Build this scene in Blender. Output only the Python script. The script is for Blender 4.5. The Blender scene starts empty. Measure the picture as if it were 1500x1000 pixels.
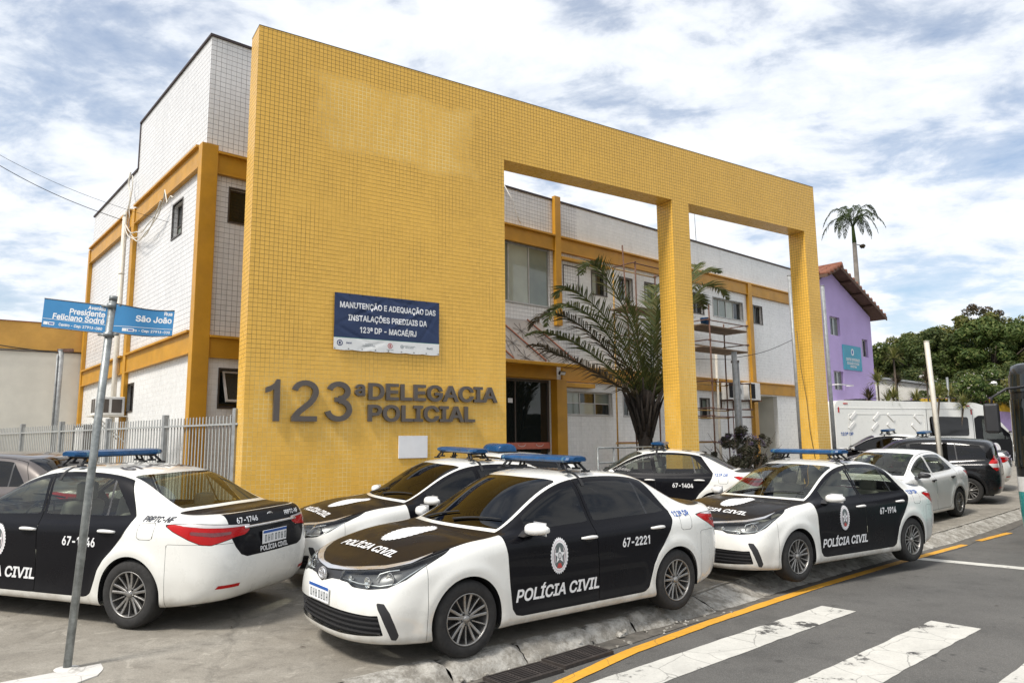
import bpy, bmesh, math, random
import numpy as np
from mathutils import Vector, Matrix
from mathutils.bvhtree import BVHTree
from mathutils.geometry import tessellate_polygon, delaunay_2d_cdt
R = math.radians
SC = bpy.context.scene
COL = SC.collection
rnd = random.Random(7)

# ------------------------------------------------------------------ camera
EYE = 1.77
cam_d = bpy.data.cameras.new('camera')
cam = bpy.data.objects.new('camera', cam_d)
COL.objects.link(cam)
cam_d.sensor_width = 36.0
cam_d.lens = 36.0 * 1059.95 / 1500.0
cam_d.clip_start = 0.05
cam_d.clip_end = 3000
_p, _r = R(7.915), R(-0.573)
_cp, _sp, _cr, _sr = math.cos(_p), math.sin(_p), math.cos(_r), math.sin(_r)
_fw = Vector((0, _cp, _sp)); _up = Vector((0, -_sp, _cp)); _rt = Vector((1, 0, 0))
_r2 = _rt * _cr + _up * _sr
_u2 = -_rt * _sr + _up * _cr
_m = Matrix((( _r2.x, _u2.x, -_fw.x, 0), (_r2.y, _u2.y, -_fw.y, 0), (_r2.z, _u2.z, -_fw.z, EYE), (0, 0, 0, 1)))
cam.matrix_world = _m
SC.camera = cam

# ------------------------------------------------------------------ world, sun, exposure
SUN_EL, SUN_AZ = R(54), R(226)      # azimuth of the sun measured from +X counter-clockwise
world = bpy.data.worlds.new('World'); SC.world = world; world.use_nodes = True
wn = world.node_tree.nodes; wl = world.node_tree.links; wn.clear()
def W(t, **k):
    n = wn.new(t)
    for a, b in k.items(): setattr(n, a, b)
    return n
w_out = W('ShaderNodeOutputWorld'); w_mix = W('ShaderNodeMixShader')
w_bg = W('ShaderNodeBackground'); w_cl = W('ShaderNodeBackground')
sky = W('ShaderNodeTexSky', sky_type='NISHITA', sun_disc=False, sun_elevation=SUN_EL, sun_rotation=math.pi/2 - SUN_AZ,
        air_density=1.1, dust_density=1.6, ozone_density=1.4)
w_bg.inputs['Strength'].default_value = 0.115
w_cl.inputs['Strength'].default_value = 0.84
wl.new(sky.outputs[0], w_bg.inputs['Color'])
tc = W('ShaderNodeTexCoord'); sep = W('ShaderNodeSeparateXYZ')
wl.new(tc.outputs['Generated'], sep.inputs[0])
zc = W('ShaderNodeMath', operation='MAXIMUM'); zc.inputs[1].default_value = 0.0
wl.new(sep.outputs['Z'], zc.inputs[0])
za = W('ShaderNodeMath', operation='ADD'); za.inputs[1].default_value = 0.22
wl.new(zc.outputs[0], za.inputs[0])
dx = W('ShaderNodeMath', operation='DIVIDE'); dy = W('ShaderNodeMath', operation='DIVIDE')
wl.new(sep.outputs['X'], dx.inputs[0]); wl.new(za.outputs[0], dx.inputs[1])
wl.new(sep.outputs['Y'], dy.inputs[0]); wl.new(za.outputs[0], dy.inputs[1])
cmb = W('ShaderNodeCombineXYZ'); wl.new(dx.outputs[0], cmb.inputs[0]); wl.new(dy.outputs[0], cmb.inputs[1])
def wnoise(scale, detail, rough, dist, off):
    mp = W('ShaderNodeMapping'); mp.inputs['Location'].default_value = off
    mp.inputs['Rotation'].default_value = (0, 0, R(25)); mp.inputs['Scale'].default_value = (0.95, 1.25, 1)
    wl.new(cmb.outputs[0], mp.inputs[0])
    n = W('ShaderNodeTexNoise'); n.inputs['Scale'].default_value = scale; n.inputs['Detail'].default_value = detail
    n.inputs['Roughness'].default_value = rough; n.inputs['Distortion'].default_value = dist
    wl.new(mp.outputs[0], n.inputs['Vector']); return n
def wramp(src, stops):
    r = W('ShaderNodeValToRGB'); r.color_ramp.elements[0].position = stops[0][0]; r.color_ramp.elements[1].position = stops[-1][0]
    for i, s in enumerate(stops[1:-1]): r.color_ramp.elements.new(s[0])
    for e, s in zip(r.color_ramp.elements, stops):
        c = s[1]; e.color = (c, c, c, 1) if not isinstance(c, tuple) else (*c, 1)
    wl.new(src, r.inputs[0]); return r
n1 = wnoise(2.3, 10, 0.60, 0.35, (3.1, 1.7, 0)); n2 = wnoise(5.2, 10, 0.6, 0.25, (1.2, 6.4, 2)); n3 = wnoise(0.7, 4, 0.5, 0.3, (9.2, 0.3, 5))
mx = W('ShaderNodeMath', operation='MULTIPLY_ADD'); mx.inputs[1].default_value = 0.55
wl.new(n1.outputs[0], mx.inputs[0])
m2 = W('ShaderNodeMath', operation='MULTIPLY'); m2.inputs[1].default_value = 0.45; wl.new(n2.outputs[0], m2.inputs[0]); wl.new(m2.outputs[0], mx.inputs[2])
cov = wramp(mx.outputs[0], [(0.34, 0.10), (0.44, 0.42), (0.505, 0.86), (0.57, 1.0)])
shade = wramp(n3.outputs[0], [(0.3, (0.83, 0.865, 0.91)), (0.5, (0.89, 0.91, 0.945)), (0.66, (0.97, 0.98, 0.99))])
sh2 = wramp(n2.outputs[0], [(0.35, (0.90, 0.92, 0.95)), (0.6, (1.04, 1.04, 1.04))])
cm = W('ShaderNodeMixRGB', blend_type='MULTIPLY'); cm.inputs[0].default_value = 1.0
wl.new(shade.outputs[0], cm.inputs[1]); wl.new(sh2.outputs[0], cm.inputs[2]); wl.new(cm.outputs[0], w_cl.inputs['Color'])
wl.new(cov.outputs[0], w_mix.inputs[0]); wl.new(w_bg.outputs[0], w_mix.inputs[1]); wl.new(w_cl.outputs[0], w_mix.inputs[2])
wl.new(w_mix.outputs[0], w_out.inputs[0])

sun_d = bpy.data.lights.new('sun', 'SUN'); sun_d.energy = 2.9; sun_d.angle = R(12); sun_d.color = (1.0, 0.95, 0.88)
sun = bpy.data.objects.new('sun', sun_d); COL.objects.link(sun)
_sd = Vector((math.cos(SUN_EL) * math.cos(SUN_AZ), math.cos(SUN_EL) * math.sin(SUN_AZ), math.sin(SUN_EL)))
sun.rotation_euler = _sd.to_track_quat('Z', 'Y').to_euler()
SC.cycles.sample_clamp_direct = 2.0; SC.cycles.sample_clamp_indirect = 6.0
vs = SC.view_settings; vs.view_transform = 'Standard'; vs.look = 'None'; vs.exposure = 0.50; vs.gamma = 1.0; vs.use_curve_mapping = False

# ------------------------------------------------------------------ materials
MATS = {}
class NT:
    def __init__(s, name):
        s.m = bpy.data.materials.new(name); s.m.use_nodes = True
        s.n = s.m.node_tree.nodes; s.l = s.m.node_tree.links
        s.b = s.n['Principled BSDF']; s.out = s.n['Material Output']
        MATS[name] = s.m
    def N(s, t, ins=None, **k):
        n = s.n.new(t)
        for a, b in k.items(): setattr(n, a, b)
        if ins:
            for a, b in ins.items():
                if hasattr(b, 'node'): s.l.new(b, n.inputs[a])
                else: n.inputs[a].default_value = b
        return n
    def set(s, **k):
        for a, b in k.items():
            a = {'color': 'Base Color', 'rough': 'Roughness', 'metal': 'Metallic', 'coat': 'Coat Weight', 'spec': 'Specular IOR Level', 'normal': 'Normal',
                 'emit': 'Emission Color', 'emits': 'Emission Strength', 'coatr': 'Coat Roughness', 'alpha': 'Alpha', 'trans': 'Transmission Weight', 'sub': 'Subsurface Weight'}[a]
            if hasattr(b, 'node'): s.l.new(b, s.b.inputs[a])
            else: s.b.inputs[a].default_value = (*b, 1) if isinstance(b, tuple) and len(b) == 3 else b
        return s
    def coord(s, kind='Object'): return s.N('ShaderNodeTexCoord').outputs[kind]
    def noise(s, scale, detail=4, rough=.55, vec=None, dist=0):
        return s.N('ShaderNodeTexNoise', {'Scale': scale, 'Detail': detail, 'Roughness': rough, 'Distortion': dist, 'Vector': vec or s.coord()}).outputs[0]
    def ramp(s, src, stops):
        r = s.n.new('ShaderNodeValToRGB'); cr = r.color_ramp
        cr.elements[0].position = stops[0][0]; cr.elements[1].position = stops[-1][0]
        for q in stops[1:-1]: cr.elements.new(q[0])
        for e, q in zip(cr.elements, stops):
            c = q[1]; e.color = (c, c, c, 1) if not isinstance(c, tuple) else (*c, 1)
        s.l.new(src, r.inputs[0]); return r.outputs[0]
    def mix(s, f, a, b, mode='MIX'):
        n = s.n.new('ShaderNodeMixRGB'); n.blend_type = mode
        for i, v in enumerate((f, a, b)):
            if hasattr(v, 'node'): s.l.new(v, n.inputs[i])
            else: n.inputs[i].default_value = (*v, 1) if isinstance(v, tuple) else v
        return n.outputs[0]
    def math(s, op, a, b=0.0, c=0.0):
        n = s.n.new('ShaderNodeMath'); n.operation = op
        for i, v in enumerate((a, b, c)):
            if hasattr(v, 'node'): s.l.new(v, n.inputs[i])
            else: n.inputs[i].default_value = v
        return n.outputs[0]
    def bump(s, h, strength=.3, dist=.01):
        return s.N('ShaderNodeBump', {'Strength': strength, 'Distance': dist, 'Height': h}).outputs[0]

def simple(name, color, rough=.6, metal=0., var=.12, scale=6., coat=0., bump=0., spec=.5):
    """a plain material with a little mottling and wear"""
    t = NT(name); n = t.noise(scale, 6, .6)
    c = t.mix(t.ramp(n, [(.3, 0.), (.7, 1.)]), tuple(max(0, v * (1 - var)) for v in color), tuple(min(1, v * (1 + var)) for v in color))
    t.set(color=c, metal=metal, coat=coat, spec=spec)
    t.set(rough=t.ramp(t.noise(scale * 2.3, 4), [(.3, max(.02, rough - .07)), (.7, min(1, rough + .07))]))
    if bump: t.set(normal=t.bump(t.noise(scale * 12, 5), bump, .004))
    return t.m

def tile_mat(name, base, p, dark, lite, kind):
    """square glazed wall tiles with recessed joints; UVs are metres on the wall. Joints are dark and open in some patches, flush or pale in others"""
    t = NT(name); uv = t.coord('UV'); sp = t.N('ShaderNodeSeparateXYZ', {0: uv}); U, V = sp.outputs[0], sp.outputs[1]
    cu, cv = t.math('FLOOR', t.math('DIVIDE', U, p)), t.math('FLOOR', t.math('DIVIDE', V, p))
    def joint(c, w):
        f = t.math('FRACT', t.math('DIVIDE', c, p)); d = t.math('SUBTRACT', .5, t.math('ABSOLUTE', t.math('SUBTRACT', f, .5)))
        return t.ramp(d, [(w*.45/p, 1.), (w*.75/p, 0.)])
    w_ = .0058 if kind == 'yellow' else .0056
    jh, jv = joint(V, w_), joint(U, w_)
    cell = t.N('ShaderNodeCombineXYZ', {0: cu, 1: cv, 2: 0.}).outputs[0]
    rnd_ = t.N('ShaderNodeTexWhiteNoise', {'Vector': cell}, noise_dimensions='3D').outputs['Value']
    def cn(sx, sy, off, det=3):
        m = t.N('ShaderNodeMapping', {'Vector': cell, 'Scale': (sx, sy, 1), 'Location': (off, off*.7, off)}); return t.N('ShaderNodeTexNoise', {'Vector': m.outputs[0], 'Scale': 1., 'Detail': det, 'Roughness': .6}).outputs[0]
    drift = t.noise(.5, 5, .6, uv); stain = t.noise(3.5, 6, .68, uv)
    glaze = t.mix(t.ramp(drift, [(.3, 0.), (.7, 1.)]), tuple(v*.93 for v in base), tuple(min(1, v*1.04) for v in base))
    glaze = t.mix(t.ramp(rnd_, [(0., .16), (.5, 0.)]), glaze, tuple(v*.72 for v in base)); glaze = t.mix(t.ramp(rnd_, [(.7, 0.), (1., .22)]), glaze, tuple(min(1, v*1.12 + .02) for v in base))
    glaze = t.mix(t.ramp(stain, [(.52, 0.), (.8, .15)]), glaze, tuple(v*.55 for v in base))
    if kind == 'yellow':
        edge = t.math('MAXIMUM', t.ramp(V, [(.0, 0.), (1., 0.)]), t.ramp(t.math('DIVIDE', V, 10.), [(.62, 0.), (.93, .34)]))
        edge = t.math('ADD', edge, t.ramp(t.math('DIVIDE', U, 10.), [(.0, .20), (.16, 0.)]))
        kh = t.math('ADD', cn(.045, .11, 3.), edge); kv = t.math('ADD', cn(.10, .05, 9.), edge)
        ah = t.ramp(kh, [(.32, .35), (.50, .75), (.68, 1.)]); av = t.ramp(kv, [(.42, .08), (.55, .45), (.72, 1.)])
        du = t.math('ABSOLUTE', t.math('ADD', U, -2.75)); dv = t.math('ABSOLUTE', t.math('ADD', V, t.math('ADD', t.math('MULTIPLY', U, -.0), -8.0)))
        e = t.math('MAXIMUM', t.math('MULTIPLY', du, .50), t.math('MULTIPLY', dv, 1.15))
        patch = t.ramp(t.math('ADD', t.math('MULTIPLY', e, .5), t.math('MULTIPLY', cn(.09, .09, 5.), .42)), [(.54, 1.), (.66, 0.)])
        low = t.ramp(t.math('ADD', t.math('MULTIPLY', V, .1), t.math('MULTIPLY', cn(.03, .05, 1.), .22)), [(.34, 1.), (.46, 0.)])
        right = t.ramp(t.math('MULTIPLY', U, .05), [(.50, 0.), (.54, 1.)]); lowr = t.ramp(t.math('MULTIPLY', V, .1), [(.44, 1.), (.50, 0.)])
        pale = t.math('MAXIMUM', t.math('MULTIPLY', patch, t.ramp(cn(.2, .06, 7.), [(.34, .35), (.56, 1.)])), t.math('MAXIMUM', t.math('MULTIPLY', low, t.ramp(cn(.3, .08, 17.), [(.42, .10), (.58, .75)])), t.math('MULTIPLY', right, lowr)))
        a = t.math('MAXIMUM', t.math('MULTIPLY', jh, ah), t.math('MULTIPLY', jv, av)); jj = t.math('MAXIMUM', jh, jv)
        holdoff = t.math('MAXIMUM', patch, t.math('MULTIPLY', low, .9))
        a = t.math('MULTIPLY', a, t.math('SUBTRACT', 1., t.math('MULTIPLY', holdoff, .70)))
        col = t.mix(a, glaze, dark); col = t.mix(t.math('MULTIPLY', t.math('MULTIPLY', jj, pale), .95), col, lite); fac = jj
    else:
        k = cn(.05, .07, 2.)
        if kind == 'dark': a = t.math('MAXIMUM', t.math('MULTIPLY', jh, t.ramp(k, [(.30, .55), (.5, 1.)])), t.math('MULTIPLY', jv, t.ramp(cn(.06, .04, 6.), [(.38, .25), (.56, 1.)])))
        else: a = t.math('MAXIMUM', t.math('MULTIPLY', jh, t.ramp(k, [(.35, .25), (.65, .8)])), t.math('MULTIPLY', jv, t.ramp(cn(.06, .04, 6.), [(.42, .1), (.66, .7)])))
        col = t.mix(a, glaze, dark); fac = t.math('MAXIMUM', jh, jv)
    mp = t.N('ShaderNodeMapping', {'Vector': uv, 'Scale': (3.2, .22, 1)})
    st = t.ramp(t.noise(1.4, 6, .65, mp.outputs[0]), [(.52, 0.), (.80, .30 if kind != 'yellow' else .14)])
    col = t.mix(st, col, tuple(v*.45 for v in base))
    t.set(color=col, rough=t.mix(fac, t.ramp(t.noise(9, 4, .5, uv), [(.3, .22), (.7, .38)]), (.8, .8, .8)), spec=.4)
    t.set(normal=t.bump(t.math('ADD', t.math('MULTIPLY', fac, -1.0), t.math('MULTIPLY', rnd_, .35)), .4, .003))
    return t.m

YEL = (.80, .468, .078)
tile_mat('yellow_tile', YEL, .0792, (.16, .085, .022), (.92, .76, .38), 'yellow')
tile_mat('white_tile_dark_joint', (.76, .75, .735), .105, (.10, .085, .085), (.5, .5, .5), 'dark')
tile_mat('white_tile', (.80, .795, .77), .105, (.52, .50, .46), (.72, .71, .68), 'lite')
simple('mustard_paint', (.52, .255, .016), .45, var=.14, scale=2.2, bump=.12)
simple('roof_flashing', (.045, .03, .03), .6)
simple('window_metal', (.085, .07, .06), .42, metal=.3)
simple('alu_frame', (.42, .41, .39), .4, metal=.6)
simple('grey_pole_paint', (.30, .31, .31), .5, metal=.25, var=.25, scale=9, bump=.2)
simple('galvanised', (.24, .255, .25), .42, metal=.45, var=.4, scale=14, bump=.35)
simple('cream_pipe', (.62, .58, .50), .5)
simple('plastic_white', (.74, .73, .70), .45)
simple('plaster_beige', (.64, .62, .55), .9, var=.10, scale=1.3, bump=.15)
simple('plaster_ochre', (.50, .28, .065), .85, var=.22, scale=1.1, bump=.2)
simple('letter_metal', (.115, .098, .085), .40, metal=.35, var=.08)
simple('black_rubber', (.018, .018, .019), .78, var=.3, scale=20)
simple('black_plastic', (.022, .022, .024), .5)
simple('dark_void', (.006, .006, .007), .9)
simple('rust_steel', (.12, .06, .04), .8, var=.5, scale=14, bump=.3)
simple('scaffold_yellow', (.36, .21, .05), .6, var=.4, scale=12)
simple('board_wood', (.20, .145, .10), .85, var=.3, scale=5)
simple('sign_white', (.80, .80, .80), .5, var=.03)
simple('sign_blue', (.035, .20, .42), .35, var=.08)
simple('red_panel', (.55, .16, .11), .5)
simple('lilac_wall', (.46, .35, .62), .85, var=.06, scale=1.4, bump=.1)
simple('clay_tile', (.22, .085, .05), .85, var=.35, scale=5)
simple('teal_sign', (.05, .30, .42), .5, var=.12, scale=2)
simple('fascia_wood', (.10, .055, .035), .8)
simple('interior_dark', (.035, .033, .03), .9)
simple('curtain', (.36, .37, .31), .9, var=.1, scale=1.5)
# ------------------------------------------------------------------ mesh helpers
def tag(o, label=None, cat=None, group=None, kind=None):
    if label: o['label'] = label
    if cat: o['category'] = cat
    if group: o['group'] = group
    if kind: o['kind'] = kind
    return o
def empty(name, loc=(0, 0, 0), rz=0., label=None, cat=None, group=None):
    o = bpy.data.objects.new(name, None); COL.objects.link(o); o.empty_display_size = .2
    o.location = loc; o.rotation_euler = (0, 0, rz); return tag(o, label, cat, group)
def kids(o, _c={}):
    return [c for c in o.children]
def copy_tree(o, parent=None):
    c = o.copy(); COL.objects.link(c)
    if parent: c.parent = parent
    for ch in o.children: copy_tree(ch, c)
    return c
def link(name, me, parent=None, loc=None, rot=None):
    o = bpy.data.objects.new(name, me); COL.objects.link(o)
    if parent: o.parent = parent
    if loc: o.location = loc
    if rot: o.rotation_euler = rot
    return o
class MB:
    """collects simple shapes with a material index each"""
    def __init__(s): s.v = []; s.f = []; s.mi = []; s.sm = []; s.cur = 0; s.smooth = False; s.fix = False
    def add(s, vs, fs, sm=None):
        b = len(s.v); s.v += [tuple(v) for v in vs]
        for f in fs: s.f.append(tuple(i + b for i in f)); s.mi.append(s.cur); s.sm.append(s.smooth if sm is None else sm)
        return s
    def mat(s, i): s.cur = i; return s
    def box(s, x0, x1, y0, y1, z0, z1, M=None):
        vs = [Vector(p) for p in ((x0,y0,z0),(x1,y0,z0),(x1,y1,z0),(x0,y1,z0),(x0,y0,z1),(x1,y0,z1),(x1,y1,z1),(x0,y1,z1))]
        if M: vs = [M @ v for v in vs]
        return s.add(vs, [(0,3,2,1),(4,5,6,7),(0,1,5,4),(1,2,6,5),(2,3,7,6),(3,0,4,7)])
    def bbox(s, x0, x1, y0, y1, z0, z1, b=.01, M=None):
        """box with chamfered edges"""
        bm = bmesh.new(); bmesh.ops.create_cube(bm, size=1)
        for v in bm.verts: v.co = Vector(((x0+x1)/2 + v.co.x*(x1-x0), (y0+y1)/2 + v.co.y*(y1-y0), (z0+z1)/2 + v.co.z*(z1-z0)))
        bmesh.ops.bevel(bm, geom=bm.edges[:], offset=b, segments=2, affect='EDGES', profile=.5)
        bm.verts.index_update(); vs = [M @ v.co if M else v.co.copy() for v in bm.verts]
        fs = [[v.index for v in f.verts] for f in bm.faces]; bm.free(); return s.add(vs, fs)
    def prism(s, poly, h0, h1, axis='y', M=None):
        """extrude a 2-D polygon; axis y: poly in (x,z); axis z: poly in (x,y); axis x: poly in (y,z)"""
        def P(a, b, h): return {'y': (a, h, b), 'z': (a, b, h), 'x': (h, a, b)}[axis]
        s.fix = True; n = len(poly); vs = [Vector(P(a, b, h0)) for a, b in poly] + [Vector(P(a, b, h1)) for a, b in poly]
        if M: vs = [M @ v for v in vs]
        tri = tessellate_polygon([[Vector((a, b, 0)) for a, b in poly]])
        fs = [tuple(t) for t in tri] + [tuple(n + i for i in reversed(t)) for t in tri] + [(i, (i+1) % n, n + (i+1) % n, n + i) for i in range(n)]
        return s.add(vs, fs)
    def tube(s, pts, r, n=8, cap=True, sm=True):
        pts = [Vector(p) for p in pts]; rr = r if isinstance(r, (list, tuple)) else [r] * len(pts)
        rings = []; prev = None
        for i, p in enumerate(pts):
            d = (pts[min(i+1, len(pts)-1)] - pts[max(i-1, 0)]).normalized()
            if prev is None: a = d.orthogonal().normalized()
            else: a = (prev - d * prev.dot(d)).normalized()
            prev = a; b = d.cross(a)
            rings.append([p + (a * math.cos(2*math.pi*k/n) + b * math.sin(2*math.pi*k/n)) * rr[i] for k in range(n)])
        vs = [v for r_ in rings for v in r_]
        fs = [(i*n+k, i*n+(k+1) % n, (i+1)*n+(k+1) % n, (i+1)*n+k) for i in range(len(pts)-1) for k in range(n)]
        if cap: fs += [tuple(range(n-1, -1, -1)), tuple((len(pts)-1)*n + k for k in range(n))]
        return s.add(vs, fs, sm)
    def lathe(s, prof, n=24, M=None, sm=True, closed=False):
        """profile of (radius, height) about local Z"""
        vs = []; fs = []; m = len(prof)
        for k in range(n):
            a = 2*math.pi*k/n
            vs += [Vector((r*math.cos(a), r*math.sin(a), h)) for r, h in prof]
        for k in range(n):
            for i in range(m-1 if not closed else m):
                j = (i+1) % m; fs.append((k*m+i, ((k+1) % n)*m+i, ((k+1) % n)*m+j, k*m+j))
        if M: vs = [M @ v for v in vs]
        return s.add(vs, fs, sm)
    def quad(s, a, b, c, d): return s.add([a, b, c, d], [(0, 1, 2, 3)])
    def mesh(s, name, mats, uv=False):
        me = bpy.data.meshes.new(name); me.from_pydata(s.v, [], s.f)
        for m in (mats if isinstance(mats, (list, tuple)) else [mats]): me.materials.append(MATS[m] if isinstance(m, str) else m)
        me.polygons.foreach_set('material_index', s.mi); me.polygons.foreach_set('use_smooth', s.sm)
        me.update()
        if s.fix: fixn(me)
        if uv: metric_uv(me)
        return me
    def build(s, name, mats, parent=None, uv=False, loc=None, rot=None):
        return link(name, s.mesh(name, mats, uv), parent, loc, rot)
def metric_uv(me):
    """box-projected UVs in metres"""
    me.update(); L = me.uv_layers.new(name='UVMap'); d = L.data
    for p in me.polygons:
        n = p.normal; ax = max(range(3), key=lambda i: abs(n[i]))
        for li in p.loop_indices:
            c = me.vertices[me.loops[li].vertex_index].co
            d[li].uv = (c.y, c.z) if ax == 0 else ((c.x, c.z) if ax == 1 else (c.x, c.y))
def fixn(me):
    bm = bmesh.new(); bm.from_mesh(me); bmesh.ops.remove_doubles(bm, verts=bm.verts, dist=1e-5); bmesh.ops.recalc_face_normals(bm, faces=bm.faces); bm.to_mesh(me); bm.free(); me.update(); return me
def from_np(name, V, F, mat, smooth=True, N=None):
    me = bpy.data.meshes.new(name); k = F.shape[1]
    me.vertices.add(len(V)); me.vertices.foreach_set('co', np.asarray(V, dtype=np.float32).ravel())
    me.loops.add(F.size); me.loops.foreach_set('vertex_index', F.astype(np.int32).ravel())
    me.polygons.add(len(F)); me.polygons.foreach_set('loop_start', np.arange(0, F.size, k, dtype=np.int32))
    me.update(calc_edges=True); me.polygons.foreach_set('use_smooth', np.full(len(F), smooth))
    for m in (mat if isinstance(mat, (list, tuple)) else [mat]): me.materials.append(MATS[m])
    if N is not None: me.normals_split_custom_set_from_vertices([tuple(n) for n in N])
    me.update(); return me
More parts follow.
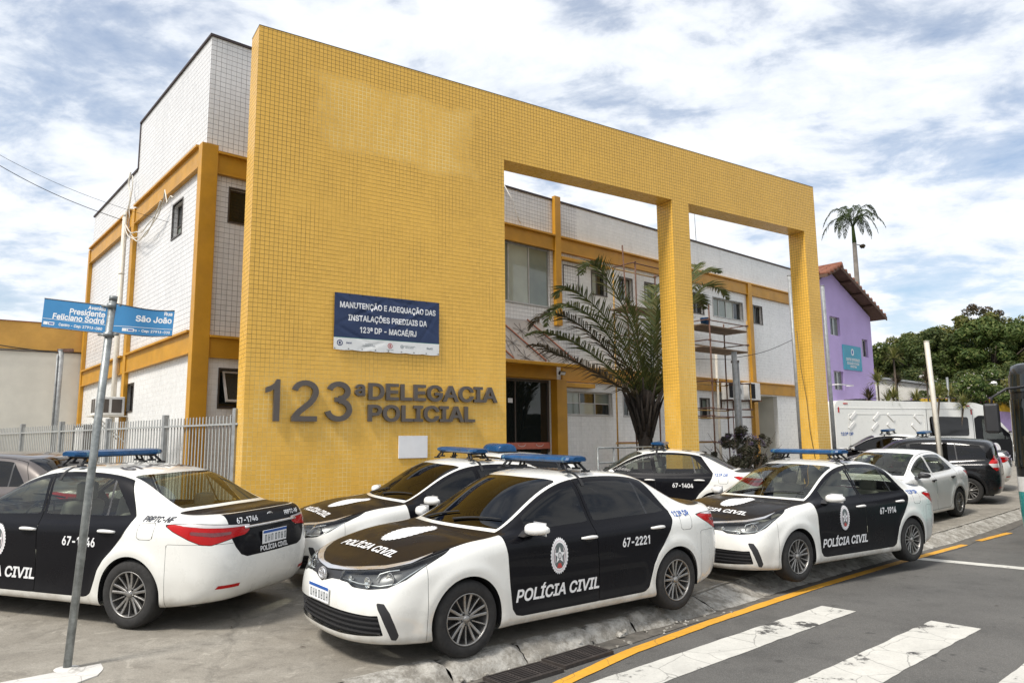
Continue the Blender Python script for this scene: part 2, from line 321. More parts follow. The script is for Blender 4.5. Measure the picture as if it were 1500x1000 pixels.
GLYPHS = {'\x01':(330,'230,533 186,533 160,478 118,446 56,420 56,348 110,366 156,396 156,-24 230,-24'),'\x02':(430,'121,384 127,406 138,423 153,438 172,449 194,457 219,459 242,456 265,449 284,437 299,422 309,406 314,388 314,370 309,349 293,303 258,257 190,196 124,138 74,81 50,28 118,-2 136,39 176,86 240,140 312,207 357,267 379,326 388,360 387,399 377,435 357,468 329,496 296,516 258,529 219,533 179,529 142,517 108,497 80,470 60,437 50,405;50,-24 372,-24 372,48 50,48'),'\x03':(430,'137,401 145,422 158,437 177,449 200,457 225,459 250,455 272,446 289,434 301,419 306,403 306,387 301,371 289,356 272,344 250,335 221,331 232,257 269,263 308,279 341,304 366,336 379,375 379,415 366,454 341,486 308,511 269,527 227,533 185,529 145,516 110,493 83,462 69,431;222,230 254,226 280,216 301,202 317,184 327,164 331,143 329,122 320,102 306,83 286,67 261,56 234,51 206,51 178,58 154,70 135,86 122,105 113,130 43,106 56,71 81,36 114,8 153,-12 196,-22 241,-23 284,-14 324,4 358,31 385,65 401,104 405,146 397,188 378,226 350,258 313,282 272,298 232,304;170,248 235,248 235,310 170,310'),
'A':(480,'102,-24 213,295 245,395 276,501 201,501 257,315 378,-24 494,-22 293,533 185,533 -15,-22;394,118 394,223 86,223 86,118'),
'B':(456,'247,-24 305,-19 339,-10 369,4 403,31 421,55 433,81 441,121 440,165 429,203 410,235 386,259 356,276 339,281 339,251 362,261 392,285 413,318 422,361 422,388 417,416 402,454 376,487 340,512 295,528 260,532 36,533 36,-24;149,207 247,207 274,204 288,200 300,193 310,186 322,171 327,161 330,150 331,129 327,114 324,110 313,97 309,94 289,86 262,82 149,81;149,428 239,428 265,425 284,419 290,416 295,412 304,401 311,379 312,366 310,354 306,344 300,336 282,321 266,313 245,310 149,309'),
'C':(510,'309,-28 348,-18 385,-3 417,19 446,46 469,78 486,115 503,184 391,184 376,139 357,112 338,97 308,83 281,78 254,78 230,82 197,97 169,121 154,142 141,169 132,199 128,234 130,292 136,325 153,366 177,397 207,418 242,429 282,431 302,428 320,422 349,404 362,392 373,376 381,357 390,324 503,325 486,394 469,431 445,463 417,490 384,512 348,527 309,537 267,540 221,536 177,524 137,504 103,477 86,461 60,425 48,403 30,359 20,309 16,254 20,200 30,150 48,105 72,65 87,47 119,17 138,4 177,-15 221,-27 267,-31'),
'D':(502,'246,-23 296,-16 342,-1 381,22 400,36 431,69 455,107 465,130 478,176 485,228 486,255 485,283 478,334 465,380 455,402 431,441 401,473 383,487 344,510 300,525 251,532 69,533 69,428 238,427 269,422 296,413 318,400 336,383 351,363 367,323 375,273 375,237 370,202 362,172 351,146 344,136 327,117 305,101 294,95 281,91 250,83 214,81 72,81 72,-24 219,-24;36,533 36,-24 149,-24 149,533'),
'E':(419,'399,-24 399,81 149,81 149,205 379,205 379,310 149,310 149,428 396,428 396,533 36,533 36,-24'),
'F':(410,'149,-24 149,197 370,197 370,302 149,302 149,428 393,428 393,533 36,533 36,-24'),
'G':(520,'311,-28 351,-18 371,-11 405,8 421,20 449,46 471,78 481,97 495,135 501,178 502,280 259,280 259,175 473,196 394,231 387,166 375,135 356,110 342,98 324,88 304,81 281,78 242,79 219,86 198,97 169,121 147,156 136,183 130,216 128,274 136,326 147,354 160,377 187,405 206,418 241,429 273,431 301,427 325,418 351,399 371,374 392,325 505,325 487,393 470,429 447,461 418,488 385,510 348,526 308,536 265,540 219,536 176,524 155,515 118,491 85,461 59,425 47,403 30,358 20,308 16,254 20,200 30,150 47,105 59,84 86,48 118,18 137,4 177,-15 221,-27 269,-31'),
'H':(517,'149,-24 149,208 368,208 368,-24 481,-24 481,533 368,533 368,313 149,313 149,533 36,533 36,-24'),
'I':(300,'293,-24 293,81 207,81 207,428 293,428 293,533 7,533 7,428 94,428 94,81 7,81 7,-24'),
'J':(396,'232,-26 274,-11 294,2 326,31 339,52 355,95 360,144 360,533 248,533 247,132 246,122 240,104 230,91 218,82 204,76 174,75 158,79 144,86 140,90 129,105 127,111 122,133 121,197 9,197 10,120 15,94 30,52 44,32 59,15 95,-11 138,-26 185,-31'),
'L':(393,'385,-24 385,81 149,81 149,533 36,533 36,-24'),
'M':(628,'146,-24 144,416 142,481 81,479 144,291 270,-24 358,-24 492,320 544,480 483,481 480,327 480,-24 592,-24 592,533 460,533 319,166 276,26 353,26 303,187 168,533 36,533 36,-24'),
'N':(523,'149,-24 149,301 142,481 73,469 148,333 374,-24 487,-24 487,533 375,533 375,157 382,26 448,38 380,169 149,533 36,533 36,-24'),
'O':(533,'313,-27 356,-15 377,-6 415,17 447,47 462,65 485,105 503,150 514,200 517,254 514,309 503,359 485,404 462,443 447,461 415,491 396,504 357,524 313,536 267,540 221,536 177,524 138,504 119,491 87,461 60,425 48,403 30,359 20,309 16,254 20,200 30,150 48,105 60,83 87,47 119,17 138,4 177,-15 221,-27 267,-31;229,82 208,91 187,104 170,120 147,155 136,183 130,216 127,254 130,292 136,325 147,353 170,388 187,405 208,418 229,427 267,432 304,427 326,418 347,405 364,389 387,354 397,326 404,292 406,254 404,216 397,183 387,155 364,120 347,103 327,91 291,79 268,77'),
'P':(445,'149,-24 149,428 231,428 264,425 279,420 291,414 301,406 308,397 318,370 320,356 319,332 314,310 308,299 301,289 292,281 272,272 243,267 85,266 85,162 236,162 276,164 329,178 371,205 403,240 418,269 427,299 432,331 432,364 427,396 418,427 403,455 383,480 344,508 312,522 294,527 256,532 36,533 36,-24'),
'Q':(533,'389,-72 503,-65 325,183 211,176;313,-27 356,-15 377,-6 415,17 447,47 462,65 485,105 503,150 514,200 517,254 514,309 503,359 485,404 462,443 447,461 415,491 396,504 357,524 313,536 267,540 221,536 177,524 138,504 119,491 87,461 60,425 48,403 30,359 20,309 16,254 20,200 30,150 48,105 60,83 87,47 119,17 138,4 177,-15 221,-27 267,-31;229,82 208,91 187,104 170,120 147,155 136,183 130,216 127,254 130,292 136,325 147,353 170,388 187,405 208,418 229,427 267,432 304,427 326,418 347,405 364,389 387,354 397,326 404,292 406,254 404,216 397,183 387,155 364,120 347,103 327,91 291,79 268,77'),
'R':(449,'149,-24 149,428 244,428 273,423 286,418 303,407 309,399 315,388 320,368 320,336 315,317 306,303 292,291 281,286 265,282 245,279 72,279 72,174 237,174 294,179 344,195 383,223 411,259 424,288 431,319 433,352 431,385 419,430 404,458 383,482 345,510 312,523 257,532 36,533 36,-24;461,-20 317,253 197,249 339,-24'),
'S':(447,'264,-31 300,-23 334,-11 375,15 397,38 415,64 430,107 432,138 431,165 421,199 403,228 374,257 347,273 312,289 206,320 173,333 153,347 143,358 141,364 140,382 141,390 148,404 160,416 170,422 191,431 207,433 225,434 249,432 281,422 295,412 306,400 312,384 317,354 428,354 421,409 412,437 396,463 366,495 327,519 296,531 263,537 227,540 191,537 143,526 100,505 75,485 47,449 34,419 28,373 32,335 39,316 56,286 70,271 100,249 155,223 272,188 292,180 306,170 316,160 320,149 321,133 316,116 310,107 302,97 291,89 278,83 243,74 206,74 175,81 150,95 142,103 135,113 131,125 125,161 10,161 19,103 29,73 53,34 77,12 117,-13 150,-24 185,-31 224,-33'),
'T':(449,'169,428 169,-24 281,-24 281,428 441,428 441,533 8,533 8,428'),
'U':(517,'320,-26 357,-14 391,4 432,38 453,68 469,100 478,135 481,172 481,533 369,533 369,179 367,159 359,132 351,117 341,105 319,89 292,79 259,76 226,79 199,89 177,105 166,118 158,132 150,159 148,179 148,533 36,533 36,172 39,135 48,100 64,68 86,38 126,4 160,-14 198,-26 259,-32'),
'V':(480,'295,-24 494,531 378,533 264,205 234,114 204,8 279,8 222,195 101,533 -15,531 187,-24'),
'X':(474,'104,-24 243,179 278,251 197,250 248,152 369,-24 490,-18 247,323 247,202 480,526 361,533 238,352 199,272 277,273 221,380 117,533 -5,527 229,200 229,321 -16,-18'),
'Z':(438,'423,-24 423,81 183,81 59,76 91,-5 153,66 421,454 421,533 16,533 16,428 254,428 379,432 347,513 287,445 18,54 18,-24'),
'a':(389,'205,-28 241,-13 269,7 284,28 253,28 253,-24 361,-24 361,252 359,281 353,309 338,341 324,360 307,375 272,394 235,405 202,408 171,407 137,401 103,390 73,372 54,356 37,335 6,276 111,246 132,281 150,295 169,304 196,307 215,305 229,300 238,294 247,281 251,268 251,255 251,254 254,256 235,251 138,238 92,226 65,214 42,197 23,174 13,154 7,120 8,81 16,54 35,21 62,-4 85,-17 121,-29 160,-33;153,71 139,75 128,80 121,87 118,94 116,105 118,117 119,120 130,130 148,138 173,143 251,155 276,162 257,156 250,126 245,110 240,101 227,87 210,77 197,72 170,70'),
'b':(424,'280,-26 313,-12 353,17 384,58 404,109 414,168 412,230 399,285 383,319 352,360 312,389 264,406 217,408 192,405 170,399 152,389 130,373 106,343 138,343 138,533 29,533 29,-24 136,-24 136,35 106,35 125,9 152,-12 171,-22 193,-29 230,-32;203,72 189,77 177,84 160,101 151,115 144,133 138,165 137,189 140,225 144,245 151,262 159,276 176,293 188,300 203,304 220,306 238,304 253,300 265,292 282,275 290,261 297,244 303,212 304,189 303,166 296,134 290,117 281,102 264,84 252,77 238,73 220,71'),
'c':(396,'238,-30 268,-24 295,-13 320,2 342,20 361,42 376,68 395,119 290,145 271,102 256,85 235,75 207,71 180,75 166,81 154,90 138,110 131,126 123,155 121,176 122,210 128,241 135,258 143,273 160,291 173,299 188,304 208,306 221,305 242,299 258,289 272,272 289,233 394,260 374,311 359,336 341,358 319,376 294,390 267,400 238,406 207,408 170,405 136,396 103,380 64,346 35,302 21,267 13,229 10,187 13,147 21,109 35,74 64,30 103,-4 136,-20 170,-29 207,-32'),
'd':(424,'232,-29 254,-22 272,-12 300,9 319,35 289,35 289,-24 396,-24 396,533 287,533 287,343 318,343 294,373 255,398 233,405 208,408 161,406 113,389 72,360 41,319 26,285 13,230 11,168 20,109 41,58 72,17 113,-13 160,-29 195,-32;187,73 172,77 160,84 143,102 135,117 128,135 123,155 120,189 123,224 128,243 134,261 143,275 160,292 172,300 187,304 205,306 222,304 237,300 249,293 265,276 274,262 280,245 286,213 288,189 286,165 280,133 273,115 265,101 248,84 236,77 222,72 205,71'),
'e':(404,'266,-26 292,-18 325,-1 352,22 368,41 380,62 397,108 293,133 274,97 262,84 246,76 218,70 193,72 178,76 163,82 152,91 136,110 128,125 123,144 120,165 120,220 123,236 131,259 143,278 160,293 180,303 205,306 230,303 249,293 259,285 268,273 276,259 281,243 293,167 375,232 51,245 51,145 395,145 395,194 393,229 385,276 368,316 345,349 317,374 285,392 251,403 206,409 168,405 133,396 101,379 62,345 34,301 20,265 13,227 10,187 13,146 21,109 34,74 64,30 104,-4 137,-20 173,-29 212,-32'),
'f':(254,'-18,403 -18,303 252,303 252,403;166,-24 166,417 168,435 172,443 179,447 198,450 244,441 272,536 240,547 209,553 177,554 155,551 125,541 98,524 82,508 70,490 61,467 57,433 57,-24'),
'g':(425,'239,-173 270,-167 300,-158 327,-145 350,-126 370,-103 385,-76 390,-59 396,-10 396,403 289,403 289,343 320,343 306,362 288,379 264,394 244,403 209,408 178,408 129,396 99,380 61,348 33,304 20,269 13,232 10,191 13,150 20,112 42,65 62,37 87,15 115,-2 161,-16 195,-19 232,-16 262,-6 286,8 305,25 318,44 287,44 287,-4 285,-28 277,-45 274,-50 260,-61 242,-69 219,-73 198,-73 175,-70 159,-64 146,-56 107,-10 17,-61 45,-105 59,-121 83,-141 104,-153 151,-169 206,-175;187,85 172,89 160,95 143,111 135,124 128,140 123,159 120,193 123,226 128,245 135,262 143,275 160,292 172,300 187,304 205,306 223,304 237,300 249,293 266,276 274,263 281,246 286,227 288,192 287,169 284,148 278,131 266,110 250,95 238,89 223,85 205,83'),
'h':(410,'140,252 148,271 158,286 172,296 196,304 220,304 237,300 250,292 255,289 264,275 270,257 271,248 272,-24 381,-24 381,241 379,274 373,304 362,332 347,355 328,375 295,396 256,407 211,408 180,402 138,382 114,360 94,330 70,266 138,263 138,533 29,533 29,-24 138,-24 138,225'),
'i':(167,'138,-24 138,403 29,403 29,-24;109,423 131,437 146,458 151,483 146,509 131,530 109,544 84,548 58,544 37,530 22,509 17,483 22,458 37,437 58,423 84,418'),
'j':(167,'28,-35 25,-51 20,-57 12,-61 -34,-64 -34,-168 42,-163 66,-156 86,-144 104,-129 118,-111 131,-80 136,-55 138,403 29,403;109,423 130,437 145,458 150,483 145,509 130,530 109,544 83,548 58,544 37,530 22,509 16,483 22,458 37,437 58,423 83,418'),
'l':(189,'210,-18 189,80 143,76 140,77 140,77 138,86 138,533 29,533 29,83 31,53 47,15 67,-6 93,-20 139,-27'),
'm':(610,'138,-24 138,237 140,260 147,277 161,293 179,303 200,306 214,305 232,297 244,283 248,274 250,258 250,-24 359,-24 359,246 361,264 369,283 382,296 401,304 418,306 440,303 457,294 465,286 470,273 472,252 472,-24 581,-24 580,272 573,315 555,351 530,379 508,393 485,403 449,410 403,407 361,392 326,367 301,332 281,273 352,271 336,329 323,355 304,378 280,396 265,403 236,409 209,410 181,405 161,398 128,376 101,344 76,274 136,271 136,403 29,403 29,-24'),
'n':(410,'140,252 148,271 158,286 172,296 196,304 220,304 237,300 250,292 255,289 264,275 270,257 271,248 272,-24 381,-24 381,241 379,274 373,305 362,332 347,355 328,375 295,396 256,407 211,408 180,402 138,382 114,360 94,330 70,266 136,263 136,403 29,403 29,-24 138,-24 138,225'),
'o':(415,'245,-29 280,-20 312,-4 351,30 381,74 394,109 402,147 405,187 402,229 394,267 381,302 351,346 312,380 280,396 245,405 207,409 170,405 136,396 103,380 64,346 35,302 21,267 13,229 10,187 13,147 21,109 35,74 64,30 103,-4 136,-20 170,-29 207,-32;188,72 173,77 160,85 148,96 139,109 128,136 123,155 120,187 123,221 128,240 139,267 148,280 160,291 173,299 188,304 207,306 227,304 242,299 256,291 267,280 277,267 288,240 292,220 295,187 294,166 288,136 277,109 267,96 256,85 242,77 227,72 207,71'),
'p':(424,'138,-167 138,35 106,35 131,4 161,-17 182,-26 205,-31 247,-32 281,-25 327,-4 364,30 392,74 405,110 414,168 412,230 404,268 392,303 374,333 352,360 312,389 280,402 247,408 216,408 181,402 160,394 137,379 119,361 106,343 136,343 136,403 29,403 29,-167;203,72 189,77 177,84 160,101 151,115 144,133 138,165 137,189 140,225 144,245 151,262 159,276 176,293 188,300 203,304 220,306 238,304 253,300 265,292 282,275 290,261 297,244 303,212 304,189 303,166 296,134 290,117 281,102 264,84 252,77 238,73 220,71'),
'r':(259,'138,-24 138,236 139,249 144,266 157,283 176,296 200,301 267,297 267,407 212,409 186,406 151,394 129,380 111,361 101,345 136,345 136,403 29,403 29,-24'),
's':(365,'213,-30 242,-25 270,-15 305,5 332,33 345,56 353,80 355,107 352,137 341,164 324,188 299,208 254,228 153,254 140,262 134,269 133,274 133,280 138,290 150,300 170,307 197,308 219,303 227,297 234,290 256,250 356,272 340,318 324,345 310,363 293,378 274,390 252,399 228,405 201,408 158,407 130,401 93,387 62,365 39,336 28,311 23,274 26,243 37,215 55,191 93,164 125,152 213,130 235,120 239,116 243,109 243,99 241,94 230,82 218,75 202,71 172,70 149,75 132,84 126,92 108,134 6,112 19,65 29,42 44,22 70,-2 92,-14 116,-23 141,-29 182,-32'),
't':(227,'-18,403 -18,303 228,303 228,403;41,92 44,60 49,42 64,16 76,4 89,-7 117,-21 150,-27 169,-28 199,-26 242,-16 221,80 171,74 158,76 154,79 153,80 151,86 150,495 41,495'),
'u':(410,'214,-26 244,-18 270,-3 284,8 306,33 323,65 339,114 274,116 274,-24 381,-24 381,403 272,403 272,153 271,136 265,114 255,98 242,86 227,79 199,74 191,75 173,79 160,86 149,98 146,104 140,122 138,145 138,403 29,403 29,138 31,105 37,74 54,36 71,14 92,-4 127,-21 154,-27 183,-29'),
'v':(389,'243,-24 403,401 288,403 197,151 153,-2 236,-2 196,140 101,403 -14,401 146,-24'),
'ã':(389,'205,-28 241,-13 269,7 284,28 253,28 253,-24 361,-24 361,252 359,281 353,309 338,341 324,360 307,375 272,394 235,405 202,408 171,407 137,401 103,390 73,372 54,356 37,335 6,276 111,246 132,281 150,295 169,304 196,307 215,305 229,300 238,294 247,281 251,268 251,255 251,254 254,256 235,251 138,238 92,226 65,214 42,197 23,174 13,154 7,120 8,81 16,54 35,21 62,-4 85,-17 121,-29 160,-33;153,71 139,75 128,80 121,87 118,94 116,105 118,117 119,120 130,130 148,138 173,143 251,155 276,162 257,156 250,126 245,110 240,101 227,87 210,77 197,72 170,70;267,429 293,451 307,481 316,541 229,541 219,509 224,513 227,514 221,515 177,537 145,543 110,535 85,513 71,482 62,424 151,424 160,455 156,451 150,450 156,449 202,427 234,422'),
'0':(453,'267,-27 305,-15 338,5 366,32 378,48 389,66 407,105 419,150 427,199 429,254 427,309 419,358 407,403 389,442 378,460 366,477 338,504 305,524 267,536 227,540 186,536 149,524 116,504 100,490 76,461 64,442 47,403 34,358 26,309 24,254 26,199 34,150 46,106 55,84 74,49 87,32 115,5 149,-15 186,-27 227,-31;209,76 193,82 180,91 161,116 146,151 139,181 135,215 133,254 135,293 139,328 146,358 161,393 180,418 193,427 209,433 227,435 245,433 260,427 273,418 292,393 307,358 314,328 318,293 320,254 318,215 314,181 307,151 292,116 273,91 260,82 245,76 227,74'),
'1':(400,'186,533 62,440 62,316 188,408 188,-24 304,-24 304,533'),
'2':(453,'413,-24 413,81 177,81 177,51 299,178 346,232 378,278 397,319 404,351 404,388 399,417 389,445 373,470 354,492 330,510 303,525 274,534 241,539 192,537 161,530 131,517 95,491 74,468 58,440 44,396 40,338 149,338 152,377 157,396 167,412 179,423 196,431 208,434 231,435 250,432 272,421 287,405 294,391 296,365 293,347 289,337 279,318 264,298 40,57 40,-24'),
'3':(453,'150,388 159,408 171,419 191,429 215,434 241,432 263,425 280,414 289,402 292,392 291,382 284,371 270,359 250,350 219,345 233,251 276,258 321,277 358,309 381,351 388,399 374,446 345,484 305,512 258,527 209,530 160,520 117,499 82,465 64,430;219,210 251,206 274,197 292,183 304,167 309,150 309,134 304,117 292,101 274,87 251,78 225,74 199,76 175,85 156,97 143,113 133,137 41,98 58,60 90,23 131,-5 178,-21 228,-26 278,-18 324,1 363,31 392,71 408,117 408,167 392,213 363,253 324,283 278,302 234,309;160,237 235,237 235,321 160,321'),
'4':(453,'437,81 437,187 133,187 133,159 344,528 233,533 16,165 16,81;367,-24 367,342 258,342 258,-24'),
'5':(453,'257,-28 305,-14 335,3 371,36 397,78 409,111 415,163 412,203 401,240 378,283 345,318 304,343 280,351 255,356 210,357 189,353 160,344 155,334 172,428 390,428 390,533 74,533 41,231 134,221 163,240 189,250 218,253 242,250 262,241 279,228 292,210 301,187 303,171 302,145 299,130 293,116 280,98 270,89 258,82 244,77 230,74 207,75 196,77 178,85 165,95 154,108 150,116 141,154 32,154 40,100 49,72 63,46 92,14 129,-10 158,-22 189,-29 221,-31'),
'6':(453,'260,-28 293,-20 322,-7 348,12 370,34 389,61 402,90 410,123 413,157 410,191 398,237 374,276 353,298 328,316 299,328 268,336 235,338 210,336 186,329 160,315 139,295 112,243 163,237 356,527 240,533 92,315 64,263 52,233 44,204 39,162 45,110 56,77 81,36 116,3 145,-14 176,-25 226,-31;211,74 198,77 187,83 171,96 159,113 154,126 150,141 149,158 150,175 154,190 159,202 171,219 187,231 198,237 211,240 226,241 241,240 254,237 266,231 281,218 293,202 299,189 302,174 303,157 302,141 299,126 293,113 281,96 265,83 254,77 241,74 226,73'),
'7':(453,'180,-24 415,443 415,533 38,533 38,428 299,428 299,454 64,-20'),
'8':(453,'262,-29 296,-22 327,-10 367,14 398,48 413,75 422,104 425,135 423,160 418,183 409,206 390,235 367,260 347,273 327,282 324,283 324,250 335,254 359,271 379,294 394,321 403,350 406,380 403,410 395,438 373,474 353,495 330,512 303,526 273,535 226,540 179,535 149,526 122,512 99,495 78,474 57,438 49,410 46,380 49,349 58,320 73,294 93,271 118,254 129,250 129,283 126,282 105,273 86,260 62,235 43,206 35,183 30,160 28,135 31,104 40,75 54,48 85,14 125,-10 157,-22 190,-29 226,-31;190,78 178,82 161,92 149,105 144,115 141,126 139,139 141,152 144,164 150,175 163,190 180,201 193,206 226,211 259,206 272,201 289,190 302,175 308,164 311,152 313,139 311,126 308,115 303,105 291,92 274,82 262,78 226,73;199,318 189,322 175,331 165,343 161,351 157,376 161,399 165,407 175,419 189,428 198,432 226,436 254,432 264,428 277,419 287,407 291,399 295,376 291,352 287,344 276,331 263,321 253,318 226,314'),
'9':(453,'192,537 160,529 131,515 104,497 82,475 64,448 50,418 42,386 39,352 42,317 55,271 79,232 100,210 125,193 154,180 185,173 218,171 243,173 266,179 292,194 314,214 341,266 289,272 96,-18 213,-24 360,194 388,245 400,275 408,305 413,347 407,399 396,431 371,473 336,506 307,523 261,537 226,540;241,435 254,431 266,426 281,413 293,396 299,382 302,367 303,350 302,334 299,319 293,307 281,290 266,278 254,272 241,269 226,268 211,269 198,272 187,278 171,290 159,307 154,320 151,335 149,352 151,368 154,383 159,396 171,413 187,426 199,431 212,435 226,436'),
'-':(453,'90,268 90,164 361,164 361,268'),
':':(188,'122,-24 145,-8 160,14 165,41 160,68 145,91 122,106 95,111 68,106 46,91 30,68 25,41 30,14 46,-8 68,-24 95,-29;122,251 145,267 160,289 165,316 160,343 145,366 122,381 95,386 68,381 46,366 30,343 25,316 30,289 46,267 68,251 95,246'),
'/':(249,'160,557 -16,-100 89,-100 265,556'),
'ª':(315,'164,201 188,209 214,227 227,242 194,242 194,203 298,203 298,419 295,450 284,479 262,506 240,522 210,534 179,540 146,541 117,537 88,529 61,515 37,496 18,471 -3,425 97,404 117,433 127,440 143,445 157,446 171,445 180,442 185,439 190,432 192,420 193,423 197,427 184,423 107,413 66,402 31,382 15,365 4,344 -1,320 0,286 7,264 22,239 38,224 64,209 93,199 126,196;115,294 110,297 106,300 105,303 104,307 105,312 106,314 110,317 125,323 200,335 194,335 192,324 189,315 186,310 177,301 165,295 157,292 139,290'),
'Ç':(510,'309,-28 348,-18 385,-3 417,19 446,46 469,78 486,115 503,184 391,184 376,139 357,112 338,97 308,83 281,78 254,78 230,82 197,97 169,121 154,142 141,169 132,199 128,234 130,292 136,325 153,366 177,397 207,418 242,429 282,431 302,428 320,422 349,404 362,392 373,376 381,357 390,324 503,325 486,394 469,431 445,463 417,490 384,512 348,527 309,537 267,540 221,536 177,524 137,504 103,477 86,461 60,425 48,403 30,359 20,309 16,254 20,200 30,150 48,105 72,65 87,47 119,17 138,4 177,-15 221,-27 267,-31;283,-170 310,-166 343,-152 365,-124 372,-88 367,-56 355,-37 339,-23 318,-14 307,-12 307,37 230,37 213,-89 276,-90 279,-91 277,-87 276,-89 280,-85 280,-85 204,-87 204,-170'),
'Ã':(480,'102,-24 213,295 245,395 276,501 201,501 257,315 378,-24 494,-22 293,533 185,533 -15,-22;394,118 394,223 86,223 86,118;318,558 343,580 358,611 367,670 279,670 270,639 274,643 278,644 271,645 228,666 195,672 161,665 135,642 121,612 113,553 201,553 211,585 206,580 202,579 206,578 252,557 285,551'),
'Õ':(533,'313,-27 356,-15 377,-6 415,17 447,47 462,65 485,105 503,150 514,200 517,254 514,309 503,359 485,404 462,443 447,461 415,491 396,504 357,524 313,536 267,540 221,536 177,524 138,504 119,491 87,461 60,425 48,403 30,359 20,309 16,254 20,200 30,150 48,105 60,83 87,47 119,17 138,4 177,-15 221,-27 267,-31;229,82 208,91 187,104 170,120 147,155 136,183 130,216 127,254 130,292 136,325 147,353 170,388 187,405 208,418 229,427 267,432 304,427 326,418 347,405 364,389 387,354 397,326 404,292 406,254 404,216 397,183 387,155 364,120 347,103 327,91 291,79 268,77;345,558 370,580 385,611 394,670 306,670 297,639 301,643 305,644 299,645 255,666 223,672 188,665 163,642 149,612 140,553 228,553 238,585 233,580 229,579 233,578 280,557 312,551'),
'Í':(300,'293,-24 293,81 207,81 207,428 293,428 293,533 7,533 7,428 94,428 94,81 7,81 7,-24;187,534 273,677 156,683 91,538'),
'É':(419,'399,-24 399,81 149,81 149,205 379,205 379,310 149,310 149,428 396,428 396,533 36,533 36,-24;254,534 341,677 223,683 158,538'),
'Ê':(419,'399,-24 399,81 149,81 149,205 379,205 379,310 149,310 149,428 396,428 396,533 36,533 36,-24;218,587 255,541 351,541 351,577 258,683 178,683 85,576 85,541 180,541'),
'é':(404,'266,-26 292,-18 325,-1 352,22 368,41 380,62 397,108 293,133 274,97 262,84 246,76 218,70 193,72 178,76 163,82 152,91 136,110 128,125 123,144 120,165 120,220 123,236 131,259 143,278 160,293 180,303 205,306 230,303 249,293 259,285 268,273 276,259 281,243 293,167 375,232 51,245 51,145 395,145 395,194 393,229 385,276 368,316 345,349 317,374 285,392 251,403 206,409 168,405 133,396 101,379 62,345 34,301 20,265 13,227 10,187 13,146 21,109 34,74 64,30 104,-4 137,-20 173,-29 212,-32;240,405 327,547 209,553 144,408'),
'º':(335,'198,199 227,206 254,219 287,245 312,279 324,307 330,337 333,368 331,400 324,430 312,458 287,493 254,519 227,531 198,539 167,541 136,539 107,531 80,519 47,493 22,458 10,430 4,400 2,368 4,337 10,307 22,279 47,245 80,219 107,206 136,199 167,196;154,295 144,298 136,302 125,313 114,335 111,346 109,368 111,391 114,403 125,425 136,435 144,440 154,443 167,444 180,443 191,440 199,435 210,425 221,403 224,391 226,368 225,354 221,334 210,313 199,302 191,298 180,295 167,293'),
'ç':(396,'238,-30 268,-24 295,-13 320,2 342,20 361,42 376,68 395,119 290,145 271,102 256,85 235,75 207,71 180,75 166,81 154,90 138,110 131,126 123,155 121,176 122,210 128,241 135,258 143,273 160,291 173,299 188,304 208,306 221,305 242,299 258,289 272,272 289,233 394,260 374,311 359,336 341,358 319,376 294,390 267,400 238,406 207,408 170,405 136,396 103,380 64,346 35,302 21,267 13,229 10,187 13,147 21,109 35,74 64,30 103,-4 136,-20 170,-29 207,-32;225,-166 252,-163 285,-148 307,-121 313,-85 308,-53 297,-33 280,-19 260,-10 248,-9 248,40 171,40 154,-86 217,-87 221,-88 218,-84 218,-86 221,-82 221,-82 145,-83 145,-167'),
'W':(686,'249,-24 353,365 379,499 307,499 339,339 437,-24 549,-24 700,532 585,533 481,125 459,16 527,16 492,177 398,533 288,533 186,142 160,16 227,16 193,176 101,533 -14,532 137,-24'),
'K':(467,'237,251 241,251 483,524 353,533 162,326 80,225 90,110;149,-24 149,533 36,533 36,-24;483,-18 229,348 158,260 360,-24'),
'á':(389,'205,-28 241,-13 269,7 284,28 253,28 253,-24 361,-24 361,252 359,281 353,309 338,341 324,360 307,375 272,394 235,405 202,408 171,407 137,401 103,390 73,372 54,356 37,335 6,276 111,246 132,281 150,295 169,304 196,307 215,305 229,300 238,294 247,281 251,268 251,255 251,254 254,256 235,251 138,238 92,226 65,214 42,197 23,174 13,154 7,120 8,81 16,54 35,21 62,-4 85,-17 121,-29 160,-33;153,71 139,75 128,80 121,87 118,94 116,105 118,117 119,120 130,130 148,138 173,143 251,155 276,162 257,156 250,126 245,110 240,101 227,87 210,77 197,72 170,70;225,405 312,547 195,553 130,408'),
'ó':(415,'245,-29 280,-20 312,-4 351,30 381,74 394,109 402,147 405,187 402,229 394,267 381,302 351,346 312,380 280,396 245,405 207,409 170,405 136,396 103,380 64,346 35,302 21,267 13,229 10,187 13,147 21,109 35,74 64,30 103,-4 136,-20 170,-29 207,-32;188,72 173,77 160,85 148,96 139,109 128,136 123,155 120,187 123,221 128,240 139,267 148,280 160,291 173,299 188,304 207,306 227,304 242,299 256,291 267,280 277,267 288,240 292,220 295,187 294,166 288,136 277,109 267,96 256,85 242,77 227,72 207,71;244,405 330,547 213,553 148,408'),
'Á':(480,'102,-24 213,295 245,395 276,501 201,501 257,315 378,-24 494,-22 293,533 185,533 -15,-22;394,118 394,223 86,223 86,118;276,534 363,677 245,683 180,538'),
'Ú':(517,'320,-26 357,-14 391,4 432,38 453,68 469,100 478,135 481,172 481,533 369,533 369,179 367,159 359,132 351,117 341,105 319,89 292,79 259,76 226,79 199,89 177,105 166,118 158,132 150,159 148,179 148,533 36,533 36,172 39,135 48,100 64,68 86,38 126,4 160,-14 198,-26 259,-32;295,534 382,677 264,683 199,538'),
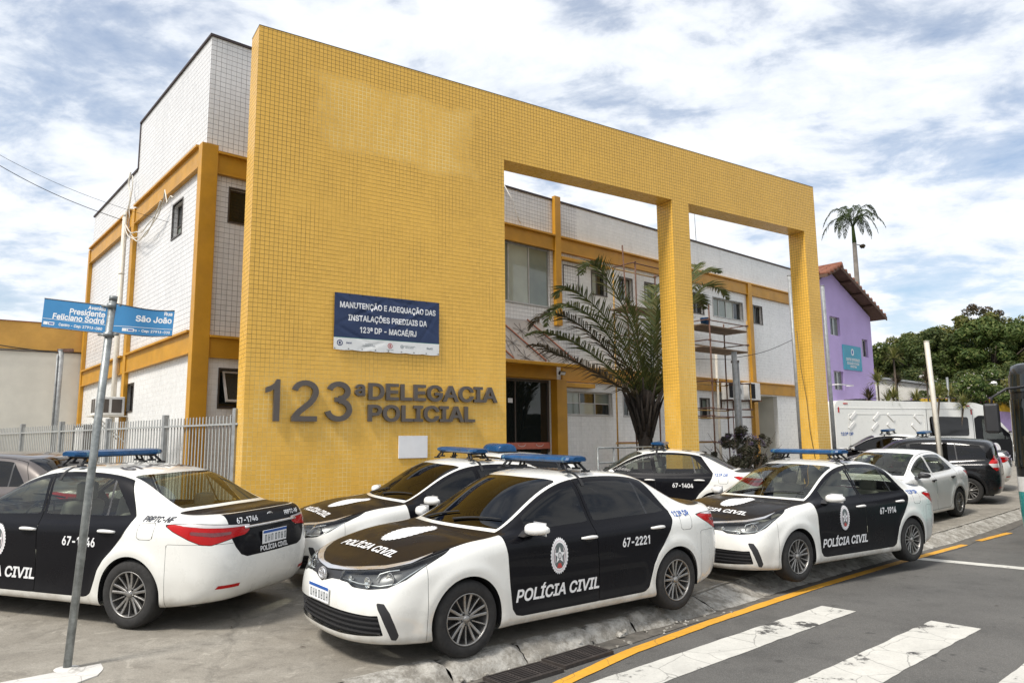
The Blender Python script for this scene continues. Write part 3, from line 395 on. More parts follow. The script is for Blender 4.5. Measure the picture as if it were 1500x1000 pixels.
'Ô':(533,'313,-27 356,-15 377,-6 415,17 447,47 462,65 485,105 503,150 514,200 517,254 514,309 503,359 485,404 462,443 447,461 415,491 396,504 357,524 313,536 267,540 221,536 177,524 138,504 119,491 87,461 60,425 48,403 30,359 20,309 16,254 20,200 30,150 48,105 60,83 87,47 119,17 138,4 177,-15 221,-27 267,-31;229,82 208,91 187,104 170,120 147,155 136,183 130,216 127,254 130,292 136,325 147,353 170,388 187,405 208,418 229,427 267,432 304,427 326,418 347,405 364,389 387,354 397,326 404,292 406,254 404,216 397,183 387,155 364,120 347,103 327,91 291,79 268,77;267,587 304,541 401,541 401,577 307,683 227,683 134,576 134,541 229,541')}
def _wind(p, l):
    w = 0
    for i in range(len(l)):
        a, b = l[i-1], l[i]
        if (a[1] > p[1]) != (b[1] > p[1]) and p[0] < (b[0]-a[0])*(p[1]-a[1])/(b[1]-a[1]) + a[0]: w += 1 if b[1] > a[1] else -1
    return w
_gc = {}
def glyph(c):
    return (GLYPHS.get(c, (300, ''))[0]/1000,)
def glyph_tri(c):
    if c not in _gc:
        s_ = GLYPHS.get(c, (300, ''))[1]; loops = [[(float(p.split(',')[0])/1000, float(p.split(',')[1])/1000) for p in l.split()] for l in s_.split(';')] if s_ else []
        pts, ed = [], []
        for l in loops: b = len(pts); pts += [Vector(p) for p in l]; ed += [(b+i, b+(i+1) % len(l)) for i in range(len(l))]
        vs_, _, fs_, _, _, _ = delaunay_2d_cdt(pts, ed, [], 0, 1e-5) if pts else ([], 0, [], 0, 0, 0); out = []
        for f in fs_:
            cc = sum((vs_[i] for i in f), Vector((0, 0)))/3
            if sum(_wind(cc, l) for l in loops) > 0:
                a, b_, d = (vs_[i] for i in f); out.append(tuple(f) if (b_-a).cross(d-a) > 0 else tuple(reversed(f)))
        _gc[c] = ([tuple(v) for v in vs_], out, None)
    return _gc[c]
def text_mesh(txt, size=.1, extrude=.0, weight=0., shear=0., sx=1., align='CENTER', space=1., fit=None):
    """lettering as a mesh in the XY plane, front towards +Z; fit=(width, cap height)"""
    K = size*1.26; items = []; lines = txt.split('\n'); ext = []
    for li, ln in enumerate(lines):
        x = 0; row = []
        for c in ln:
            if c == ' ': x += .19; continue
            row.append((x, c)); x += glyph(c)[0]*space
        w = x; o = {'LEFT': 0, 'CENTER': -w/2, 'RIGHT': -w}[align]; ext.append(w)
        items += [(X + o, -li*.82, c) for X, c in row]
    yo = (len(lines)-1)*.41 - .255; kx, ky = K*sx, K
    if fit: kx = fit[0]/max(ext); ky = fit[1]/.557
    V, F = [], []
    for X, Y, key in items:
        P2, tri, loops = glyph_tri(key); b = len(V); n = len(P2); T_ = lambda p: ((X + p[0] + shear*p[1])*kx, (Y + p[1] + yo)*ky)
        V += [(*T_(p), extrude) for p in P2]; F += [tuple(b + i for i in t_) for t_ in tri]
        if extrude > .002:
            V += [(*T_(p), -extrude) for p in P2]; F += [tuple(b + n + i for i in reversed(t_)) for t_ in tri]
            cnt = {}
            for t_ in tri:
                for k in range(3):
                    e = (t_[k], t_[(k+1) % 3]); cnt[e] = cnt.get(e, 0) + 1
            F += [(b + a_, b + n + a_, b + n + c_, b + c_) for a_, c_ in cnt if (c_, a_) not in cnt]
    me = bpy.data.meshes.new('lettering'); me.from_pydata(V, [], F); me.update(); return me
def TN(t, n, z=0.): return Vector((.755*t - .656*n, .656*t + .755*n, z))     # t along the kerb, n away from the road
def ground_z(x, y):
    n = -.656*x + .755*y; t = .755*x + .656*y
    return .028*max(0, min(n, 16) - 5.6) + .03*max(0, min(t, 40) - 15)
# ------------------------------------------------------------------ cars
t = NT('paint_white'); t.set(color=t.mix(t.ramp(t.noise(3.0, 6, .65), [(.45, 0.), (.8, .5)]), (.74, .735, .70), (.52, .49, .42)), rough=.28, coat=.9, coatr=.03)
sp = t.N('ShaderNodeSeparateXYZ', {0: t.coord()}); dirt = t.ramp(t.math('ADD', sp.outputs[2], t.math('MULTIPLY', t.noise(5, 5, .6), .35)), [(.36, .62), (.48, .22), (.70, .0)])
t.set(color=t.mix(dirt, t.mix(t.ramp(t.noise(2.0, 6, .65), [(.5, 0.), (.85, .30)]), (.77, .765, .72), (.60, .57, .50)), (.27, .23, .17)), rough=t.ramp(t.noise(6, 5, .6), [(.3, .22), (.75, .42)]))
def paint(name, c, coat=.9, rough=.3, metal=0., spec=.5):
    t = NT(name); sp = t.N('ShaderNodeSeparateXYZ', {0: t.coord()})
    dirt = t.ramp(t.math('ADD', sp.outputs[2], t.math('MULTIPLY', t.noise(5, 5, .6), .35)), [(.38, .35), (.66, .0)])
    t.set(color=t.mix(dirt, c, tuple(.6*v + .022 for v in c)), rough=t.ramp(t.noise(4, 5, .6), [(.3, rough), (.75, rough + .12)]), coat=coat, coatr=.02, metal=metal, spec=spec)
paint('paint_black', (.006, .006, .008), .12, .25, spec=.10); paint('paint_silver', (.80, .80, .77)); paint('paint_charcoal', (.010, .010, .011), .5, .22, spec=.15); paint('paint_bronze', (.075, .06, .052), metal=.3)
def glass(name, tint, refl=1.0):
    t = NT(name); bf = t.N('ShaderNodeNewGeometry').outputs['Backfacing']; fr = t.N('ShaderNodeFresnel', {'IOR': t.math('MULTIPLY_ADD', bf, -.862, 1.52)}).outputs[0]
    tr = t.N('ShaderNodeBsdfTransparent', {'Color': (*tint, 1)}); gl = t.N('ShaderNodeBsdfGlossy', {'Color': (1, 1, 1, 1), 'Roughness': .015})
    mx = t.N('ShaderNodeMixShader', {0: t.math('MINIMUM', t.math('MULTIPLY_ADD', fr, 1.0 * refl, .0), .32), 1: tr.outputs[0], 2: gl.outputs[0]}); t.l.new(mx.outputs[0], t.out.inputs[0])
glass('glass_dark', (.03, .03, .035), .85); glass('glass_tint', (.60, .64, .57)); glass('glass_clear', (.90, .92, .90), .8)
simple('tyre', (.022, .021, .020), .85, var=.35, scale=14, bump=.2)
simple('rim_alloy', (.30, .29, .275), .32, metal=.75, var=.2, scale=9); simple('rim_dark', (.035, .034, .033), .6, metal=.3)
simple('chrome', (.72, .72, .73), .32, metal=.85, var=.03); simple('lamp_grey', (.10, .10, .105), .3, metal=.5)
simple('lamp_bright', (.85, .85, .85), .15, metal=.9); simple('lamp_red', (.42, .004, .004), .25, coat=.25, var=.1, spec=.2); simple('lamp_red_dark', (.14, .006, .006), .2, coat=1.)
simple('lamp_pale', (.60, .56, .55), .15, coat=1.)
simple('bar_blue', (.006, .055, .15), .30, coat=.15, var=.3, scale=8, spec=.25); simple('bar_blue_pale', (.04, .13, .20), .25, coat=.2)
simple('decal_white', (.76, .76, .76), .4, var=.03); simple('decal_black', (.02, .02, .03), .4); simple('decal_grey', (.10, .12, .12), .4)
simple('decal_red', (.45, .06, .05), .5); simple('decal_pink', (.62, .52, .54), .5); simple('decal_blue', (.02, .09, .34), .4); simple('seat_fabric', (.26, .25, .23), .9); simple('seat_light', (.20, .17, .13), .9)
simple('amber', (.65, .35, .10), .4)

def sdf_poly(X, Z, poly):
    """signed distance to a polygon, negative inside"""
    P = np.array(poly); d = np.full(X.shape, 1e9); inside = np.zeros(X.shape, bool)
    for i in range(len(P)):
        a, b = P[i], P[(i+1) % len(P)]; e = b - a; wx, wz = X - a[0], Z - a[1]
        h = np.clip((wx*e[0] + wz*e[1]) / (e @ e + 1e-12), 0, 1)
        d = np.minimum(d, (wx - e[0]*h)**2 + (wz - e[1]*h)**2)
        c = ((a[1] > Z) != (b[1] > Z)) & (X < (b[0]-a[0]) * (Z-a[1]) / ((b[1]-a[1]) if abs(b[1]-a[1]) > 1e-12 else 1e-12) + a[0])
        inside ^= c
    return np.where(inside, -1, 1) * np.sqrt(d)
def split(M, g):
    """cut the triangle soup M=(A,T) where g crosses 0; A rows are x y z nx ny nz u v"""
    A, T = M
    if len(T) == 0: return M, M
    g = np.where(np.abs(g) < 1e-6, -1e-6, g); s = g[T] < 0; c = s.sum(1)
    fin, fout = [T[c == 3]], [T[c == 0]]; mixed = T[(c == 1) | (c == 2)]; new = []; cache = {}; n0 = len(A)
    def cut(i, j):
        k = (i, j) if i < j else (j, i)
        if k not in cache:
            h = g[k[0]] / (g[k[0]] - g[k[1]]); cache[k] = n0 + len(new); new.append(A[k[0]]*(1-h) + A[k[1]]*h)
        return cache[k]
    ti, to = [], []
    for tr in mixed.tolist():
        sg = [g[i] < 0 for i in tr]
        k = sg.index(True) if sum(sg) == 1 else sg.index(False)
        a, b, c_ = tr[k], tr[(k+1) % 3], tr[(k+2) % 3]; ab, ac = cut(a, b), cut(a, c_)
        one, two = [(a, ab, ac)], [(ab, b, c_), (ab, c_, ac)]
        if sg[k]: ti += one; to += two
        else: to += one; ti += two
    if new: A = np.vstack([A, np.array(new)])
    cat = lambda l, e: np.vstack([x for x in (l + ([np.array(e)] if e else [])) if len(x)]) if any(len(x) for x in l) or e else np.zeros((0, 3), int)
    return (A, cat(fin, ti)), (A, cat(fout, to))
def compact(M):
    A, T = M; u, inv = np.unique(T.ravel(), return_inverse=True); return A[u], inv.reshape(-1, 3)
def G(M):
    A = M[0]; return A[:, 0], A[:, 1], A[:, 2], A[:, 6], A[:, 7]

def sedan_net(kind):
    # rows: stations from nose (0) to tail (16); columns: lines from sill (0) over the flank to the roof centre (10)
    L = {}
    L[0] = [(2.0,0,.20),(1.98,.3,.20),(1.92,.5,.20),(1.8,.6,.20),(1.6,.64,.19),(1.35,.66,.19),(.95,.68,.19),(.45,.68,.19),(0,.68,.19),(-.5,.68,.19),(-1.0,.68,.19),(-1.38,.66,.20),(-1.75,.62,.22),(-1.95,.56,.25),(-2.05,.45,.26),(-2.08,.25,.27),(-2.08,0,.27)]
    L[1] = [(2.235,0,.185),(2.215,.34,.185),(2.12,.60,.19),(1.96,.755,.19),(1.72,.825,.185),(1.35,.84,.185),(.95,.85,.19),(.45,.853,.19),(0,.853,.19),(-.5,.853,.19),(-1.0,.85,.19),(-1.38,.845,.20),(-1.75,.81,.22),(-2.02,.735,.25),(-2.17,.56,.26),(-2.215,.3,.265),(-2.22,0,.265)]
    L[2] = [(2.275,0,.29),(2.255,.36,.29),(2.165,.63,.29),(2.01,.79,.29),(1.74,.855,.30),(1.35,.87,.33),(.95,.868,.33),(.45,.868,.33),(0,.868,.33),(-.5,.868,.33),(-1.0,.868,.33),(-1.38,.872,.34),(-1.76,.853,.36),(-2.08,.785,.38),(-2.255,.61,.38),(-2.30,.33,.38),(-2.31,0,.38)]
    L[3] = [(2.29,0,.42),(2.268,.36,.42),(2.18,.645,.42),(2.02,.812,.43),(1.74,.873,.46),(1.35,.888,.50),(.95,.878,.52),(.45,.876,.52),(0,.876,.52),(-.5,.876,.52),(-1.0,.878,.52),(-1.38,.888,.52),(-1.76,.875,.55),(-2.10,.805,.58),(-2.285,.625,.60),(-2.325,.34,.60),(-2.335,0,.60)]
    L[4] = [(2.285,0,.55),(2.262,.355,.55),(2.17,.64,.555),(1.99,.815,.58),(1.72,.877,.63),(1.35,.890,.67),(.95,.882,.70),(.45,.878,.70),(0,.878,.70),(-.5,.878,.70),(-1.0,.880,.70),(-1.38,.890,.70),(-1.75,.878,.74),(-2.08,.81,.76),(-2.265,.625,.78),(-2.305,.34,.79),(-2.315,0,.79)]
    L[5] = [(2.255,0,.655),(2.235,.35,.655),(2.135,.635,.665),(1.945,.805,.70),(1.69,.868,.76),(1.35,.880,.82),(.95,.876,.865),(.45,.871,.872),(0,.870,.88),(-.5,.871,.89),(-1.0,.875,.905),(-1.38,.880,.92),(-1.75,.862,.945),(-2.06,.785,.955),(-2.225,.61,.965),(-2.265,.33,.975),(-2.275,0,.975)]
    L[6] = [(2.20,0,.725),(2.175,.34,.728),(2.07,.625,.745),(1.89,.765,.785),(1.65,.812,.845),(1.33,.825,.905),(.93,.825,.955),(.45,.815,.965),(0,.812,.975),(-.5,.812,.985),(-1.0,.812,1.00),(-1.40,.80,1.02),(-1.75,.765,1.04),(-2.03,.70,1.045),(-2.18,.555,1.05),(-2.22,.30,1.055),(-2.23,0,1.055)]
    L[7] = [(2.17,0,.742),(2.14,.30,.748),(2.03,.56,.77),(1.85,.70,.82),(1.62,.75,.875),(1.31,.765,.93),(.93,.765,.965),(.47,.725,1.105),(.03,.715,1.19),(-.48,.715,1.215),(-1.0,.712,1.20),(-1.38,.72,1.135),(-1.74,.705,1.06),(-2.01,.655,1.058),(-2.155,.50,1.062),(-2.195,.27,1.065),(-2.20,0,1.065)]
    L[8] = [(2.13,0,.757),(2.10,.24,.765),(1.99,.46,.79),(1.81,.58,.84),(1.59,.64,.892),(1.30,.67,.942),(.93,.70,.975),(.48,.635,1.215),(.05,.600,1.385),(-.45,.590,1.425),(-.97,.585,1.385),(-1.34,.610,1.245),(-1.72,.640,1.078),(-1.99,.615,1.068),(-2.13,.45,1.072),(-2.17,.24,1.074),(-2.175,0,1.074)]
    L[9] = [(2.08,0,.778),(2.06,.13,.782),(1.95,.25,.81),(1.79,.31,.862),(1.57,.34,.915),(1.30,.36,.958),(1.03,.37,.988),(.63,.345,1.228),(.20,.335,1.430),(-.38,.33,1.470),(-1.05,.33,1.415),(-1.44,.34,1.262),(-1.82,.355,1.095),(-2.03,.34,1.082),(-2.13,.25,1.080),(-2.16,.13,1.080),(-2.165,0,1.080)]
    L[10] = [(2.04,0,.790),(2.02,0,.795),(1.93,0,.820),(1.78,0,.870),(1.56,0,.922),(1.30,0,.963),(1.08,0,.992),(.68,0,1.235),(.25,0,1.442),(-.35,0,1.482),(-1.08,0,1.427),(-1.47,0,1.270),(-1.85,0,1.102),(-2.04,0,1.087),(-2.125,0,1.084),(-2.15,0,1.083),(-2.155,0,1.083)]
    P = np.array([L[j] for j in range(11)]).transpose(1, 0, 2).astype(float)
    if kind == 'hatch':
        # a tall two-box body: the roof runs to the tail and drops steeply
        z8 = {9: (-.42,.60,1.50), 10: (-1.0,.605,1.505), 11: (-1.55,.60,1.46), 12: (-1.93,.60,1.36), 13: (-2.07,.62,1.12), 14: (-2.15,.50,1.08), 15: (-2.19,.26,1.07), 16: (-2.195,0,1.07)}
        z9 = {9: (-.38,.34,1.545), 10: (-1.0,.34,1.55), 11: (-1.60,.34,1.515), 12: (-2.02,.34,1.41), 13: (-2.14,.36,1.13), 14: (-2.19,.27,1.09), 15: (-2.22,.14,1.08), 16: (-2.225,0,1.08)}
        z10 = {9: (-.35,0,1.555), 10: (-1.0,0,1.56), 11: (-1.62,0,1.525), 12: (-2.05,0,1.42), 13: (-2.17,0,1.135), 14: (-2.21,0,1.095), 15: (-2.235,0,1.085), 16: (-2.24,0,1.085)}
        z7 = {9: (-.45,.72,1.25), 10: (-1.0,.72,1.255), 11: (-1.5,.715,1.245), 12: (-1.86,.69,1.21), 13: (-2.03,.675,1.08), 14: (-2.15,.54,1.065), 15: (-2.2,.29,1.06), 16: (-2.21,0,1.06)}
        for i in range(9, 17): P[i, 8], P[i, 9], P[i, 10], P[i, 7] = z8[i], z9[i], z10[i], z7[i]
        P[8, 8, 2] += .05; P[8, 9, 2] += .05; P[8, 10, 2] += .05; P[8, 7, 2] += .02
    return P
def bspl(C, t):
    """uniform cubic B-spline along axis 0 (already padded with one phantom each end)"""
    n = C.shape[0] - 3; i = np.clip(np.floor(t).astype(int), 0, n-1); f = (t - i)[:, None, None]
    b0 = (1-f)**3/6; b1 = (3*f**3 - 6*f**2 + 4)/6; b2 = (-3*f**3 + 3*f**2 + 3*f + 1)/6; b3 = f**3/6
    return C[i]*b0 + C[i+1]*b1 + C[i+2]*b2 + C[i+3]*b3
def padU(P):
    a = P[1].copy(); a[:, 1] *= -1; b = P[-2].copy(); b[:, 1] *= -1
    return np.concatenate([a[None], P, b[None]], 0)
def padV(P):   # P [j][i][3]
    a = 2*P[0] - P[1]; b = P[-2].copy(); b[:, 1] *= -1
    return np.concatenate([a[None], P, b[None]], 0)
def body_surface(kind='sedan', su=13, sv=9):
    P = sedan_net(kind); Q = P.copy()
    def evalS(Q, tu, tv):
        S = bspl(padU(Q), tu); S = bspl(padV(S.transpose(1, 0, 2)), tv).transpose(1, 0, 2); return S
    for _ in range(4): Q = Q + .8*(P - evalS(Q, np.arange(17.), np.arange(11.)))
    tu = np.arange(16*su + 1)/su; tv = np.arange(10*sv + 1)/sv
    S = evalS(Q, tu, tv); S[0, :, 1] = 0; S[-1, :, 1] = 0; S[:, -1, 1] = 0; S[..., 1] = np.maximum(S[..., 1], 0)
    X, Y, Z = S[..., 0], S[..., 1], S[..., 2]
    for xc in (1.35, -1.35):      # swollen wheel arches
        r = np.hypot(X - xc, Z - .316); Y += .014*np.exp(-((r - .40)/.06)**2) * (Z < .85) * (Z > .16)
    # a crisp waist crease along the flank
    nu, nv = S.shape[:2]; A = np.zeros((nu*nv, 8)); A[:, :3] = S.reshape(-1, 3)
    A[:, 6] = np.repeat(tu, nv); A[:, 7] = np.tile(tv, nu)
    idx = np.arange(nu*nv).reshape(nu, nv); a, b, c, d = idx[:-1, :-1].ravel(), idx[1:, :-1].ravel(), idx[1:, 1:].ravel(), idx[:-1, 1:].ravel()
    T = np.vstack([np.stack([a, b, c], 1), np.stack([a, c, d], 1)])
    V = A[:, :3]; fn = np.cross(V[T[:, 1]] - V[T[:, 0]], V[T[:, 2]] - V[T[:, 0]])
    N = np.zeros_like(V)
    for k in range(3): np.add.at(N, T[:, k], fn)
    m = (V[:, 1] < 1e-6) & ((A[:, 7] > 9.99) | (A[:, 6] < .01) | (A[:, 6] > 15.99)); N[m, 1] = 0
    N /= np.linalg.norm(N, axis=1)[:, None] + 1e-12
    if N[(np.abs(A[:, 6] - 9) < .01) & (np.abs(A[:, 7] - 4) < .01)][0, 1] < 0: N = -N; T = T[:, ::-1]
    A[:, 3:6] = N; ar = np.linalg.norm(fn, axis=1); T = T[ar > 1e-10]
    return (A, T)
def mirror(M):
    A, T = M; B = A.copy(); B[:, 1] *= -1; B[:, 4] *= -1; return (B, T[:, ::-1])
def both(M):
    B = mirror(M); return (np.vstack([M[0], B[0]]), np.vstack([M[1], B[1] + len(M[0])]))
def inset(M, d):
    A = M[0].copy(); A[:, :3] -= A[:, 3:6]*d; return (A, M[1])
def mk(name, M, mat, parent, sym=False, right=False):
    M = compact(M)
    if sym: M = both(M)
    if right: M = mirror(M)
    if len(M[1]) == 0: return None
    return link(name, from_np(name, M[0][:, :3], M[1], mat, True, M[0][:, 3:6]), parent)

class Decals:
    def __init__(s, M):
        B = both(compact(M)); s.bvh = BVHTree.FromPolygons([tuple(v) for v in B[0][:, :3]], [tuple(t) for t in B[1].tolist()])
    def project(s, me, org, right, up, off=.003):
        org, right, up = Vector(org), Vector(right).normalized(), Vector(up).normalized(); n = right.cross(up)
        bm = bmesh.new(); bm.from_mesh(me)
        bmesh.ops.triangulate(bm, faces=bm.faces[:]); bmesh.ops.subdivide_edges(bm, edges=[e for e in bm.edges if e.calc_length() > .045], cuts=3); bmesh.ops.triangulate(bm, faces=bm.faces[:])
        for v in bm.verts:
            p = org + right*v.co.x + up*v.co.y; hit = s.bvh.ray_cast(p + n*.6, -n, 2.0)
            q = hit[0] if hit[0] else p
            v.co = q + n*(off + max(0, v.co.z))
        bm.to_mesh(me); bm.free(); me.update(); return me
    def text(s, txt, org, right, up, size, mat, parent, name='lettering', off=.003, **k):
        me = s.project(text_mesh(txt, size, .0012, **k), org, right, up, off); me.materials.append(MATS[mat]); return link(name, me, parent)

def disc2d(mb, rx, ry, z, mi, n=48, scal=0., lob=24, cx=0, cy=0):
    pts = []
    for k in range(n*2 if scal else n):
        a = 2*math.pi*k/(n*2 if scal else n); w = 1 + (scal*(abs(math.sin(a*lob/2)) - .5) if scal else 0)
        pts.append((cx + rx*w*math.cos(a), cy + ry*w*math.sin(a), z))
    mb.mat(mi).add([(cx, cy, z)] + pts, [(0, i+1, (i+1) % len(pts) + 1) for i in range(len(pts))], False)
def poly2d(mb, pts, z, mi):
    mb.mat(mi).add([(a, b, z) for a, b in pts], [tuple(t) for t in tessellate_polygon([[Vector((a, b, 0)) for a, b in pts]])], False)
EMB = ['decal_white', 'decal_pink', 'decal_grey', 'decal_red', 'decal_blue', 'decal_black']
def emblem_mesh(rx=.105, ry=.158, plain=False):
    mb = MB(); disc2d(mb, rx, ry, 0, 0, 60, .10, 30)
    if not plain:
        disc2d(mb, rx*.86, ry*.88, .0006, 1); disc2d(mb, rx*.80, ry*.83, .0012, 0); disc2d(mb, rx*.70, ry*.74, .0018, 2)
        poly2d(mb, [(-rx*.32, -ry*.70), (rx*.32, -ry*.70), (rx*.15, -ry*.42), (-rx*.15, -ry*.42)], .0024, 3)
        st = [((rx*.66 if k % 2 == 0 else rx*.29)*math.sin(math.pi*k/5), (ry*.50 if k % 2 == 0 else ry*.22)*math.cos(math.pi*k/5) + ry*.02) for k in range(10)]
        poly2d(mb, st, .003, 0); disc2d(mb, rx*.20, ry*.20, .0036, 5); disc2d(mb, rx*.15, ry*.15, .0042, 0)
        poly2d(mb, [(-rx*.025, -ry*.13), (rx*.025, -ry*.13), (rx*.025, ry*.13), (-rx*.025, ry*.13)], .0048, 5)
        for sx in (-1, 1): poly2d(mb, [(sx*rx*.45, -ry*.5), (sx*rx*.62, -ry*.2), (sx*rx*.60, ry*.25), (sx*rx*.38, ry*.52), (sx*rx*.50, ry*.2), (sx*rx*.50, -ry*.2)][::sx], .0022, 1)
    return mb.mesh('emblem', EMB)
def badge_mesh(r=.06):
    mb = MB(); mb.smooth = True
    def ring(rx, ry, w, cy=0, n=36):
        pts = [(rx*math.cos(2*math.pi*k/n), cy + ry*math.sin(2*math.pi*k/n), 0) for k in range(n+1)]
        mb.tube(pts, w, 6, False)
    ring(r, r*.68, r*.10); ring(r*.26, r*.60, r*.085); ring(r*.72, r*.27, r*.085, r*.33); return mb.mesh('brand_badge', 'chrome')

def wheel_build():
    w = empty('wheel'); Rx = Matrix.Rotation(R(-90), 4, 'X')     # lathe axis -> +Y (outward)
    mb = MB(); mb.lathe([(.205,-.10),(.235,-.112),(.285,-.112),(.308,-.10),(.316,-.07),(.3165,-.02),(.3165,.03),(.316,.055),(.308,.085),(.290,.100),(.262,.106),(.235,.104),(.214,.096),(.205,.085)], 56, Rx)
    for rr in (.3175,):
        for h in (-.045, 0, .035): pass
    mb.build('tyre', 'tyre', w)
    mb = MB(); mb.lathe([(.207,.088),(.213,.094),(.211,.100),(.203,.098),(.199,.085),(.196,.02),(.193,-.08)], 56, Rx)
    rim = mb.build('rim', 'rim_alloy', w)
    mb = MB(); mb.lathe([(.0,-.02),(.10,-.02),(.195,-.03)], 32, Rx); mb.build('brake_disc', 'rim_dark', w)
    mb = MB()
    def spoke(a, w0, w1):
        c, s_ = math.cos(a), math.sin(a)
        def P(r, o, y): return (c*r - s_*o, y, s_*r + c*o)
        prof = [(.035, w0, .076), (.09, w0*.9, .074), (.15, (w0+w1)/2, .080), (.2, w1, .090)]
        vs = []
        for r_, ww, y in prof: vs += [P(r_, -ww, y-.003), P(r_, -ww*.55, y), P(r_, ww*.55, y), P(r_, ww, y-.003), P(r_, ww*.9, y-.03), P(r_, -ww*.9, y-.03)]
        fs = [(i*6+k, i*6+(k+1) % 6, i*6+6+(k+1) % 6, i*6+6+k) for i in range(3) for k in range(6)]
        mb.add(vs, fs)
    for g in range(5):
        b = g*2*math.pi/5 + R(90)
        spoke(b - R(10), .0125, .0115); spoke(b + R(10), .0125, .0115); spoke(b + R(36), .0065, .006)
    sp = mb.build('spokes', 'rim_alloy', w)
    mb = MB(); mb.lathe([(0,.092),(.022,.092),(.030,.086),(.034,.07),(.058,.068),(.066,.055),(.066,.03)], 24, Rx); mb.build('hub_cap', 'rim_alloy', w)
    nut = MB().lathe([(0,.016),(.008,.014),(.010,0)], 8, Rx).mesh('lug_nut', 'rim_dark')
    for g in range(5):
        a = g*2*math.pi/5 + R(54); link('lug_nut', nut, w, (math.cos(a)*.049, .068, math.sin(a)*.049))
    return w

def lightbar_build(kind='bar'):
    b = empty('light_bar'); hw = .60
    if kind == 'bar':
        mb = MB(); n = 40; prof = [(-.13,-.026),(-.15,-.005),(-.135,.022),(-.08,.036),(.08,.036),(.135,.022),(.15,-.005),(.13,-.026)]
        rings = []
        for k in range(n+1):
            y = -hw + 2*hw*k/n; e = max(0, (abs(y) - (hw-.10))/.10); sc = math.sqrt(max(0, 1 - (e*.93)**2)) if e > 0 else 1
            rings.append([(px*(.35 + .65*sc), y, pz*(.55 + .45*sc)) for px, pz in prof])
        m = len(prof); vs = [v for r_ in rings for v in r_]
        for i in range(n):
            y = -hw + 2*hw*(i + .5)/n
            mb.cur = 1 if .52 > abs(y) > .47 else 0
            mb.add([], []); base = 0
            for k in range(m): mb.f.append((i*m+k, i*m+(k+1) % m, (i+1)*m+(k+1) % m, (i+1)*m+k)); mb.mi.append(mb.cur); mb.sm.append(False)
        mb.v = vs; mb.cur = 0; mb.f.append(tuple(range(m))); mb.f.append(tuple(n*m + k for k in range(m-1, -1, -1))); mb.mi += [0, 0]; mb.sm += [False]*2
        o = mb.build('lens', ['bar_blue', 'bar_blue_pale'], b); fixn(o.data)
        mb = MB(); mb.box(-.12, .12, -.50, .50, -.036, -.0262); mb.build('base_tray', 'black_plastic', b)
        for sy in (-1, 1):
            mb = MB()
            for x in (-.10, .10):
                mb.tube([(x, sy*.40, -.035), (x*1.1, sy*.44, -.09)], .014, 6); mb.tube([(x, sy*.47, -.035), (x*1.3, sy*.55, -.115)], .014, 6)
                mb.box(x*1.3-.035, x*1.3+.035, sy*.55-.03, sy*.55+.03, -.13, -.11); mb.box(x-.03, x+.03, sy*.44-.035, sy*.44+.035, -.105, -.085)
            mb.box(-.13, .13, sy*.44-.012, sy*.44+.012, -.050, -.0365)
            mb.build('bracket', 'black_plastic', b)
    else:
        mb = MB(); mb.smooth = True; n = 14
        vs = []; fs = []
        for i, y in enumerate((-.30, -.28, -.15, 0, .15, .28, .30)):
            s_ = 1 if abs(y) < .29 else .8
            for k in range(9):
                a = math.pi*k/8; vs.append((-.02 + .19*math.cos(a)*s_, y, .13*math.sin(a)**.8*s_))
        for i in range(6):
            for k in range(8): fs.append((i*9+k, i*9+k+1, (i+1)*9+k+1, (i+1)*9+k))
        mb.add(vs, fs + [tuple(range(9)), tuple(range(54, 63))[::-1]]); o = mb.build('lens', 'bar_blue', b); fixn(o.data)
        mb = MB(); mb.box(.13, .172, -.20, .20, .02, .09); mb.build('speaker_opening', 'dark_void', b)
        mb = MB(); mb.box(-.2, .2, -.28, .28, -.03, -.002); mb.build('base_tray', 'black_plastic', b)
    return b

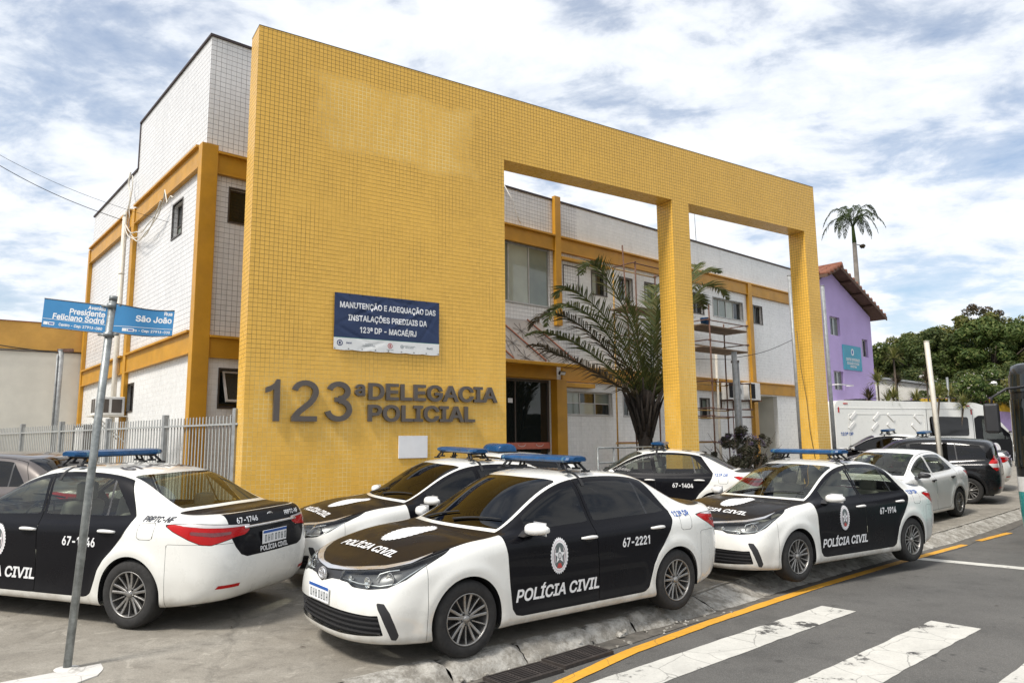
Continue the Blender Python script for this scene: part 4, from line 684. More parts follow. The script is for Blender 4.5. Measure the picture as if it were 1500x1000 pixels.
def line_g(x, z, a, b):
    """signed distance to a line a->b; negative on the left of the direction"""
    dx, dz = b[0]-a[0], b[1]-a[1]; L = math.hypot(dx, dz); return ((x-a[0])*dz - (z-a[1])*dx)/L
def car_build(kind='sedan', police=True, plain_paint='paint_white', glassm='glass_dark', plate_front=True, dark_trim=False, wheel=None):
    """a complete car around the origin: nose to +X, wheels on z=0"""
    root = empty('parked_car'); M = body_surface(kind); D = Decals(M); full = M
    white = plain_paint; blk = 'paint_black' if police else plain_paint
    seams = []
    def take(M, g, w=.0045):
        """cut out region g<0 leaving a shut line of half width w"""
        i, o = split(M, g(*G(M)) + w); s, o = split(o, g(*G(o)) - w); seams.append(s); return i, o
    # wheel arches
    for xc in (1.35, -1.35):
        g = lambda x, y, z, u, v: np.maximum(np.hypot(x - xc, z - .316) - .352, .45 - y)
        _, M = split(M, g(*G(M)))
    hatch = kind == 'hatch'
    # glass
    gl_ws = lambda x, y, z, u, v: np.maximum.reduce([6.10 - u, u - 7.90, 8.13 - v])
    ws, M = take(M, gl_ws, .012)
    if hatch: gl_r = lambda x, y, z, u, v: np.maximum.reduce([12.12 - u, u - 12.85, 8.15 - v])
    else: gl_r = lambda x, y, z, u, v: np.maximum.reduce([10.14 - u, u - 11.86, 8.16 - v])
    rw, M = take(M, gl_r, .012)
    bl = ((-.165, .92), (-.045, 1.45))
    ra, rb = ((-.86, 1.38), (-1.235, 1.045)) if not hatch else ((-1.62, 1.40), (-1.86, 1.06))
    qa, qb = ((-.885, 1.40), (-.985, .95)) if not hatch else ((-1.10, 1.45), (-1.16, .95))
    glow = 6.16; gup = 7.70
    fg, M = split(M, (lambda x, y, z, u, v: np.maximum.reduce([glow - v, v - gup, x - .66, line_g(x, z, (bl[0][0]+.03, bl[0][1]), (bl[1][0]+.03, bl[1][1])) * -1]))(*G(M)))
    side = lambda x, y, z, u, v: np.maximum.reduce([glow - v, v - gup, line_g(x, z, (bl[0][0]-.05, bl[0][1]), (bl[1][0]-.05, bl[1][1])), line_g(x, z, rb, ra)*-1])
    sg, M = split(M, side(*G(M)))
    rg, sg = split(sg, (line_g(*[G(sg)[k] for k in (0, 2)], qb, qa)*-1 + .012))
    qg, dv = split(sg, (line_g(*[G(sg)[k] for k in (0, 2)], qb, qa) + .012))
    if not len(rg[1]) or not len(qg[1]): print('car glass cut empty', len(rg[1]), len(qg[1]))
    # lamps
    hl, M = take(M, lambda x, y, z, u, v: sdf_poly(y + 2.29 - x, z, [(.33,.722),(.6,.742),(.9,.765),(1.2,.806),(1.45,.862),(1.60,.895),(1.56,.865),(1.35,.775),(1.2,.70),(1.0,.640),(.78,.622),(.55,.625),(.47,.652),(.33,.655)]) + 10*(x < 1.2), .003)
    ch, M = take(M, lambda x, y, z, u, v: sdf_poly(y + 2.29 - x, z, [(-.1,.728),(.33,.743),(.6,.762),(.9,.786),(1.2,.828),(1.45,.882),(1.42,.872),(1.2,.806),(.9,.767),(.6,.744),(.33,.724),(.06,.705),(-.1,.70)]) + 10*(x < 1.2), .001)
    gr, M = take(M, lambda x, y, z, u, v: sdf_poly(y + 2.29 - x, z, [(-.1,.70),(.06,.705),(.33,.722),(.33,.655),(.20,.650),(.09,.625),(0,.605),(-.1,.60)]) + 10*(x < 1.2), .001)
    lg, M = take(M, lambda x, y, z, u, v: sdf_poly(y + 2.29 - x, z, [(-.1,.440),(.45,.430),(.80,.425),(.90,.43),(.96,.275),(.7,.262),(.4,.250),(-.1,.245)]) + 10*(x < 1.2), .001)
    fg2, M = take(M, lambda x, y, z, u, v: sdf_poly(y + 2.29 - x, z, [(.88,.525),(.97,.52),(1.04,.45),(1.09,.36),(1.13,.27),(1.10,.235),(1.05,.24),(1.00,.33),(.94,.43),(.90,.48)]) + 10*(x < 1.2), .001)
    if hatch: tpoly = [(.62,1.02),(.75,1.16),(.88,1.19),(.98,1.10),(1.28,.99),(1.30,.96),(1.1,.86),(.95,.80),(.70,.82),(.62,.90)]
    else: tpoly = [(.40,.952),(.75,.972),(1.05,.985),(1.32,.985),(1.48,.972),(1.38,.915),(1.20,.845),(1.05,.800),(.92,.792),(.76,.822),(.60,.850),(.47,.858),(.40,.89)]
    tl, M = take(M, lambda x, y, z, u, v: sdf_poly(y + x + 2.33, z, tpoly) + 10*(x > -1.2), .003)
    # hood
    hd, M = take(M, lambda x, y, z, u, v: np.maximum(u - 5.95, 6.02 + .75*np.clip((u - 3.2)/2, 0, 1)**1.3 - v), .004)
    # tail
    if not hatch:
        tk, M = take(M, lambda x, y, z, u, v: np.maximum.reduce([12.06 - u, np.where(v > 6.6, 7.15 - v + 0*u, sdf_poly(y, z, [(-.2,1.3),(.585,1.3),(.60,.98),(.60,.86),(.56,.76),(.50,.685),(.42,.655),(-.2,.65)])*6)]), .004)
        kn = tk
    else:
        tk, M = take(M, lambda x, y, z, u, v: np.maximum(-x - 5 + 0*u, sdf_poly(y, z, [(-.2,1.6),(.60,1.6),(.66,1.2),(.60,.98),(.60,.86),(.56,.70),(-.2,.68)]) + 10*(x > -1.90)), .004)
    # doors
    fdp = [(.965,.96),(.93,.80),(.905,.55),(.87,.33),(.83,.275),(.76,.262),(-.19,.262),(-.19,.6),(-.165,.92),(-.04,1.6),(.4,1.6),(.9,1.2)]
    if not hatch: rdp = [(-.19,.262),(-.84,.262),(-.90,.30),(-.935,.40),(-.975,.52),(-1.04,.62),(-1.14,.72),(-1.24,.84),(-1.30,.95),(-1.315,1.03),(-1.27,1.09),(-.9,1.6),(-.04,1.6),(-.165,.92),(-.19,.6)]
    else: rdp = [(-.19,.262),(-.84,.262),(-.90,.30),(-.935,.40),(-.975,.52),(-1.04,.62),(-1.12,.72),(-1.16,.84),(-1.18,.95),(-1.14,1.6),(-.04,1.6),(-.165,.92),(-.19,.6)]
    fd, M = take(M, lambda x, y, z, u, v: np.maximum(sdf_poly(x, z, fdp), (v - 7.96)*.15), .0035)
    rd, M = take(M, lambda x, y, z, u, v: np.maximum(sdf_poly(x, z, rdp), (v - 7.96)*.15), .0035)
    # fuel flap ring
    if not hatch:
        fl, M = take(M, lambda x, y, z, u, v: sdf_poly(x, z, [(-1.43,.98),(-1.60,.985),(-1.61,.96),(-1.60,.84),(-1.57,.83),(-1.45,.83),(-1.42,.85),(-1.42,.96)]) + 0*y, .0022)
    bu, M = take(M, lambda x, y, z, u, v: np.maximum(x + 1.76, z - .80 + 0*y) if not hatch else np.maximum(x + 1.80, z - .68), .0018)
    fb, M = take(M, lambda x, y, z, u, v: np.maximum(1.745 - x + 0*y, z - 1.0) , .0018)
    # --- make objects
    body = mk('body', M, [white, 'black_rubber'], root, sym=True)
    mk('front_bumper', fb, white, root, sym=True); mk('rear_bumper', bu, white, root, sym=True)
    if not hatch: f = mk('fuel_flap', fl, white, root)
    sm = [inset(compact(s), .006) for s in seams if len(s[1])]
    off = 0; As, Ts = [], []
    for A_, T_ in sm: As.append(A_); Ts.append(T_ + off); off += len(A_)
    mk('shut_lines', (np.vstack(As), np.vstack(Ts)), 'black_rubber', body, sym=True)
    mk('hood', hd, blk, root, sym=True); mk('boot_lid', tk, blk, root, sym=True)
    mk('windscreen', ws, glassm, root, sym=True); mk('rear_window', rw, glassm, root, sym=True)
    mk('chrome_strip', ch, 'chrome' if not dark_trim else white, root, sym=True)
    mk('upper_grille', inset(gr, .012), 'black_plastic', root, sym=True)
    low = mk('lower_grille', inset(lg, .035), 'black_plastic', root, sym=True); [mk('grille_corner', fg2, 'black_plastic', root, right=r_) for r_ in (0, 1)]
    for right in (False, True):
        sgn = -1 if right else 1
        d1 = mk('door', fd, blk, root, right=right); d2 = mk('door', rd, blk, root, right=right)
        mk('window', fg, glassm, d1, right=right); mk('window', rg, glassm, d2, right=right); mk('window', qg, glassm, d2, right=right)
        if len(dv[1]): mk('window_divider', dv, 'black_plastic', d2, right=right)
        # handles
        for d, hx, hz in ((d1, -.06, .865), (d2, -1.05, .885)):
            mb = MB(); mb.smooth = True; n = 10; pts = []; rad = []
            for k in range(n+1):
                q = k/n; pts.append((hx + .105 - .21*q, sgn*(.876 + .030*math.sin(math.pi*q)**.5), hz + .006*math.sin(math.pi*q))); rad.append(.010 + .007*math.sin(math.pi*q)**.6)
            mb.tube(pts, rad, 8); mb.build('handle', ('plastic_white' if not dark_trim else 'black_plastic') if police or plain_paint != 'paint_charcoal' else plain_paint, d)
            mb = MB(); disc2d(mb, .052, .022, 0, 0); me = D.project(mb.mesh('handle_recess', 'dark_void'), (hx, .9*sgn, hz - .018), (-sgn, 0, 0), (0, 0, 1), .0015); link('handle_recess', me, d)
        # mirror
        mb = MB(); mb.smooth = True; vs, fs = [], []; nn, mm = 10, 14
        for i in range(nn+1):
            q = i/nn; yy = .885 + .215*q; rr = (math.sin(math.pi*min(1, max(.0, q*.90 + .07)))**.33)
            for k in range(mm):
                a = 2*math.pi*k/mm; cx_, cz_ = math.cos(a), math.sin(a); cx_ = math.copysign(abs(cx_)**.7, cx_); cz_ = math.copysign(abs(cz_)**.7, cz_)*(.78 if cz_ < 0 else 1)
                vs.append((.705 + (.082 if cx_ > 0 else .03)*rr*cx_ - .055*q*q, sgn*yy, 1.005 + .068*rr*cz_*(1 - .28*q) + .004*q))
        for i in range(nn):
            for k in range(mm): fs.append((i*mm+k, i*mm+(k+1) % mm, (i+1)*mm+(k+1) % mm, (i+1)*mm+k))
        mb.add(vs, fs + [tuple(range(mm)), tuple(nn*mm+k for k in range(mm))]); mo = mb.build('wing_mirror', 'plastic_white' if not dark_trim else 'black_plastic', root); fixn(mo.data)
        mb = MB(); mb.bbox(.655, .665, min(sgn*.905, sgn*1.08), max(sgn*.905, sgn*1.08), .955, 1.072, .004); mb.build('mirror_glass', 'chrome', mo)
        mb = MB(); mb.prism([(.79,.945),(.60,.955),(.60,.972),(.70,.985)], min(sgn*.80, sgn*.92), max(sgn*.80, sgn*.92)); mb.build('mirror_foot', 'black_plastic', mo)
        # headlight: bowl, lamps, brow, clear cover
        if not hatch or True:
            bowl = mk('headlight', inset(hl, .045), 'lamp_grey', root, right=right)
            B = compact(hl)[0]
            aa = B[:, 1] + 2.29 - B[:, 0]
            def at(a0, z0, dpt):
                i = np.argmin((aa - a0)**2 + (B[:, 2] - z0)**2); p = B[i, :3] - B[i, 3:6]*dpt; return Vector((p[0], sgn*p[1], p[2])), Vector((B[i, 3], sgn*B[i, 4], B[i, 5]))
            for a0, z0, rr in ((1.04, .712, .050), (.74, .690, .044), (.50, .690, .026)):
                p, nrm = at(a0, z0, .035); dv_ = Vector((1, sgn*.12, 0)); Mx = Matrix.Translation(p) @ dv_.to_track_quat('Z', 'Y').to_matrix().to_4x4()
                MB().lathe([(rr, .028), (rr*.93, .03), (rr*.8, .01), (rr*.45, -.005), (0, -.008)], 18, Mx).build('lamp_reflector', 'lamp_bright', bowl)
            br_ = MB(); pts = [at(a0, z0, .018)[0] for a0, z0 in ((.36,.668),(.5,.672),(.62,.655),(.9,.652),(1.08,.675),(1.22,.735),(1.4,.81))]; br_.tube(pts, .0065, 6); br_.build('daylight_strip', 'lamp_bright', bowl); br_ = MB()
            pts = [at(a0, z0, .015)[0] for a0, z0 in ((.84,.70),(.87,.735),(.98,.76),(1.1,.77))]; br_.tube(pts, .006, 6); br_.build('daylight_strip', 'lamp_bright', bowl)
            mk('lens_cover', hl, 'glass_clear', bowl, right=right)
        tlo = mk('taillight', tl, 'lamp_red', root, right=right)
        if not hatch:
            b1, _ = split(tl, sdf_poly(G(tl)[1] + G(tl)[0] + 2.33, G(tl)[2], [(.38,.975),(.38,.937),(.75,.943),(1.0,.950),(1.25,.965),(1.40,.985),(1.0,1.0)]))
            mk('pale_band', inset(b1, -.002), 'lamp_pale', tlo, right=right)
            b2, _ = split(tl, sdf_poly(G(tl)[1] + G(tl)[0] + 2.33, G(tl)[2], [(.66,.905),(.9,.905),(1.18,.920),(1.18,.890),(.9,.868),(.66,.880)]))
            mk('dark_band', inset(b2, -.002), 'lamp_red_dark', tlo, right=right)
        else:
            b1, _ = split(tl, np.abs(G(tl)[2] - .93) - .045); mk('pale_band', inset(b1, -.002), 'lamp_pale', tlo, right=right)
        # rear reflector
        mb = MB(); mb.add([(-.11,-.012,0),(.11,-.012,0),(.115,.018,0),(-.095,.018,0)], [(0,1,2,3)]); me = D.project(mb.mesh('reflector', 'lamp_red'), (-2.3, sgn*.60, .40), (0, -1, 0), (0, 0, 1), .004); link('reflector', me, root)
        # seat
        if True:
            mb = MB(); mb.smooth = True
            for sx in (.22,):
                mb.bbox(sx-.26, sx+.24, min(sgn*.12, sgn*.62), max(sgn*.12, sgn*.62), .42, .56, .05); mb.bbox(sx-.36, sx-.22, min(sgn*.14, sgn*.6), max(sgn*.14, sgn*.6), .52, 1.12, .05, Matrix.Translation((sx-.3, 0, .5)) @ Matrix.Rotation(R(-14), 4, 'Y') @ Matrix.Translation((-(sx-.3), 0, -.5)))
                mb.build('seat', 'seat_fabric', root); mb = MB().bbox(sx-.50, sx-.42, min(sgn*.25, sgn*.49), max(sgn*.25, sgn*.49), 1.11, 1.30, .035); mb.build('headrest', 'seat_fabric', root); mb = MB()
            mb.bbox(-1.02, -.90, min(sgn*.05, sgn*.62), max(sgn*.05, sgn*.62), .5, 1.02, .05); mb.build('seat', 'seat_fabric', root); mb = MB().bbox(-1.20, -1.10, min(sgn*.22, sgn*.47), max(sgn*.22, sgn*.47), 1.01, 1.16, .035); mb.build('headrest', 'seat_fabric', root)
    # grille slats, plates, dashboard, floor, wells
    gA = compact(lg)[0]
    ga = gA[:, 1] + 2.29 - gA[:, 0]
    for zz in (.290, .330, .370, .408):
        pts = []
        for a0 in np.linspace(0, .92, 12):
            i = np.argmin((ga - a0)**2 + (gA[:, 2] - zz)**2*4); p = gA[i, :3] - gA[i, 3:6]*.014; pts.append((p[0], p[1], zz))
        pts = [(p[0], -p[1], p[2]) for p in pts[:0:-1]] + pts; MB().tube(pts, .0085, 4, sm=False).build('grille_slat', 'black_plastic', low)
    mb = MB(); mb.box(-1.95, 1.9, -.66, .66, .20, .235); mb.box(-1.0, .95, -.70, .70, .235, .40)
    mb.box(.62, 1.02, -.66, .66, .78, .93); mb.box(-1.72, -1.12, -.62, .62, .70, .98); mb.build('cabin_floor', 'interior_dark', root)
    if not hatch or True:
        mb = MB(); mb.lathe([(.17,-.012),(.182,0),(.17,.012)], 24, Matrix.Translation((.42, .36, .93)) @ Matrix.Rotation(R(65), 4, 'Y')); mb.build('steering_wheel', 'black_plastic', root)
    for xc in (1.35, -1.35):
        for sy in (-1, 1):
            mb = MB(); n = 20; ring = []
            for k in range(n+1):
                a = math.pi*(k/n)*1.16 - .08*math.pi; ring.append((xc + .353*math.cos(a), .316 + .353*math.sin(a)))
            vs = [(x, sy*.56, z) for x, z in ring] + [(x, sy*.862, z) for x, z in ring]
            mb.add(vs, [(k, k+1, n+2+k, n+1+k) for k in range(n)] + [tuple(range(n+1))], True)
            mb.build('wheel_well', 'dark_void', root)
    # wipers
    for pts in (((.98,-.45,1.00),(.93,-.1,1.045),(.90,.05,1.055)), ((1.0,.10,1.005),(.90,.35,1.045),(.80,.60,1.03))):
        q = [Vector(pts[0]).lerp(Vector(pts[1]), k/6) for k in range(6)] + [Vector(pts[1]).lerp(Vector(pts[2]), k/4) for k in range(5)]
        for p in q:
            h = D.bvh.ray_cast(Vector((p.x, p.y, 2)), Vector((0, 0, -1)))
            if h[0]: p.z = h[0].z + .016
        MB().tube(q, [.012 - .0006*k for k in range(11)], 6).build('wiper', 'black_rubber', root)
    # number plates
    def plate(org, right, tilt):
        p = empty('number_plate'); p.parent = root
        mb = MB(); mb.bbox(-.20, .20, -.065, .065, -.004, .004, .003); mb.mat(1).box(-.197, .197, .036, .062, .004, .0048)
        M4 = Matrix.Translation(org) @ Matrix(((0, tilt*0, 1 if right > 0 else -1, 0), (right, 0, 0, 0), (0, 1, 0, 0), (0, 0, 0, 1)))
        o = mb.build('plate', ['sign_white', 'decal_blue'], p); o.data.transform(M4)
        mb = MB()
        for k in range(7):       # worn, unreadable characters
            x = -.165 + k*.052 + (.012 if k > 2 else 0); a, c = rnd.random(), rnd.random()
            mb.box(x, x+.008, -.045, .02, .0045, .0056); mb.box(x+.022, x+.030, -.045 + .03*a*0, .02, .0045, .0056); mb.box(x, x+.03, -.017 if a > .5 else .012, -.009 if a > .5 else .02, .0045, .0056)
            if c > .4: mb.box(x, x+.03, -.045, -.037, .0045, .0056)
        o = mb.build('plate_lettering', 'decal_grey', p); o.data.transform(M4)
    plate((2.298, 0, .515), 1, 0); plate((-2.327, 0, .80) if not hatch else (-2.30, 0, .86), -1, 0)
    bb = badge_mesh(.062 if police else .05); M4 = Matrix.Translation((2.275, 0, .672)) @ Matrix(((0, 0, 1, 0), (1, 0, 0, 0), (0, 1, 0, 0), (0, 0, 0, 1)))
    if police:
        b2 = badge_mesh(.055); bb.transform(M4); bo = link('badge', bb, root)
        mb = MB(); disc2d(mb, .075, .058, 0, 0); d_ = mb.mesh('badge_back', 'chrome'); d_.transform(Matrix.Translation((2.262, 0, .668)) @ Matrix(((0, 0, 1, 0), (1, 0, 0, 0), (0, 1, 0, 0), (0, 0, 0, 1)))); link('badge_back', d_, bo)
        b2.transform(Matrix.Translation((-2.255, 0, .990)) @ Matrix(((0, 0, -1, 0), (-1, 0, 0, 0), (0, 1, 0, 0), (0, 0, 0, 1)))); link('badge', b2, root)
    # chrome bar between the tail lamps
    if not hatch:
        mb = MB(); mb.smooth = True; pts = []
        for k in range(15):
            y = -.42 + .84*k/14; h = D.bvh.ray_cast(Vector((-3, y, .925)), Vector((1, 0, 0))); pts.append((h[0].x - .004, y, .925))
        mb.tube(pts, .014, 6); mb.build('boot_trim', 'chrome' if not dark_trim else white, root)
    if police:
        lb = copy_tree(PROTO['bar'], root); lb.location = (-.20, 0, 1.595)
        # roof strap over the cantrails
        for sgn in (1, -1):
            pts = []
            for yy in np.linspace(.50, .60, 5):
                h = D.bvh.ray_cast(Vector((-.18, sgn*yy, 3)), Vector((0, 0, -1)))
                if h[0] and h[0].z > 1.30: pts.append(h[0] + h[1]*.004*(1 if h[1].z > 0 else -1))
            for zz in np.linspace(1.40, 1.335, 5):
                h = D.bvh.ray_cast(Vector((-.18, sgn*2, zz)), Vector((0, -sgn, 0)))
                if h[0] and (not pts or (h[0].z < pts[-1].z - .004)): pts.append(h[0] + Vector((0, sgn*.004, .002)))
            mb = MB(); vs = []
            for p in pts: vs += [(-.20, p.y, p.z), (-.16, p.y, p.z)]
            mb.add(vs, [(2*i, 2*i+1, 2*i+3, 2*i+2) for i in range(len(pts)-1)], True); o = mb.build('roof_strap', 'black_rubber', lb); o.location = (.20, 0, -1.595)
    # door writing common to all police cars
    if police:
        for sgn in (1, -1):
            D.text('POLÍCIA CIVIL', (.33, sgn*.9, .435), (-sgn, 0, 0), (0, 0, 1), .150, 'decal_white', root, shear=.18, fit=(1.03, .108))
            me = D.project(emblem_mesh(), (.33, sgn*.9, .735), (-sgn, 0, 0), (0, 0, 1)); link('emblem', me, root)
        me = D.project(emblem_mesh(.18, .27, True), (1.42, 0, 1.2), (0, 1, 0), (-1, 0, 0)); link('emblem', me, root)
        D.text('POLÍCIA CIVIL', (1.84, 0, 1.2), (0, 1, 0), (-1, 0, 0), .15, 'decal_white', root, fit=(.98, .095))
        D.text('POLÍCIA CIVIL', (-2.4, 0, .695), (0, -1, 0), (0, 0, 1), .060, 'decal_white', root, fit=(.46, .048))
    elif False: pass
    # wheels
    for xc in (1.35, -1.35):
        for sgn in (1, -1):
            w = copy_tree(wheel, root); w.location = (xc, sgn*.775, .316); w.rotation_euler = (0, rnd.random()*2, 0) if sgn > 0 else (0, rnd.random()*2, math.pi)
    return root, D
PROTO = {'bar': lightbar_build('bar'), 'scoop': lightbar_build('scoop'), 'wheel': wheel_build()}
def kill(o):
    for c in list(o.children): kill(c)
    bpy.data.objects.remove(o)
# ------------------------------------------------------------------ ground
t = NT('asphalt'); o = t.coord()
base = t.mix(t.ramp(t.noise(.7, 6, .6, o), [(.3, 0.), (.7, 1.)]), (.070, .067, .062), (.112, .107, .098))
agg = t.N('ShaderNodeTexVoronoi', {'Vector': o, 'Scale': 85.}); g2 = t.noise(160, 3, .7, o)
base = t.mix(t.ramp(agg.outputs['Distance'], [(.15, .55), (.55, 0.)]), base, (.19, .185, .17))
base = t.mix(t.ramp(g2, [(.58, 0.), (.75, .6)]), base, (.022, .021, .020))
base = t.mix(t.ramp(t.noise(5.5, 3, .5, o), [(.66, 0.), (.72, .55)]), base, (.030, .029, .027))
base = t.mix(t.ramp(t.noise(2.4, 7, .7, o), [(.34, .35), (.50, 0.)]), base, (.045, .043, .040)); base = t.mix(t.ramp(t.noise(.9, 7, .7, o, 1.), [(.58, 0.), (.72, .4)]), base, (.15, .145, .13))
t.set(color=base, rough=.88, normal=t.bump(t.math('ADD', agg.outputs['Distance'], g2), .6, .004))
t = NT('concrete'); o = t.coord()
c = t.mix(t.ramp(t.noise(.55, 7, .62, o), [(.32, 0.), (.68, 1.)]), (.200, .180, .146), (.330, .304, .255))
c = t.mix(t.ramp(t.noise(2.6, 7, .7, o), [(.48, 0.), (.72, .6)]), c, (.37, .345, .295))
c = t.mix(t.ramp(t.noise(1.1, 5, .6, o, 1.5), [(.55, 0.), (.72, .45)]), c, (.11, .097, .080))
vo = t.N('ShaderNodeTexVoronoi', {'Vector': t.mix(.30, o, t.N('ShaderNodeTexNoise', {'Scale': 1.1, 'Detail': 7, 'Roughness': .65, 'Vector': o}).outputs[1]), 'Scale': .40}, feature='DISTANCE_TO_EDGE')
crack = t.ramp(vo.outputs['Distance'], [(0.0, 1.), (.004, .6), (.008, 0.)])
c = t.mix(t.math('MULTIPLY', crack, t.ramp(t.noise(.5, 3, .5, o), [(.50, 0.), (.64, .45)])), c, (.04, .036, .03))
c = t.mix(t.ramp(t.noise(70, 4, .7, o), [(.4, .35), (.62, 0.)]), c, (.09, .08, .065))
c = t.mix(t.ramp(t.noise(120, 2, .5, o), [(.66, 0.), (.72, .7)]), c, (.42, .40, .36))
c = t.mix(t.ramp(t.noise(5.5, 8, .72, o), [(.36, .45), (.50, 0.)]), c, (.11, .098, .080))
c = t.mix(t.ramp(t.noise(3.3, 8, .75, o, .8), [(.56, 0.), (.66, .55)]), c, (.42, .39, .33))
c = t.mix(t.ramp(t.noise(.33, 3, .5, o), [(.58, 0.), (.70, .35)]), c, (.10, .088, .07))
t.set(color=c, rough=.9, normal=t.bump(t.math('ADD', t.noise(60, 5, .7, o), t.math('MULTIPLY', crack, -2.)), .5, .006))
t = NT('worn_white_concrete'); o = t.coord()
k = t.math('ADD', t.noise(4.5, 8, .75, o), t.math('MULTIPLY', t.noise(26, 5, .7, o), .35))
c = t.mix(t.ramp(k, [(.60, 0.), (.80, .75)]), t.mix(t.noise(12, 5, .6, o), (.17, .155, .130), (.31, .29, .25)), (.55, .53, .48))
c = t.mix(t.ramp(t.noise(9, 7, .8, o), [(.30, .6), (.44, 0.)]), c, (.09, .08, .065))
t.set(color=c, rough=.92, normal=t.bump(t.noise(22, 8, .75, o), .8, .02))
def road_paint(name, col, under, lo=.36, hi=.44):
    t = NT(name); o = t.coord()
    k = t.math('ADD', t.noise(1.7, 5, .65, o), t.math('MULTIPLY', t.noise(11, 7, .8, o), .45)); k = t.math('MULTIPLY', k, .69)
    crk = t.N('ShaderNodeTexVoronoi', {'Vector': t.mix(.10, o, t.N('ShaderNodeTexNoise', {'Scale': 3., 'Detail': 5, 'Vector': o}).outputs[1]), 'Scale': 2.3}, feature='DISTANCE_TO_EDGE').outputs['Distance']
    f = t.ramp(k, [(lo, 0.), (hi, 1.)]); f = t.math('MULTIPLY', f, t.ramp(crk, [(.0, .35), (.010, 1.)]))
    c = t.mix(t.ramp(t.noise(3, 6, .7, o), [(.3, 0.), (.7, 1.)]), tuple(v*.78 for v in col), col)
    c = t.mix(t.ramp(t.noise(50, 5, .75, o), [(.50, 0.), (.75, .5)]), c, tuple(v*.45 for v in col))
    t.set(color=t.mix(f, under, c), rough=.75, normal=t.bump(t.math('ADD', t.noise(80, 4, .7, o), f), .4, .004))
road_paint('white_road_paint', (.60, .585, .53), (.055, .052, .048), .405, .44)
road_paint('yellow_road_paint', (.72, .36, .03), (.075, .065, .05), .34, .40)
road_paint('slab_white_paint', (.66, .64, .60), (.20, .18, .15), .36, .45)
simple('far_ground', (.09, .095, .06), .95, scale=.3)
simple('grate_iron', (.040, .032, .028), .7, var=.4, scale=20, bump=.3)

def sheet(name, rows, mat, kind='structure', parent=None, thick=0):
    """rows: list of equally long point rows"""
    n = len(rows[0]); V = np.array([p for r_ in rows for p in r_], float); idx = np.arange(len(V)).reshape(len(rows), n)
    F = np.stack([idx[:-1, :-1].ravel(), idx[:-1, 1:].ravel(), idx[1:, 1:].ravel(), idx[1:, :-1].ravel()], 1)
    me = from_np(name, V, F, mat, True); fixn(me)
    if me.polygons[0].normal.z < 0: me.flip_normals()
    return tag(link(name, me, parent), kind=kind)
def road_z(t_): return -.14 + .03*max(0, min(t_, 40) - 15)
sheet('ground', [[(x, y, -.55) for x in np.linspace(-900, 900, 13)] for y in np.linspace(-600, 1200, 13)], 'far_ground')
ts = list(np.arange(-14, 60, 1.0))
sheet('road', [[TN(t_, n_, road_z(t_)) for n_ in (-16, -8, 0, 2, 3, 3.8, 4.4, 4.9, 5.3)] for t_ in ts], 'asphalt')
# kerb edge: (t, inner n, outer n, roughness)
KE = [(-9, 5.12, 4.82), (-1.5, 5.12, 4.82), (1.2, 5.14, 4.82), (2.5, 5.22, 4.84), (3.0, 5.16, 4.80), (3.5, 5.18, 4.84), (4.4, 5.10, 4.88), (5.0, 5.08, 4.90), (5.85, 5.05, 4.93), (6.2, 5.22, 4.88), (7.1, 5.18, 4.84), (8.0, 5.32, 4.84), (9.0, 5.42, 4.90), (10.2, 5.50, 4.95), (11.2, 5.45, 4.98), (12.5, 5.40, 5.0), (14.2, 5.38, 5.0), (16.5, 5.30, 4.95), (19.5, 5.25, 4.92), (60, 5.2, 4.9)]
def kerb_at(t_):
    for a, b in zip(KE, KE[1:]):
        if a[0] <= t_ <= b[0]:
            h = (t_ - a[0])/(b[0] - a[0]); return a[1] + (b[1]-a[1])*h, a[2] + (b[2]-a[2])*h
    return KE[-1][1:]
from mathutils import noise as mnoise
def gz(p): return ground_z(p[0], p[1])
rows = []
for t_ in np.concatenate([np.arange(-14, 20, .25), np.arange(20, 60, 1)]):
    ni, no = kerb_at(max(t_, -9)); row = []
    for d in (0, .15, .4, .8, 1.4, 2.2, 3.2, 4.5, 6, 8, 11, 15, 20, 30, 45):
        p = TN(t_, ni + d + .03*mnoise.noise(Vector((t_*3, 0, 5)))*(d == 0)); z = gz(p) + .005*mnoise.noise(Vector((p.x*.8, p.y*.8, 0)))*min(1, d)
        row.append((p.x, p.y, z))
    rows.append(row)
sheet('forecourt', rows, 'concrete')
# broken kerb: separate worn blocks, high near the crossing and sloping flush further on
kerb = tag(empty('kerb', TN(3, 5)), kind='structure')
def kerb_block(t0, t1, seed, whole):
    nt, ns = max(4, int((t1 - t0)/.05)), 11; V = []
    for i in range(nt+1):
        t_ = t0 + (t1 - t0)*i/nt; ni, no = kerb_at(t_); zt = gz(TN(t_, ni)) + .004; zb = road_z(t_) - .02
        for j in range(ns):
            q = j/(ns-1); n_ = ni + .05 - (ni + .05 - no)*q
            if whole: z = zt + (zb - zt)*max(0, (q - .30)/.70)**1.35
            else: z = zt + (zb - zt)*(q**1.1)
            e = mnoise.fractal(Vector((t_*6 + seed, n_*9, z*9)), .8, 2.1, 5)*(.026 if whole else .018)*(.25 + math.sin(math.pi*q))
            end = min(1, min(i, nt - i)/1.0)
            p = TN(t_, n_ - (e*.7 if whole else 0)); V.append((p.x, p.y, z + e*.6 - (1-end)*.02))
    idx = np.arange(len(V)).reshape(nt+1, ns); F = np.stack([idx[:-1, :-1].ravel(), idx[:-1, 1:].ravel(), idx[1:, 1:].ravel(), idx[1:, :-1].ravel()], 1)
    me = from_np('kerb_stone', np.array(V), F, 'worn_white_concrete', True)
    if me.polygons[0].normal.z < 0: me.flip_normals()
    o = link('kerb_stone', me, kerb); o.matrix_parent_inverse = Matrix.Translation(-kerb.location); return o
